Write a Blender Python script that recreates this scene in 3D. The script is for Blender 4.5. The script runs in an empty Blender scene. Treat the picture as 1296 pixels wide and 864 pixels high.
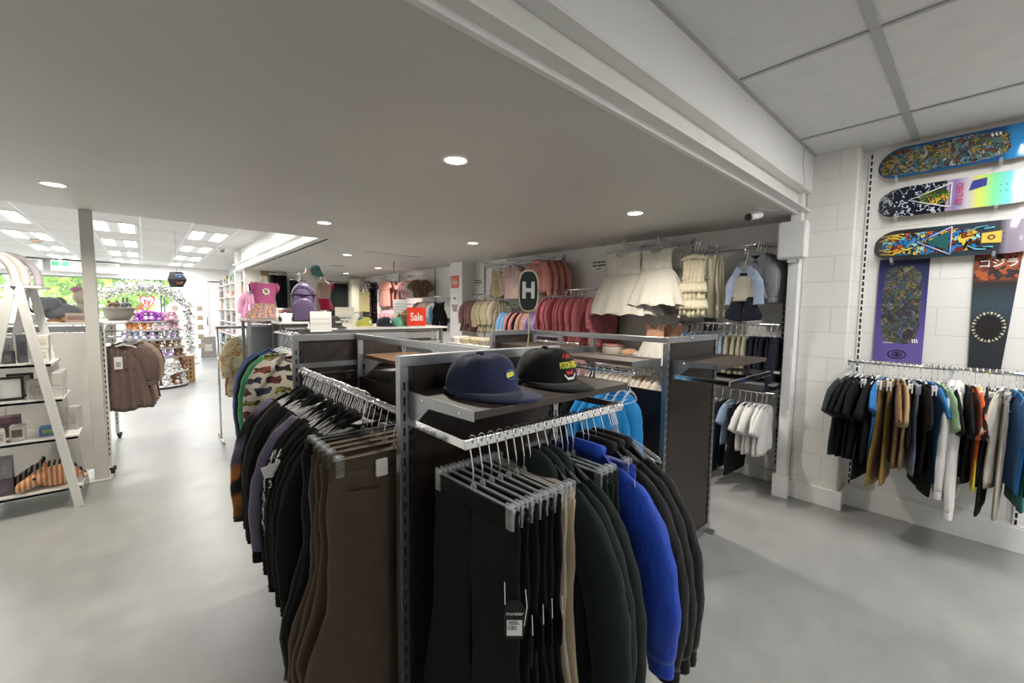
import bpy, math, random
from mathutils import Vector, Matrix
PI = math.pi
sc = bpy.context.scene
COL = sc.collection
random.seed(7)

# ---------------------------------------------------------------- camera, world, exposure
def make_camera():
    yaw, pitch, roll = [math.radians(a) for a in (41.559, -4.158, 0.6735)]
    f = Vector((math.sin(yaw)*math.cos(pitch), math.cos(yaw)*math.cos(pitch), math.sin(pitch)))
    r = Vector((math.cos(yaw), -math.sin(yaw), 0)); u = r.cross(f)
    R = r*math.cos(roll) + u*math.sin(roll); U = -r*math.sin(roll) + u*math.cos(roll)
    cd = bpy.data.cameras.new('camera'); cd.sensor_width = 36; cd.lens = 524.5/1296*36
    cd.clip_start = 0.05; cd.clip_end = 200
    co = bpy.data.objects.new('camera', cd); COL.objects.link(co)
    M = Matrix((R, U, -f)).transposed().to_4x4(); M.translation = (0, 0, 1.6)
    co.matrix_world = M
    sc.camera = co
make_camera()
sc.view_settings.view_transform = 'Standard'; sc.view_settings.look = 'None'
sc.view_settings.gamma = 1; sc.view_settings.use_curve_mapping = False
sc.view_settings.exposure = 0.60
DOWN_W, TROF_W, TROF_R = 11.5, 18.0, 28.0      # watts: downlights, front troffers, troffers over the boards wall
w = bpy.data.worlds.new('World'); sc.world = w; w.use_nodes = True
bg = w.node_tree.nodes['Background']; bg.inputs[0].default_value = (0.93, 0.97, 1.0, 1); bg.inputs[1].default_value = 2.3

# ---------------------------------------------------------------- materials
MATS = {}
class NT:
    def __init__(s, name):
        s.m = bpy.data.materials.new(name); s.m.use_nodes = True; s.t = s.m.node_tree
        s.b = s.t.nodes['Principled BSDF']; s.o = s.t.nodes['Material Output']
    def n(s, typ, **kw):
        nd = s.t.nodes.new(typ)
        for k, v in kw.items():
            if hasattr(nd, k) and k not in nd.inputs: setattr(nd, k, v)
            else: nd.inputs[k].default_value = v
        return nd
    def l(s, a, b): s.t.links.new(a, b)
    def coord(s, which='Object', scale=(1, 1, 1), rot=(0, 0, 0), loc=(0, 0, 0)):
        tc = s.n('ShaderNodeTexCoord'); mp = s.n('ShaderNodeMapping')
        mp.inputs['Scale'].default_value = scale; mp.inputs['Rotation'].default_value = rot; mp.inputs['Location'].default_value = loc
        s.l(tc.outputs[which], mp.inputs[0]); return mp.outputs[0]
    def ramp(s, fac, stops, interp='LINEAR'):
        r = s.n('ShaderNodeValToRGB'); cr = r.color_ramp; cr.interpolation = interp
        while len(cr.elements) > 1: cr.elements.remove(cr.elements[-1])
        cr.elements[0].position = stops[0][0]; cr.elements[0].color = (*stops[0][1], 1)
        for p, c in stops[1:]:
            e = cr.elements.new(p); e.color = (*c, 1)
        s.l(fac, r.inputs[0]); return r.outputs[0]
    def noise(s, vec, scale, detail=3, rough=.5):
        nn = s.n('ShaderNodeTexNoise'); nn.inputs['Scale'].default_value = scale
        nn.inputs['Detail'].default_value = detail; nn.inputs['Roughness'].default_value = rough
        s.l(vec, nn.inputs['Vector']); return nn.outputs['Fac']
    def bump(s, h, strength=.2, dist=.002, normal=None):
        b = s.n('ShaderNodeBump'); b.inputs['Strength'].default_value = strength; b.inputs['Distance'].default_value = dist
        s.l(h, b.inputs['Height'])
        if normal is not None: s.l(normal, b.inputs['Normal'])
        s.l(b.outputs[0], s.b.inputs['Normal']); return b.outputs[0]
    def set(s, **kw):
        for k, v in kw.items():
            k = k.replace('_', ' ')
            s.b.inputs[k].default_value = (*v, 1) if isinstance(v, (tuple, list)) and len(v) == 3 else v

def hexc(h):
    h = h.lstrip('#'); c = [int(h[i:i+2], 16)/255 for i in (0, 2, 4)]
    return tuple(x/12.92 if x <= .04045 else ((x+.055)/1.055)**2.4 for x in c)

def plain(name, col, rough=.5, metal=0, var=.06, vscale=6, bump=0, bscale=200, spec=None, coat=0):
    if name in MATS: return MATS[name]
    if isinstance(col, str): col = hexc(col)
    t = NT(name); v = t.coord()
    n = t.noise(v, vscale, 4)
    c = t.ramp(n, [(.3, tuple(x*(1-var) for x in col)), (.7, tuple(min(1, x*(1+var)) for x in col))])
    t.l(c, t.b.inputs['Base Color']); t.set(Roughness=rough, Metallic=metal)
    if spec is not None: t.set(Specular_IOR_Level=spec)
    if coat: t.set(Coat_Weight=coat)
    if bump: t.bump(t.noise(v, bscale, 2), bump, .002)
    MATS[name] = t.m; return t.m

def cloth(name, col, rough=.9, var=.10, weave=900, sheen=.15, wr=.35):
    if name in MATS: return MATS[name]
    if isinstance(col, str): col = hexc(col)
    t = NT(name); v = t.coord()
    c = t.ramp(t.noise(v, 14, 4, .6), [(.3, tuple(x*(1-var) for x in col)), (.7, tuple(min(1, x*(1+var)) for x in col))])
    t.l(c, t.b.inputs['Base Color'])
    t.set(Roughness=rough, Sheen_Weight=sheen, Sheen_Roughness=.5, Specular_IOR_Level=.25)
    v2 = t.coord(scale=(1, 1, .35))
    b1 = t.bump(t.noise(v2, 16, 3, .55), wr, .012)
    t.bump(t.noise(v, weave, 1), .25, .0006, b1)
    MATS[name] = t.m; return t.m

def printed(name, base, cols, scale=14, size=.32, rough=.85, jit=1.0, scl=(1, 1, 1), noise_edge=.0):
    """base cloth scattered with coloured motifs (round blobs with ragged edges)"""
    if name in MATS: return MATS[name]
    base = hexc(base); cols = [hexc(c) for c in cols]
    t = NT(name); v = t.coord(scale=scl)
    if noise_edge:
        nz = t.n('ShaderNodeTexNoise'); nz.inputs['Scale'].default_value = scale*3; t.l(v, nz.inputs['Vector'])
        mx = t.n('ShaderNodeMix', data_type='VECTOR'); mx.inputs[0].default_value = noise_edge
        t.l(v, mx.inputs[4]); t.l(nz.outputs['Color'], mx.inputs[5]); v = mx.outputs[1]
    vo = t.n('ShaderNodeTexVoronoi'); vo.inputs['Scale'].default_value = scale; vo.inputs['Randomness'].default_value = jit
    t.l(v, vo.inputs['Vector'])
    sep = t.n('ShaderNodeSeparateColor'); t.l(vo.outputs['Color'], sep.inputs[0])
    k = len(cols); cc = t.ramp(sep.outputs[0], [(i/k, c) for i, c in enumerate(cols)], 'CONSTANT')
    lt = t.n('ShaderNodeMath', operation='LESS_THAN'); lt.inputs[1].default_value = size
    t.l(vo.outputs['Distance'], lt.inputs[0])
    mx = t.n('ShaderNodeMix', data_type='RGBA'); mx.inputs[6].default_value = (*base, 1)
    t.l(lt.outputs[0], mx.inputs[0]); t.l(cc, mx.inputs[7]); t.l(mx.outputs[2], t.b.inputs['Base Color'])
    t.set(Roughness=rough, Sheen_Weight=.1, Specular_IOR_Level=.25)
    t.bump(t.noise(t.coord(scale=(1, 1, .35)), 16, 3), .35, .012)
    MATS[name] = t.m; return t.m

def striped(name, c1, c2, freq=40, axis='X', duty=.5, rough=.85):
    if name in MATS: return MATS[name]
    t = NT(name); v = t.coord()
    sx = t.n('ShaderNodeSeparateXYZ'); t.l(v, sx.inputs[0])
    m = t.n('ShaderNodeMath', operation='MULTIPLY'); m.inputs[1].default_value = freq; t.l(sx.outputs[axis], m.inputs[0])
    f = t.n('ShaderNodeMath', operation='FRACT'); t.l(m.outputs[0], f.inputs[0])
    c = t.ramp(f.outputs[0], [(0, hexc(c1)), (duty, hexc(c2))], 'CONSTANT')
    t.l(c, t.b.inputs['Base Color']); t.set(Roughness=rough, Sheen_Weight=.1, Specular_IOR_Level=.25)
    MATS[name] = t.m; return t.m

def clear(name='clear_plastic', tint=(.95, .97, .98), amount=.80, rough=.08, white=.25):
    if name in MATS: return MATS[name]
    t = NT(name)
    tr = t.n('ShaderNodeBsdfTransparent'); tr.inputs[0].default_value = (*tint, 1)
    t.set(Base_Color=tuple(x*.95 for x in tint), Roughness=rough, Specular_IOR_Level=1.0, Coat_Weight=.5)
    fr = t.n('ShaderNodeLayerWeight'); fr.inputs[0].default_value = .45
    mr = t.n('ShaderNodeMapRange'); mr.inputs[3].default_value = 1-amount; mr.inputs[4].default_value = .5 if amount < .9 else 1.0
    t.l(fr.outputs['Facing'], mr.inputs[0])
    ms = t.n('ShaderNodeMixShader'); t.l(mr.outputs[0], ms.inputs[0]); t.l(tr.outputs[0], ms.inputs[1]); t.l(t.b.outputs[0], ms.inputs[2])
    t.l(ms.outputs[0], t.o.inputs[0]); MATS[name] = t.m; return t.m

def glow(name, col, strength):
    if name in MATS: return MATS[name]
    t = NT(name); t.set(Base_Color=col, Emission_Color=col, Emission_Strength=strength); MATS[name] = t.m; return t.m

def m_floor():
    t = NT('painted_concrete'); v = t.coord()
    a = t.noise(v, .9, 6, .62); b = t.noise(v, 7, 5, .6)
    mx = t.n('ShaderNodeMath', operation='ADD'); mu = t.n('ShaderNodeMath', operation='MULTIPLY'); mu.inputs[1].default_value = .35
    t.l(b, mu.inputs[0]); t.l(a, mx.inputs[0]); t.l(mu.outputs[0], mx.inputs[1])
    c = t.ramp(mx.outputs[0], [(.45, (.225, .23, .226)), (.68, (.28, .283, .276)), (.85, (.325, .326, .315))])
    t.l(c, t.b.inputs['Base Color'])
    r = t.n('ShaderNodeMapRange'); r.inputs[3].default_value = .22; r.inputs[4].default_value = .5; t.l(b, r.inputs[0])
    t.l(r.outputs[0], t.b.inputs['Roughness']); t.bump(t.noise(v, 3, 5), .12, .01)
    return t.m
def m_block():
    t = NT('painted_blocks')
    v = t.coord(rot=(0, 0, 0)); sx = t.n('ShaderNodeSeparateXYZ'); t.l(v, sx.inputs[0])
    ad = t.n('ShaderNodeMath', operation='ADD'); t.l(sx.outputs['X'], ad.inputs[0]); t.l(sx.outputs['Y'], ad.inputs[1])
    cm = t.n('ShaderNodeCombineXYZ'); t.l(ad.outputs[0], cm.inputs[0]); t.l(sx.outputs['Z'], cm.inputs[1])
    br = t.n('ShaderNodeTexBrick'); br.offset = .5
    for k, x in (('Scale', 1.0), ('Mortar Size', .004), ('Mortar Smooth', .3), ('Brick Width', .42), ('Row Height', .208)): br.inputs[k].default_value = x
    br.inputs['Color1'].default_value = (.74, .73, .70, 1); br.inputs['Color2'].default_value = (.76, .75, .72, 1); br.inputs['Mortar'].default_value = (.67, .66, .63, 1)
    t.l(cm.outputs[0], br.inputs['Vector']); t.l(br.outputs['Color'], t.b.inputs['Base Color'])
    iv = t.n('ShaderNodeMath', operation='SUBTRACT'); iv.inputs[0].default_value = 1; t.l(br.outputs['Fac'], iv.inputs[1])
    b1 = t.bump(iv.outputs[0], .6, .004); t.bump(t.noise(v, 60, 3), .12, .003, b1)
    t.set(Roughness=.55); return t.m
def m_wood(name, c1, c2, scale=(1.2, 9, 9), rough=.45):
    t = NT(name); v = t.coord(scale=scale)
    n1 = t.noise(v, 6, 6, .65)
    c = t.ramp(n1, [(.3, hexc(c1)), (.7, hexc(c2))]); t.l(c, t.b.inputs['Base Color']); t.set(Roughness=rough)
    t.bump(n1, .1, .001); return t.m

M_FLOOR, M_BLOCK = m_floor(), m_block()
M_WHITE = plain('white_paint', (.76, .755, .74), .5, var=.02, vscale=2)
M_CEIL = plain('flat_ceiling_paint', (.60, .59, .56), .55, var=.025, vscale=1.2)
M_TILE = plain('ceiling_tile', (.70, .695, .68), .8, var=.035, vscale=9, bump=.15, bscale=260)
M_TBAR = plain('ceiling_tee', (.42, .42, .41), .4, var=.03)
M_TBARW = plain('white_ceiling_tee', (.8, .8, .8), .4, var=.03)
M_STEEL = plain('brushed_steel', (.36, .37, .385), .32, .9, var=.08, vscale=3)
M_CHROME = plain('chrome', (.82, .82, .83), .1, 1, var=.02)
M_HOOK = plain('hook_wire', (.86, .86, .87), .18, .9, var=.02)
M_DARKWOOD = m_wood('wenge_laminate', '#1d1613', '#2f2520', (9, 9, 1.0))
M_SHELFWOOD = m_wood('wenge_shelf', '#2c2420', '#463a33', (1.4, 9, 9))
M_OAK = m_wood('oak_edge', '#9a6d3c', '#b98a54')
M_PLAST = plain('white_plastic', (.80, .80, .79), .35, var=.02)
M_BLACKP = plain('black_plastic', (.015, .015, .016), .4, var=.1)
M_SLOT = plain('slot_shadow', (.012, .012, .012), .9, var=.1)
M_WPAINT = plain('white_lacquer', (.74, .735, .71), .42, var=.03)
M_CLEAR = clear(amount=.86)
M_FROST = clear('frosted_plastic', (.97, .97, .97), .45, .2)
M_PAPER = plain('paper', (.82, .82, .81), .7, var=.02)
M_CARD = plain('cardboard', '#a9865c', .85, var=.08)
M_INK = plain('ink', (.012, .012, .012), .8, var=.05)
M_LAMP = glow('lamp_lens', (1.0, .93, .82), 9.0)
M_PANEL = glow('troffer_diffuser', (1.0, 1.0, 1.0), 5.0)

# ---------------------------------------------------------------- mesh building
class MB:
    def __init__(s): s.v, s.f, s.m, s.mi = [], [], [], 0
    def mat(s, i): s.mi = i; return s
    def add(s, vs, fs):
        o = len(s.v); s.v += [tuple(x) for x in vs]; s.f += [tuple(i+o for i in f) for f in fs]; s.m += [s.mi]*len(fs); return s
    def box(s, x0, x1, y0, y1, z0, z1):
        x0, x1 = sorted((x0, x1)); y0, y1 = sorted((y0, y1)); z0, z1 = sorted((z0, z1))
        return s.add([(x0,y0,z0),(x1,y0,z0),(x1,y1,z0),(x0,y1,z0),(x0,y0,z1),(x1,y0,z1),(x1,y1,z1),(x0,y1,z1)],
            [(0,3,2,1),(4,5,6,7),(0,1,5,4),(1,2,6,5),(2,3,7,6),(3,0,4,7)])
    def cbox(s, c, d): return s.box(c[0]-d[0]/2, c[0]+d[0]/2, c[1]-d[1]/2, c[1]+d[1]/2, c[2]-d[2]/2, c[2]+d[2]/2)
    def bar(s, a, b, w, h, up=(0, 0, 1)):
        a, b = Vector(a), Vector(b); d = (b-a).normalized(); u = Vector(up)
        if abs(d.dot(u)) > .98: u = Vector((0, 1, 0))
        r = d.cross(u).normalized(); u = r.cross(d)
        vs = [p + r*sx*w/2 + u*sz*h/2 for p in (a, b) for sx, sz in ((-1,-1),(1,-1),(1,1),(-1,1))]
        return s.add(vs, [(0,1,2,3),(7,6,5,4),(0,4,5,1),(1,5,6,2),(2,6,7,3),(3,7,4,0)])
    def loft(s, rings, c0=True, c1=True, closed=True):
        n = len(rings[0]); vs = [p for r in rings for p in r]; fs = []
        for i in range(len(rings)-1):
            for j in range(n if closed else n-1):
                k = (j+1) % n; fs.append((i*n+j, i*n+k, (i+1)*n+k, (i+1)*n+j))
        if c0: fs.append(tuple(range(n-1, -1, -1)))
        if c1: fs.append(tuple((len(rings)-1)*n+j for j in range(n)))
        return s.add(vs, fs)
    def tube(s, pts, r, n=8, caps=True, r2=None, up=None):
        P = [Vector(p) for p in pts]; rings = []; u = None
        for i, p in enumerate(P):
            d = ((P[min(i+1, len(P)-1)]-P[max(i-1, 0)])).normalized()
            if u is None:
                u = Vector(up) if up else (Vector((0, 0, 1)) if abs(d.z) < .9 else Vector((1, 0, 0)))
            u = (u - d*u.dot(d)).normalized(); q = d.cross(u)
            ri = r[i] if isinstance(r, (list, tuple)) else r
            rj = ri if r2 is None else (r2[i] if isinstance(r2, (list, tuple)) else r2)
            rings.append([p + u*math.cos(2*PI*k/n)*ri + q*math.sin(2*PI*k/n)*rj for k in range(n)])
        return s.loft(rings, caps, caps)
    def cyl(s, c, r, h, n=20, axis=2):
        d = [0, 0, 0]; d[axis] = h; return s.tube([c, (c[0]+d[0], c[1]+d[1], c[2]+d[2])], r, n)
    def lathe(s, prof, n=24, c=(0, 0, 0), c0=True, c1=True):
        return s.loft([[(c[0]+r*math.cos(2*PI*k/n), c[1]+r*math.sin(2*PI*k/n), c[2]+z) for k in range(n)] for r, z in prof], c0, c1)
    def ball(s, c, r, n=12, m=8):
        if not isinstance(r, (tuple, list)): r = (r, r, r)
        return s.loft([[(c[0]+r[0]*math.sin(a)*math.cos(2*PI*k/n), c[1]+r[1]*math.sin(a)*math.sin(2*PI*k/n), c[2]-r[2]*math.cos(a)) for k in range(n)]
            for a in [PI*(i+.02)/(m+.04) if i else .05 for i in range(m)] + [PI-.05]])
    def prism(s, poly, thick, T=lambda p: p):
        """poly: list of (a,b); extruded along local c from 0..thick; T maps (a,b,c) to xyz"""
        n = len(poly); vs = [T((a, b, 0)) for a, b in poly] + [T((a, b, thick)) for a, b in poly]
        return s.add(vs, [tuple(range(n-1, -1, -1)), tuple(range(n, 2*n))] + [(i, (i+1) % n, n+(i+1) % n, n+i) for i in range(n)])
    def mesh(s, name, mats, smooth=False, off=None):
        me = bpy.data.meshes.new(name)
        v = s.v if off is None else [(a-off[0], b-off[1], c-off[2]) for a, b, c in s.v]
        me.from_pydata(v, [], s.f)
        if not isinstance(mats, (list, tuple)): mats = [mats]
        for m in mats: me.materials.append(m)
        if len(mats) > 1: me.polygons.foreach_set('material_index', s.m)
        if smooth: me.polygons.foreach_set('use_smooth', [True]*len(s.f))
        me.update(); return me
    def build(s, name, mats, parent=None, smooth=False, bev=0, sub=0, W=False, label=None, angle=40):
        off = tuple(parent.location) if (W and parent is not None) else None
        o = bpy.data.objects.new(name, s.mesh(name, mats, smooth, off)); COL.objects.link(o)
        if parent is not None: o.parent = parent
        if bev:
            b = o.modifiers.new('b', 'BEVEL'); b.width = bev; b.segments = 2; b.limit_method = 'ANGLE'; b.angle_limit = math.radians(angle)
        if sub:
            b = o.modifiers.new('s', 'SUBSURF'); b.levels = sub; b.render_levels = sub
        if label: o['label'] = label
        return o

def tag(o, label=None, cat=None, group=None, kind=None):
    for k, x in (('label', label), ('category', cat), ('group', group), ('kind', kind)):
        if x: o[k] = x
    return o
def thing(name, label, cat, loc=(0, 0, 0), rz=0, group=None):
    o = bpy.data.objects.new(name, None); o.empty_display_size = .05; COL.objects.link(o)
    o.location = loc; o.rotation_euler = (0, 0, rz); return tag(o, label, cat, group)
def struct(name, mb, mats, **k): return tag(mb.build(name, mats, **k), kind='structure')
def dup(root, loc, rz=None, label=None, group=None, rot=None, mats=None):
    r = root.copy(); COL.objects.link(r); r.location = loc
    if rz is not None: r.rotation_euler = (0, 0, rz)
    if rot is not None: r.rotation_euler = rot
    tag(r, label, None, group)
    for ch in list(root.children):
        c = ch.copy(); COL.objects.link(c); c.parent = r
        for g in list(ch.children):
            d = g.copy(); COL.objects.link(d); d.parent = c
    return r
def text_mesh(body, size, depth=.0008, bold=0, shear=0, align='CENTER', space=1.0):
    cu = bpy.data.curves.new('t', 'FONT'); cu.body = body; cu.size = size; cu.extrude = depth; cu.offset = bold; cu.shear = shear
    cu.align_x = align; cu.align_y = 'CENTER'; cu.space_character = space; cu.resolution_u = 3
    o = bpy.data.objects.new('t', cu); COL.objects.link(o)
    bpy.context.view_layer.update()
    me = bpy.data.meshes.new_from_object(o.evaluated_get(bpy.context.evaluated_depsgraph_get()))
    bpy.data.objects.remove(o); bpy.data.curves.remove(cu); return me
def text(name, body, size, mat, parent, loc, rot, depth=.0008, bold=0, shear=0, sx=1, **k):
    me = text_mesh(body, size, depth, bold, shear, **k); me.materials.clear(); me.materials.append(mat)
    o = bpy.data.objects.new(name, me); COL.objects.link(o); o.parent = parent; o.location = loc; o.rotation_euler = rot; o.scale = (sx, 1, 1); return o
def lamp(kind, parent, loc, energy, color=(1, 1, 1), size=.2, size_y=None, rot=(0, 0, 0), spot=None, blend=.6):
    ld = bpy.data.lights.new('lamp_light', kind); ld.energy = energy; ld.color = color
    if kind == 'AREA':
        ld.shape = 'RECTANGLE' if size_y else 'DISK'; ld.size = size
        if size_y: ld.size_y = size_y
    else: ld.shadow_soft_size = size
    if spot: ld.spot_size = spot; ld.spot_blend = blend
    o = bpy.data.objects.new('lamp_light', ld); COL.objects.link(o); o.parent = parent; o.location = loc; o.rotation_euler = rot; return o
R90 = PI/2
# ---------------------------------------------------------------- the setting
WX, SX, CX, PX = 4.44, 4.40, 4.22, 4.13        # dress wall, boards wall, block column face, white pier face
FY = 17.5                                       # shop front
struct('floor', MB().box(-5, 4.9, -5, FY+.1, -.1, 0), M_FLOOR)
struct('ground_outside', MB().box(-30, 40, FY+.1, 60, -.12, -.02), plain('pale_pavement', (.62, .62, .6), .8, var=.08))
wr = struct('wall_right', MB().box(SX, SX+.3, -5, .70, 0, 3.0), M_BLOCK)
struct('wall_column', MB().box(CX, 4.7, .70, 1.04, 0, 3.0), M_BLOCK, bev=.012)
struct('wall_pier', MB().box(PX, 4.7, 1.04, 1.12, 0, 2.62), M_WHITE, bev=.006)
struct('wall_display', MB().box(WX, WX+.25, 1.1, 10.9, 0, 2.62), plain('display_wall_paint', (.76, .75, .735), .5, var=.02))
struct('wall_display_pier', MB().box(4.16, WX+.02, 6.02, 6.40, 0, 2.46), M_WHITE, bev=.004)
struct('wall_fitting', MB().box(1.69, 4.7, 10.85, 11.0, 0, 2.62), plain('warm_white_paint', (.74, .72, .64), .5, var=.02))
struct('wall_left', MB().box(-4.2, -4.0, -5, FY, 0, 3.0), M_WHITE)
struct('wall_back', MB().box(-4.2, 4.7, -4.2, -4.0, 0, 3.0), M_WHITE)
struct('wall_toy', MB().box(2.25, 2.4, 11.0, FY, 0, 3.0), M_WHITE)
# baseboards
bb = MB().box(SX-.02, SX, -4, .68, 0, .17); bb.box(SX-.014, SX, -4, .68, .17, .185)
struct('baseboard_right', bb, M_WHITE, bev=.004)
struct('baseboard_column', MB().box(CX-.022, CX+.01, .665, 1.04, 0, .15).box(CX-.01, 4.42, .678, .70, 0, .15), M_WHITE, bev=.004)
struct('baseboard_pier', MB().box(PX-.025, PX+.02, 1.02, 1.14, 0, .2), M_WHITE, bev=.006)
struct('baseboard_display', MB().box(WX-.015, WX, 1.12, 6.0, 0, .12), M_WHITE, bev=.004)
# dropped ceiling: an L-shaped plaster soffit
mb = MB().box(-4.0, 4.6, 1.09, 5.33, 2.45, 2.56); mb.box(1.69, 4.6, 5.33, 11.0, 2.45, 2.56)
struct('ceiling_dropped', mb, M_CEIL)
struct('trim_1', MB().box(-4.0, 4.3, 1.065, 1.092, 2.438, 2.468), M_WHITE, bev=.002)
t2 = MB().tube([(3.34, 2.95, 2.4503), (3.05, 2.42, 2.4503), (2.9, 2.3, 2.4503), (4.0, 1.42, 2.4503)], .007, 6)
# painted steel channel and fascia under the step
mb = MB().box(-4.0, 4.36, 1.0, 1.14, 2.612, 2.622)          # upper flange
mb.box(-4.0, 4.36, 1.075, 1.085, 2.47, 2.612)                # web
mb.box(-4.0, 4.34, 1.0, 1.085, 2.462, 2.474)                  # lower flange
struct('beam_channel', mb, M_WPAINT, bev=.002)
struct('beam_fascia', MB().box(-4.0, 4.42, 1.0, 1.06, 2.622, 2.92), M_WHITE)
struct('ceiling_right', MB().box(-4.0, 4.6, -4.0, 1.06, 2.92, 3.0), M_TILE)
g = MB()
for k in range(-7, 1): g.box(-4.0, 4.4, .404+.6*k-.02, .404+.6*k+.02, 2.912, 2.921)
for k in range(-6, 2):
    x = 2.574+1.19*k; g.box(x-.011, x+.011, -4.0, 1.0, 2.911, 2.921)
g.box(-4.0, 4.4, .985, 1.0, 2.905, 2.921)
struct('ceiling_grid_right', g, M_TBAR)
# the front shop's tiled ceiling
struct('ceiling_front', MB().box(-4.0, 1.72, 5.2, FY, 2.92, 3.0), M_TILE)
struct('ceiling_toys', MB().box(1.72, 2.4, 11.0, FY, 2.92, 3.0), M_TILE)
g = MB()
for x in (-3.7, -2.48, -1.86, -1.24, -.61, .01, .63, 1.25): g.box(x-.014, x+.014, 5.33, FY, 2.913, 2.921)
for k in range(11): g.box(-4.0, 1.69, 5.95+1.19*k-.01, 5.95+1.19*k+.01, 2.914, 2.921)
struct('ceiling_grid_front', g, M_TBARW)
struct('wall_bulkhead', MB().box(-4.0, 4.6, 5.33, 5.36, 2.56, 2.95), M_WHITE)
# second channel beam along the aisle
mb = MB().box(1.60, 1.72, 5.33, 11.75, 2.45, 2.462); mb.box(1.66, 1.672, 5.33, 11.75, 2.462, 2.60); mb.box(1.60, 1.72, 5.33, 11.75, 2.60, 2.612)
mb.box(1.66, 1.70, 5.36, 11.75, 2.612, 2.92)
struct('beam_aisle', mb, M_WPAINT)
struct('beam_post', MB().box(1.63, 1.75, 11.66, 11.78, 0, 2.45), M_WPAINT, bev=.006)
# slim steel post by the gondola
mb = MB().box(-.40, -.312, 5.29, 5.37, 0, 2.45); mb.box(-.43, -.28, 5.25, 5.4, 0, .012)
struct('column_post', mb, plain('post_paint', (.56, .55, .52), .5, var=.03), bev=.004)
# shop front: bulkhead, jambs, mullions, glass
struct('wall_front', MB().box(-4.0, 2.4, FY, FY+.15, 2.47, 3.0).box(1.66, 2.4, FY, FY+.15, 0, 2.5), M_WHITE)
struct('wall_front_sill', MB().box(-4.0, .42, FY, FY+.15, 0, .35), M_WHITE)
wf = MB()
for x in (-3.9, -2.4, -1.04, .42, .50): wf.box(x-.025, x+.025, FY, FY+.08, .0, 2.47)
wf.box(-4.0, .45, FY, FY+.08, 2.43, 2.47); wf.box(-4.0, .45, FY, FY+.08, .35, .40)
w1 = struct('window_1', wf, plain('dark_window_frame', (.12, .16, .13), .4, var=.05))
pn = MB()
for x0, x1 in ((-3.87, -2.43), (-2.37, -1.07), (-1.01, .39)): pn.box(x0, x1, FY+.03, FY+.038, .4, 2.43)
pn.build('pane', clear('shop_glass', (.97, .985, .975), .95, .02), w1)
d1 = struct('door_1', MB().box(1.60, 1.645, FY-.02, FY+.1, 0, 2.5), M_WHITE)
MB().tube([(1.59, FY-.05, 1.0), (1.59, FY-.05, 1.3)], .012, 8).build('door_handle', M_BLACKP, d1)

# lamps
def downlight(x, y, label):
    t = thing('downlight', label, 'ceiling light', (x, y, 2.45), 0, 'recessed downlights in the dropped ceiling')
    MB().lathe([(.072, -.001), (.078, -.006), (.064, -.008), (.060, -.002)], 28, c0=False, c1=False).build('trim_ring', M_PLAST, t, True)
    MB().lathe([(.0605, -.0045), (.001, -.0055)], 28, c0=False).build('lens', M_LAMP, t)
    lamp('SPOT', t, (0, 0, -.03), DOWN_W*6, (1, .92, .80), .05, spot=math.radians(150), blend=.9)
    return t
for x, y, l in ((1.35, 2.02, 'round downlight glowing over the front clothes rack'), (-.44, 4.35, 'round downlight beside the slim white post'),
        (1.36, 4.34, 'round downlight before the aisle beam'), (3.12, 4.28, 'round downlight in the middle of the ceiling toward the wall rails'),
        (3.17, 2.01, 'round downlight in front of the white party dresses'), (3.6, 8.2, 'small far downlight near the dark curtains'),
        (-2.2, 2.0, 'round downlight over the far side of the aisle'), (-2.2, 4.4, 'round downlight over the ladder shelf side'), (2.4, 6.6, 'round downlight behind the cap counter'), (3.6, 10.0, 'round downlight by the fitting rooms')):
    downlight(x, y, l)
def troffer(x, y, watts, group, label, L=1.12, rz=0):
    t = thing('troffer_light', label, 'ceiling light', (x, y, 2.92), rz, group)
    f = MB()
    for a, b, c, d in ((-.29, .29, -L/2, -L/2+.02), (-.29, .29, L/2-.02, L/2), (-.29, -.25, -L/2+.02, L/2-.02), (.25, .29, -L/2+.02, L/2-.02), (-.07, .07, -L/2+.02, L/2-.02)):
        f.box(a, b, c, d, -.014, -.001)
    f.build('frame', M_TBARW, t)
    for s in (-1, 1): MB().box(s*.16-.09, s*.16+.09, -L/2+.02, L/2-.02, -.008, -.002).build('diffuser', M_PANEL, t)
    lamp('AREA', t, (0, 0, -.03), watts, (1, .985, .96), .55, L)
    return t
GF = 'twin-panel troffers in the front shop ceiling'
for ix, x in enumerate((-2.75, -1.55, -.32, .93)):
    for iy, y in enumerate((7.25, 9.6, 11.9, 14.2, 16.4)):
        troffer(x, y, TROF_W, GF, 'bright twin panel troffer in the front shop tiled ceiling')
GB = 'twin-panel troffers in the ceiling over the boards wall'
for x, y in ((3.169, -.496), (3.169, -2.296), (.789, -2.896)):
    troffer(x, y, TROF_R, GB, 'twin panel troffer in the ceiling over the skate boards end', rz=R90)
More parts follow.
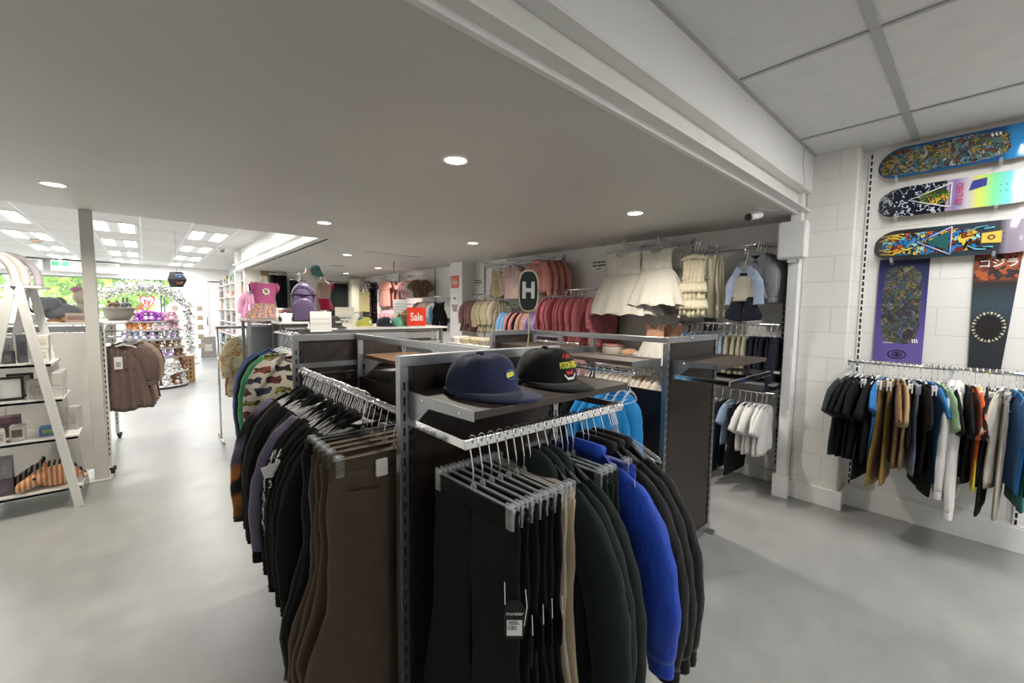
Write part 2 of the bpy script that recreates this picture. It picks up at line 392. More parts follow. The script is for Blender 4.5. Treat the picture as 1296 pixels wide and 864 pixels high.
# ---------------------------------------------------------------- shop fixtures
def slotted_post(mb_f, mb_s, x, y, z0, z1, w=.03, d=.03, face=(0, -1), pitch=.05):
    """steel upright with dark slots on one face (0,-1)=near side, (-1,0)=aisle side, (1,0), (0,1)"""
    mb_f.box(x-w/2, x+w/2, y-d/2, y+d/2, z0, z1)
    z = z0+.12
    while z < z1-.06:
        if face[1]: mb_s.box(x-.004, x+.004, y+face[1]*(d/2-.001), y+face[1]*(d/2+.0008), z, z+.028)
        else: mb_s.box(x+face[0]*(w/2-.001), x+face[0]*(w/2+.0008), y-.004, y+.004, z, z+.028)
        z += pitch
def shelf_x(root, x0, x1, y0, y1, z, wood, name='shelf', front=-1):
    """laminate shelf running along x between two steel side brackets; y1 is the wall side when front=-1"""
    s = MB().box(x0+.004, x1-.004, y0, y1, z-.022, z).build(name, wood, root, W=True, bev=.0015)
    for x in (x0, x1):
        b = MB(); yb, yf = (y1, y0) if front < 0 else (y0, y1)
        b.prism([(yb, z+.002), (yf, z+.002), (yf, z-.026), (yb+(yf-yb)*.35, z-.034), (yb, z-.13)], .004, lambda p, x=x: (x-.002+p[2], p[0], p[1]))
        br = b.build('bracket', M_STEEL, s); br.location = -Vector(root.location)
        sc_ = MB()
        for t in (.25, .82): sc_.tube([(x-.0035, yb+(yf-yb)*t, z-.014), (x+.0035, yb+(yf-yb)*t, z-.014)], .004, 8)
        o = sc_.build('screw', M_CHROME, s); o.location = -Vector(root.location)
    return s
def shelf_y(root, x0, x1, y0, y1, z, wood, back):
    """shelf running along y; back = x of the wall side"""
    s = MB().box(x0, x1, y0+.004, y1-.004, z-.022, z).build('shelf', wood, root, W=True, bev=.0015)
    f = x0 if abs(x1-back) < abs(x0-back) else x1
    for y in (y0, y1):
        b = MB().prism([(back, z+.002), (f, z+.002), (f, z-.026), (back+(f-back)*.35, z-.034), (back, z-.13)], .004, lambda p, y=y: (p[0], y-.002+p[2], p[1]))
        o = b.build('bracket', M_STEEL, s); o.location = -Vector(root.location)
    return s
def rail_x(root, x0, x1, yb, yf, z, mat=None):
    r = MB().box(x0, x1, yf-.007, yf+.007, z-.015, z+.015).build('hang_rail', mat or M_CHROME, root, W=True, bev=.003)
    for x in (x0+.004, x1-.004):
        a = MB().box(x-.004, x+.004, min(yb, yf), max(yb, yf), z-.013, z+.013)
        o = a.build('rail_arm', M_CHROME, r, bev=.0015); o.location = -Vector(root.location)
    return r
def rail_y(root, x, xb, y0, y1, z, rad=.0125, arms=None, mat=None):
    r = MB().tube([(x, y0, z), (x, y1, z)], rad, 14).build('hang_rail', mat or M_CHROME, root, True, W=True)
    for y in (arms or (y0+.01, y1-.01)):
        a = MB().box(min(x, xb), max(x, xb), y-.004, y+.004, z-.032, z-.0125)
        o = a.build('rail_arm', M_CHROME, r, bev=.0015); o.location = -Vector(root.location)
    return r
def gondola_panel(root, x0, x1, y, z1, wood=M_DARKWOOD, face=-1, rivet=True):
    """cross panel: two slotted posts, mitred top bar and a dark laminate board"""
    f, s = MB(), MB()
    for x in (x0+.015, x1-.015): slotted_post(f, s, x, y, 0.02, z1-.036, face=(0, face))
    f.box(x0, x1, y-.017, y+.017, z1-.036, z1); f.box(x0, x1, y-.02, y+.02, 0.02, .075)
    for x in (x0+.02, x1-.02): f.box(x-.02, x+.02, y-.06, y+.06, 0, .022)
    f.mat(1)
    for x in (x0+.043, x1-.043):
        z = .14
        while z < z1-.08: f.box(x-.005, x+.005, y+face*.0085, y+face*.0125, z, z+.03); z += .05
    f.add(s.v, s.f)
    fr = f.build('panel_frame', [M_STEEL, M_SLOT], root, W=True, bev=.0015)
    MB().box(x0+.055, x1-.055, y-.009, y+.009, .075, z1-.036).box(x0+.03, x0+.056, y-.007, y+.007, .075, z1-.036).box(x1-.056, x1-.03, y-.007, y+.007, .075, z1-.036).build('panel_board', wood, root, W=True)
    if rivet:
        MB().ball(((x0+x1)/2-.05, y+face*.018, z1-.014), (.009, .005, .009), 12, 6).build('bolt', M_CHROME, root, True, W=True)
    return fr

# --- front rack
R1 = thing('clothes_gondola', 'steel framed rack with dark wood boards holding the navy and black caps', 'clothes rack', (.98, 1.9, 0))
gondola_panel(R1, .604, 1.361, 1.235, 1.454)
gondola_panel(R1, .614, 1.30, 2.55, 1.454, rivet=False)
MB().box(.963, .997, 1.25, 2.535, 1.42, 1.4535).box(.963, .997, 1.26, 1.29, .02, 1.42).box(.963, .997, 2.50, 2.53, .02, 1.42).box(.96, 1.0, 1.25, 2.54, .02, .07).build('spine_frame', M_STEEL, R1, W=True, bev=.002)
MB().box(.972, .988, 1.29, 2.50, .07, 1.19).build('spine_board', M_DARKWOOD, R1, W=True)
MB().box(.64, 1.28, 2.528, 2.534, 1.262, 1.292).build('cross_bar', M_STEEL, R1, W=True)
shelf_x(R1, .637, 1.352, .866, 1.218, 1.335, M_SHELFWOOD)
shelf_y(R1, 1.0, 1.33, 1.30, 2.48, 1.325, m_wood('oak_shelf', '#5c442e', '#7a5a3a', (9, 1.4, 9)), 1.0)
rail_x(R1, .632, 1.372, 1.22, .905, 1.238)
rail_y(R1, .655, .963, 1.262, 2.525, 1.245)
rail_y(R1, 1.29, .997, 1.262, 2.525, 1.235)
rail_y(R1, .70, .70, 2.567, 3.35, 1.43, .011, arms=())
# --- second rack
R2 = thing('clothes_gondola', 'steel framed rack with empty dark shelves behind the front rack', 'clothes rack', (2.6, 1.9, 0))
gondola_panel(R2, 2.345, 3.06, 1.25, 1.454)
gondola_panel(R2, 1.95, 2.40, 2.44, 1.454, rivet=False)
sp = MB().box(2.345, 2.375, 1.267, 2.42, 1.42, 1.4535)
for y in (1.80, 2.40): sp.box(2.345, 2.375, y-.015, y+.015, .02, 1.42)
sp.build('spine_frame', M_STEEL, R2, W=True, bev=.002)
MB().box(2.352, 2.368, 1.27, 2.40, .07, 1.12).build('spine_board', M_DARKWOOD, R2, W=True)
shelf_x(R2, 2.40, 3.05, .92, 1.232, 1.315, M_SHELFWOOD)
shelf_y(R2, 2.03, 2.342, 1.275, 1.79, 1.325, m_wood('wenge_shelf_side', '#332823', '#4f4038', (9, 1.4, 9)), 2.342)
shelf_y(R2, 2.03, 2.342, 1.82, 2.41, 1.355, MATS.get('x') or bpy.data.materials['wenge_shelf_side'], 2.342)
rail_x(R2, 2.395, 3.07, 1.232, .90, 1.215)
rail_y(R2, 2.07, 2.345, 1.28, 2.41, 1.255)

# --- cap counter behind the front rack
G3 = thing('display_counter', 'long pale topped counter carrying caps and the orange sale sign', 'counter', (2.1, 5.4, 0))
MB().box(1.52, 3.26, 5.08, 5.62, 1.352, 1.376).build('counter_top', M_WHITE, G3, W=True, bev=.003)
f = MB()
for x in (1.60, 3.18):
    for y in (5.13, 5.57): f.box(x-.02, x+.02, y-.02, y+.02, 0, 1.352)
f.box(1.6, 3.18, 5.34, 5.36, .1, 1.0); f.box(1.58, 3.2, 5.12, 5.14, 1.31, 1.352)
f.build('counter_frame', M_STEEL, G3, W=True, bev=.002)
MB().box(1.62, 3.16, 5.362, 5.38, .1, 1.33).build('back_board', plain('grey_panel', (.34, .34, .335), .5, var=.04), G3, W=True)
MB().box(2.62, 3.1, 5.115, 5.119, 1.22, 1.30).build('slot_strip', plain('slot_grey', (.3, .3, .3), .5, var=.35, vscale=90), G3, W=True)
rail_x(G3, 1.65, 3.15, 5.33, 5.10, 1.17)
# --- small display unit with the purple backpack
G4 = thing('display_unit', 'small white topped unit with a dark header strip under the purple backpack', 'display unit', (1.22, 4.95, 0))
MB().box(1.02, 1.50, 4.66, 5.06, 1.442, 1.466).build('unit_top', M_WHITE, G4, W=True, bev=.003)
MB().box(1.02, 1.26, 4.665, 4.68, 1.372, 1.44).build('header_strip', plain('header_dark', (.05, .05, .043), .6, var=.1), G4, W=True)
f = MB()
for x in (1.04, 1.48):
    for y in (4.70, 5.03): f.box(x-.015, x+.015, y-.015, y+.015, 0, 1.442)
f.box(1.04, 1.48, 4.86, 4.88, .1, 1.38)
f.build('unit_frame', M_STEEL, G4, W=True, bev=.002)
text('header_lettering', 'BOARDWEAR', .030, M_PAPER, G4, (1.155-1.22, 4.664-4.95, 1.395), (R90, 0, 0))
# --- mannequin table
G5 = thing('display_stand', 'narrow grey topped stand under the pink dress mannequin', 'display stand', (.98, 5.3, 0))
MB().box(.80, 1.20, 5.12, 5.55, 1.462, 1.485).build('stand_top', plain('taupe_laminate', (.38, .36, .34), .45, var=.04), G5, W=True, bev=.003)
f = MB()
for x in (.83, 1.17):
    for y in (5.15, 5.52): f.box(x-.015, x+.015, y-.015, y+.015, 0, 1.462)
f.box(.83, 1.17, 5.14, 5.155, 1.40, 1.43); f.box(.83, 1.17, 5.33, 5.345, .1, 1.40)
f.build('stand_frame', M_STEEL, G5, W=True, bev=.002)
G6 = thing('garment_rail', 'slim chrome rail on thin legs holding the floral pyjamas', 'clothes rail', (.9, 6.0, 0))
f = MB().tube([(.62, 6.0, 1.36), (1.30, 6.0, 1.36)], .012, 10)
for x in (.64, 1.28): f.tube([(x, 6.0, 1.36), (x, 6.0, .02)], .011, 10); f.tube([(x, 5.75, .02), (x, 6.25, .02)], .011, 10)
f.build('rail_frame', M_CHROME, G6, True, W=True)
MB().box(.62, 1.3, 5.9, 6.1, 1.372, 1.384).build('top_shelf', M_STEEL, G6, W=True)

# --- wall uprights and rails: the boards wall
def wall_upright(name, label, x, y, z0, z1, face=-1, group=None, cat='wall upright'):
    t = thing(name, label, cat, (x, y, z0), 0, group)
    s = MB().box(-.012, 0, -.014, .014, 0, z1-z0).mat(1); z = .03
    while z < z1-z0-.04: s.box(-.0135, -.0118, -.006, .006, z, z+.034); z += .05
    s.mat(0).box(-.004, .0, -.02, .02, z1-z0-.03, z1-z0)
    s.build('channel', [M_STEEL if x > 4.41 else M_PLAST, M_SLOT], t)
    MB().cyl((-.0125, 0, (z1-z0)*.5+.02), .004, -.003, 10, 0).cyl((-.0125, 0, z1-z0-.05), .004, -.003, 10, 0).build('screw', M_CHROME, t)
    return t
for y, z1, l in ((.652, 2.88, 'white slotted wall upright beside the block column, full height'), (-.243, 2.88, 'white slotted wall upright at the far end of the t-shirt rail')):
    wall_upright('wall_upright', l, SX, y, .16, z1)
RS = thing('wall_rail', 'long chrome rail on the block wall under the skate decks', 'clothes rail', (4.06, .1, 1.245))
rail_y(RS, 4.06, SX-.012, -1.0, .66, 1.247, .0125, (.652, .1, -.243, -.9))
for y, z0, z1, l in ((1.21, .16, 2.42, 'steel wall upright hidden behind the grey shirts'), (2.09, .16, 2.40, 'steel wall upright between the white dresses and the cream lace dress'),
        (3.0, .16, 2.0, 'steel wall upright behind the tulle skirt'), (3.925, .16, 2.40, 'steel wall upright right of the salmon coats'), (4.83, .16, 2.36, 'steel wall upright beside the cream dotted dresses'),
        (5.73, .16, 2.34, 'steel wall upright next to the white pier'), (7.37, .16, 2.42, 'steel wall upright past the white pier by the baby clothes'), (8.93, .16, 2.42, 'steel wall upright by the peach dress')):
    wall_upright('wall_upright', l, WX, y, z0, z1)
def wall_rail(label, y0, y1, z, x=4.15, arms=None):
    t = thing('wall_rail', label, 'clothes rail', (x, (y0+y1)/2, z)); rail_y(t, x, WX-.012, y0, y1, z, .0125, arms); return t
wall_rail('chrome wall rail holding the mauve coats and cream dresses', 4.84, 5.70, 1.87)
wall_rail('chrome wall rail holding the blue and lilac tops', 3.93, 4.82, 1.69)
wall_rail('chrome wall rail holding the rose pink dresses', 3.02, 3.92, 1.885)
wall_rail('chrome wall rail with the row of folded little trousers', 1.16, 2.07, 1.508)
wall_rail('low chrome wall rail with small white tees and navy sets', 1.16, 2.07, .895)
wall_rail('low chrome wall rail with pink and white baby clothes', 2.12, 3.90, .978, arms=(2.13, 3.0, 3.89))
wall_rail('low chrome wall rail under the cream dresses', 3.95, 5.7, .95)
wall_rail('far chrome wall rail with patterned baby suits', 6.5, 7.40, 1.86)
wall_rail('far chrome wall rail behind the sale sign', 7.42, 8.95, 1.72)
wall_rail('far upper chrome wall rail with short rompers', 7.30, 8.0, 2.30)
def wall_shelf(label, y0, y1, z, depth, mat, x1=WX-.012):
    t = thing('wall_shelf', label, 'shelf', (x1-depth/2, (y0+y1)/2, z-.02))
    MB().box(x1-depth, x1, y0, y1, z-.02, z).build('board', mat, t, W=True, bev=.002)
    for y in (y0+.03, y1-.03): MB().prism([(x1, z-.021), (x1-depth*.9, z-.021), (x1-depth*.9, z-.03), (x1, z-.10)], .004, lambda p, y=y: (p[0], y+p[2], p[1])).build('bracket', M_STEEL, t, W=True)
    return t
M_GREYSH = plain('grey_shelf', (.17, .165, .16), .5, var=.05)
wall_shelf('grey wall shelf over the rail of little white tees', 1.14, 2.07, 1.0, .42, M_GREYSH)
wall_shelf('thin pale wall shelf under the row of folded trousers', 1.14, 2.07, 1.10, .3, M_WHITE)
wall_shelf('white wall shelf carrying the round box under the tulle dresses', 2.12, 3.4, 1.10, .36, M_WHITE)
# top face-out bars near the ceiling
def faceout(label, y, z, L=.36, rise=.0, x1=WX-.012):
    t = thing('face_out_arm', label, 'hanging arm', (x1, y, z), 0, 'sloping display arms near the ceiling of the display wall')
    MB().bar((0, 0, 0), (-L, 0, rise), .012, .024).build('arm', M_CHROME, t, bev=.002)
    MB().box(-.004, .0, -.012, .012, -.05, .03).box(-L-.006, -L, -.007, .007, rise-.012, rise+.02).build('plate', M_CHROME, t); return t
def topbar(label, y0, y1, z, x=WX-.03):
    t = thing('wall_bar', label, 'wall bar', (x, (y0+y1)/2, z))
    MB().box(-.008, .008, -(y1-y0)/2, (y1-y0)/2, -.016, .016).build('bar', M_STEEL, t, bev=.002)
    for s in (-1, 1): MB().box(.008, .02, s*(y1-y0)/2-s*.03, s*(y1-y0)/2, -.016, .016).build('bracket', M_STEEL, t)
    return t
topbar('steel cross bar near the ceiling behind the salmon coats', 3.93, 5.72, 2.345)
topbar('steel cross bar near the ceiling behind the white party dresses', 2.10, 3.2, 2.355)
topbar('steel cross bar near the ceiling above the knitted vest outfit', 1.16, 2.08, 2.25)
for y, z in ((5.28, 2.36), (4.72, 2.36), (4.12, 2.37), (2.70, 2.37), (2.28, 2.37), (1.84, 2.27)):
    faceout('chrome arm sticking out from the display wall near the ceiling', y, z, .38, .0)
# ---------------------------------------------------------------- clothes on hangers
# every garment hangs in its own frame: x along the hanger, y through the cloth, z = 0 at the rail's centre
def rnd(seed): return random.Random(seed)
def sheet(mb, nu, nv, fx, fz, ft, seed, amp=.012, waves=4, power=1.0, top=.25):
    r = rnd(seed); ph = [r.uniform(0, 6.28) for _ in range(6)]; fr = [waves*r.uniform(.7, 1.3), waves*1.7*r.uniform(.8, 1.2)]
    sides = []
    def fold(u, v):
        k = amp*(top+(1-top)*v**power)
        return k*(math.sin(fr[0]*PI*u/2+ph[0]+v*1.1)+.55*math.sin(fr[1]*PI*u/2+ph[1]-v*1.7)) + amp*.35*math.sin(v*9+ph[2]+u*2)
    rings = []
    for j in range(nv+1):
        v = j/nv; ring = []
        for i in range(nu+1):
            u = -1+2*i/nu; ring.append((fx(u, v), -ft(u, v)+fold(u, v), fz(u, v)))
        for i in range(nu-1, 0, -1):
            u = -1+2*i/nu; ring.append((fx(u, v), ft(u, v)+fold(u, v)*.9, fz(u, v)))
        rings.append(ring)
    mb.loft(rings, False, False)
    n = 2*nu   # close the neckline and the hem between the two faces
    for base in (0, nv*n):
        o = len(mb.v)-(nv+1)*n+base
        for i in range(nu):
            a, b = o+i, o+i+1; c, d = o+(n-i-1) % n, o+(n-i) % n
            if i == 0: mb.f.append((a, b, c))
            elif i == nu-1: mb.f.append((a, b, d))
            else: mb.f.append((a, b, c, d))
            mb.m.append(mb.mi)
    return mb
def path_tube(mb, pts, ra, rb, seed, n=14, wr=.06, per=26, sub=4, capt=True, bow=0.0):
    """sleeve or leg: a flattened tube swept through pts; ra in the garment plane, rb through it"""
    r = rnd(seed); ph = [r.uniform(0, 6.28) for _ in range(4)]
    P = [Vector(p) for p in pts]; m = len(P)-1; N = m*sub
    def at(t):
        x = t*m; i = min(int(x), m-1); f = x-i; p0, p1, p2, p3 = P[max(i-1, 0)], P[i], P[i+1], P[min(i+2, m)]
        return .5*((2*p1)+(p2-p0)*f+(2*p0-5*p1+4*p2-p3)*f*f+(3*p1-p0-3*p2+p3)*f**3)
    def rr(L, t):
        x = t*(len(L)-1); i = min(int(x), len(L)-2); return L[i]+(L[i+1]-L[i])*(x-i)
    rings = []
    for k in range(N+1):
        t = k/N; c = at(t); d = (at(min(t+.03, 1))-at(max(t-.03, 0))).normalized()
        b = Vector((0, 1, 0)); b = (b-d*b.dot(d)).normalized(); a = b.cross(d)
        A, B = rr(ra, t), rr(rb, t); ring = []
        for j in range(n):
            th = 2*PI*j/n; w_ = 1+wr*math.sin(per*t+ph[0]+2*math.sin(th+ph[1]))+wr*.5*math.sin(per*.37*t+3*th+ph[2])
            ring.append(c+a*math.cos(th)*A*w_+b*math.sin(th)*B*w_)
        rings.append(ring)
    mb.loft(rings, capt, capt); return mb

GCACHE = {}
def g_parts(kind, var=0, **K):
    """list of (part name, material key, MB, smooth) for one garment kind"""
    sd = hash((kind, var)) % 9973 if False else sum(map(ord, kind))*7+var*131
    r = rnd(sd); P = []
    h = K.get('h', .10); w = K.get('w', .42)/2; L = K.get('L', .54); T = K.get('t', .018); nk = K.get('neck', .075)
    up = ('tee', 'long', 'hoodie', 'jacket', 'dress', 'vestset', 'romper', 'shirt')
    if kind in ('tee', 'long', 'hoodie', 'jacket', 'shirt', 'dress', 'romper', 'coat'):
        drop = K.get('drop', .055)
        flare = K.get('flare', 1.04 if kind != 'dress' else 1.5)
        sleeveless = K.get('sl', 0) == 0
        ws = w*(.86 if not sleeveless else .74)
        def fx(u, v):
            ww = ws+(w-ws)*min(1, v/.22) if not sleeveless else ws*(1-.06*math.sin(min(1, v/.3)*PI))
            if kind == 'dress' and v > .38: ww = ww*(1+(flare-1)*((v-.38)/.62)**.8)
            elif kind != 'dress': ww = ww*(1+(flare-1)*v)
            return u*ww
        def fz(u, v):
            a = abs(u); shl = -h-drop*max(0, a-nk/ws)/(1-nk/ws) if a > nk/ws else -h-.045*(1-(a*ws/nk)**2)-.0
            bot = -h-L-(.012*math.cos(u*5+var) if kind == 'dress' else 0)
            return shl+(bot-shl)*v
        def ft(u, v): return (.004+T*min(1, v/.18+.15)*(1+.5*v*(flare-1)))*math.sqrt(max(.05, 1-u*u*.92))
        amp = K.get('amp', .010 if kind != 'dress' else .016)
        P.append(('body', 'a', sheet(MB(), 18 if kind != 'dress' else 26, 14, fx, fz, ft, sd, amp, K.get('waves', 3 if kind != 'dress' else 7)), True))
        if K.get('sl', 0):
            S = K['sl']; puff = K.get('puff', 1.0)
            for s in (-1, 1):
                x0 = ws*.93; z0 = -h-drop-.035
                out = K.get('out', .30 if S < .21 else .22)
                j1, j2 = r.uniform(-.012, .012), r.uniform(-.02, .02)
                if S < .21:
                    pts = [(s*(x0-.035), 0, z0+.035), (s*(x0+S*.30), 0, z0-S*.25), (s*(x0+S*.62), j1, z0-S*.92)]
                    P.append(('sleeve', 's', path_tube(MB(), pts, [.055, .078, .088], [T*.8, T*1.25, T*1.3], sd+s, wr=.05), True))
                else:
                    pts = [(s*(x0-.04), 0, z0+.04), (s*(x0+out*.16), j1*.4, z0-S*.16), (s*(x0+out*.30), j1, z0-S*.5), (s*(x0+out*.34), j2, z0-S*.97)]
                    P.append(('sleeve', 's', path_tube(MB(), pts, [.05, .066*puff, .068*puff, .067*puff, .060*puff, .046], [T*.8, T*1.7*puff, T*1.9*puff, T*1.8*puff, T*1.7*puff, T*1.4], sd+s, wr=.032, per=34, sub=7), True))
                    if K.get('cuff', 1):
                        e = Vector(pts[3]); P.append(('cuff', 'c', path_tube(MB(), [(e.x, e.y, e.z+.012), (e.x+s*.004, e.y, e.z-.018), (e.x+s*.006, e.y, e.z-.05)], [.046, .044, .040], [T*1.4, T*1.3, T*1.2], sd, wr=.03, per=80), True))
        if kind in ('hoodie',):
            hb = MB().ball((0, T*1.1, -h-.055), (.105, .035, .085), 16, 9); P.append(('hood', 'a', hb, True))
            P.append(('hem_band', 'c', sheet(MB(), 18, 3, lambda u, v: u*w*1.0, lambda u, v: -h-L+.01-.055*v, lambda u, v: (.006+T*1.25)*math.sqrt(max(.05, 1-u*u*.9)), sd+5, .009, 3), True))
            P.append(('pocket', 'a', sheet(MB(), 8, 4, lambda u, v: u*(.08+.045*v), lambda u, v: -h-L*.62-L*.26*v, lambda u, v: .0035, sd+6, .002, 2), True))
            pk = P[-1][2]; pk.v = [(x, y-T*1.15-.004, z) for x, y, z in pk.v]
        if kind in ('jacket',):
            cb = MB().tube([(nk*1.1*math.cos(a), (T*1.2)*math.sin(a), -h-.012+.012*math.sin(a)) for a in [2*PI*i/14 for i in range(15)]], .022, 8, r2=.012); P.append(('collar', 'a', cb, True))
            P.append(('zip_placket', 'z', MB().box(-.011, .011, -T*1.25-.006, -T*1.25+.004, -h-L+.02, -h-.05), False))
        if kind in ('shirt',):
            cb = MB()
            for s in (-1, 1): cb.prism([(0, -h-.052), (s*.062, -h+.004), (s*.085, -h-.045), (s*.035, -h-.085)], .006, lambda p: (p[0], -T*.9-.010+p[2], p[1]))
            cb.tube([(.062*math.cos(a), .016*math.sin(a), -h-.004) for a in [2*PI*i/12 for i in range(13)]], .012, 6); P.append(('collar', 'c', cb, False))
            bt = MB()
            for i in range(5): bt.cyl((0, -T*1.2-.004, -h-.10-i*L*.17), .006, -.003, 8, 1)
            P.append(('buttons', 'b', bt, False))
        if kind in ('tee', 'long'):
            P.append(('neckband', 'c', MB().tube([(nk*math.sin(a), -.004-.009*math.cos(a)*(1), -h-.004-.043*(math.cos(a)*.5+.5)) for a in [2*PI*i/16 for i in range(17)]], .006, 6), True))
        if kind == 'dress' and K.get('belt', 1):
            P.append(('waistband', 'c', sheet(MB(), 14, 2, lambda u, v: u*ws*.97, lambda u, v: -h-L*.36-.028*v, lambda u, v: (.006+T*1.05)*math.sqrt(max(.05, 1-u*u*.9)), sd+3, .004, 2), True))
        if kind == 'romper':
            for s in (-1, 1): P.append(('trouser_leg', 'a', path_tube(MB(), [(s*w*.5, 0, -h-L+.03), (s*w*.56, 0, -h-L-.05), (s*w*.58, 0, -h-L-K.get('leg', .12))], [w*.52, w*.46, w*.34], [T*1.2, T*1.3, T*1.1], sd+s*3), True))
    elif kind in ('pants', 'shorts'):
        r2 = r.uniform(-.02, .02); tp = K.get('taper', .62)
        for s in (-1, 1):
            pts = [(s*w*.5, 0, -h-.02), (s*w*.52, .002, -h-L*.3), (s*(w*.55+.01), r2*.5, -h-L*.65), (s*(w*.56+r.uniform(0, .03)), r2, -h-L)]
            P.append(('trouser_leg', 'a', path_tube(MB(), pts, [w*.52, w*.56, w*.52, w*(tp*.9), w*tp*.8], [T*.8, T*1.25, T*1.3, T*1.1, T], sd+s*11, n=16, wr=.035, sub=5), True))
        P.append(('waistband', 'c', sheet(MB(), 14, 3, lambda u, v: u*w*1.0, lambda u, v: -h+.012-.045*v, lambda u, v: (.004+T*.85)*math.sqrt(max(.05, 1-u*u*.9)), sd+2, .004, 9), True))
        if K.get('pocket', 1):
            for s in (-1, 1): P.append(('pocket_welt', 'p', MB().prism([(s*w*.30, -h-.10), (s*w*.80, -h-.085), (s*w*.80, -h-.091), (s*w*.30, -h-.107)], .003, lambda p: (p[0], -T*1.28-.002+p[2], p[1])), False))
        if K.get('cord', 0):
            P.append(('drawstring', 'd', MB().tube([(.01, -T-.004, -h-.02), (.022, -T-.012, -h-.10), (.016, -T-.010, -h-.2)], .0028, 5).tube([(-.01, -T-.004, -h-.02), (-.02, -T-.011, -h-.09), (-.026, -T-.010, -h-.17)], .0028, 5), True))
    elif kind == 'tutu':
        def fx(u, v): return u*w*(.62 if v < .1 else .62)
        bod = sheet(MB(), 14, 6, lambda u, v: u*w*(.52-.05*math.sin(v*PI)), lambda u, v: (-h-(.03 if abs(u) > .45 else .07*(1-(abs(u)/.45)**2)+.03*(abs(u)/.45)))*(1-v)+(-h-L*.40)*v, lambda u, v: (.008+T)*math.sqrt(max(.05, 1-u*u*.9)), sd, .004, 3)
        P.append(('bodice', 'a', bod, True))
        for q, (fl, ln, key) in enumerate(((1.0, 1.0, 's'), (.86, .95, 'c'))):
            rr_ = []
            nseg = 72
            for j in range(9):
                v = j/8; ring = []
                for i in range(nseg):
                    a = 2*PI*i/nseg; ruff = 1+.085*v*math.sin(a*13+q+var)+.04*v*math.sin(a*5+2*q)
                    X_ = w*(.47+(fl-.47)*v**.7)*math.cos(a)*ruff; Y_ = (.02+K.get('depth', .13)*v**.7*fl)*math.sin(a)*ruff
                    ring.append((X_, Y_, -h-L*.38-L*.62*ln*v+.012*v*math.sin(a*11+1.5)))
                rr_.append(ring)
            P.append(('skirt_layer', key, MB().loft(rr_, False, False), True))
        P.append(('waistband', 'c', sheet(MB(), 12, 2, lambda u, v: u*w*.49, lambda u, v: -h-L*.37-.025*v, lambda u, v: (.010+T)*math.sqrt(max(.05, 1-u*u*.9)), sd+3, .002, 2), True))
    return P
def g_meshes(kind, var, simple, K):
    key = (kind, var, simple, tuple(sorted(K.items())))
    if key not in GCACHE:
        P = g_parts(kind, var, **K)
        if simple:
            keys = []; mb = MB()
            for n, k, b, s in P:
                if k not in keys: keys.append(k)
                mb.mat(keys.index(k)).add(b.v, b.f)
            me = mb.mesh(kind, [None]*len(keys) if False else [M_INK]*len(keys), True); GCACHE[key] = [('body', keys, me)]
        else: GCACHE[key] = [(n, [k], b.mesh(n, M_INK, s)) for n, k, b, s in P]
    return GCACHE[key]
NAMES = {'tee': 't_shirt', 'long': 'long_sleeved_top', 'hoodie': 'hoodie', 'jacket': 'jacket', 'shirt': 'shirt', 'dress': 'dress', 'romper': 'romper', 'pants': 'trousers', 'shorts': 'shorts', 'tutu': 'party_dress', 'coat': 'coat'}
CATS = {'tee': 't-shirt', 'long': 'top', 'romper': 'romper', 'pants': 'trousers', 'tutu': 'dress'}
def garment(kind, loc, rz, mats, label, group=None, var=0, simple=False, name=None, tilt=0, **K):
    """mats: one material or a dict of part keys (a body, s sleeve, c trim, ...)"""
    ms = g_meshes(kind, var, simple, K); nm = name or NAMES[kind]; cat = CATS.get(kind, kind)
    if mats is C_BROWN: mats = {'a': C_BROWN, 'p': C_BROWND}
    get = lambda k: mats if not isinstance(mats, dict) else mats.get(k, mats['a'])
    def put(o, keys):
        for i, k in enumerate(keys):
            o.material_slots[i].link = 'OBJECT'; o.material_slots[i].material = get(k)
    if simple:
        o = bpy.data.objects.new(nm, ms[0][2]); COL.objects.link(o); o.location = loc; o.rotation_euler = (0, tilt, rz); put(o, ms[0][1]); return tag(o, label, cat, group)
    t = thing(nm, label, cat, loc, rz, group); t.rotation_euler = (0, tilt, rz)
    for n, keys, me in ms:
        o = bpy.data.objects.new(n, me); COL.objects.link(o); o.parent = t; put(o, keys)
    return t
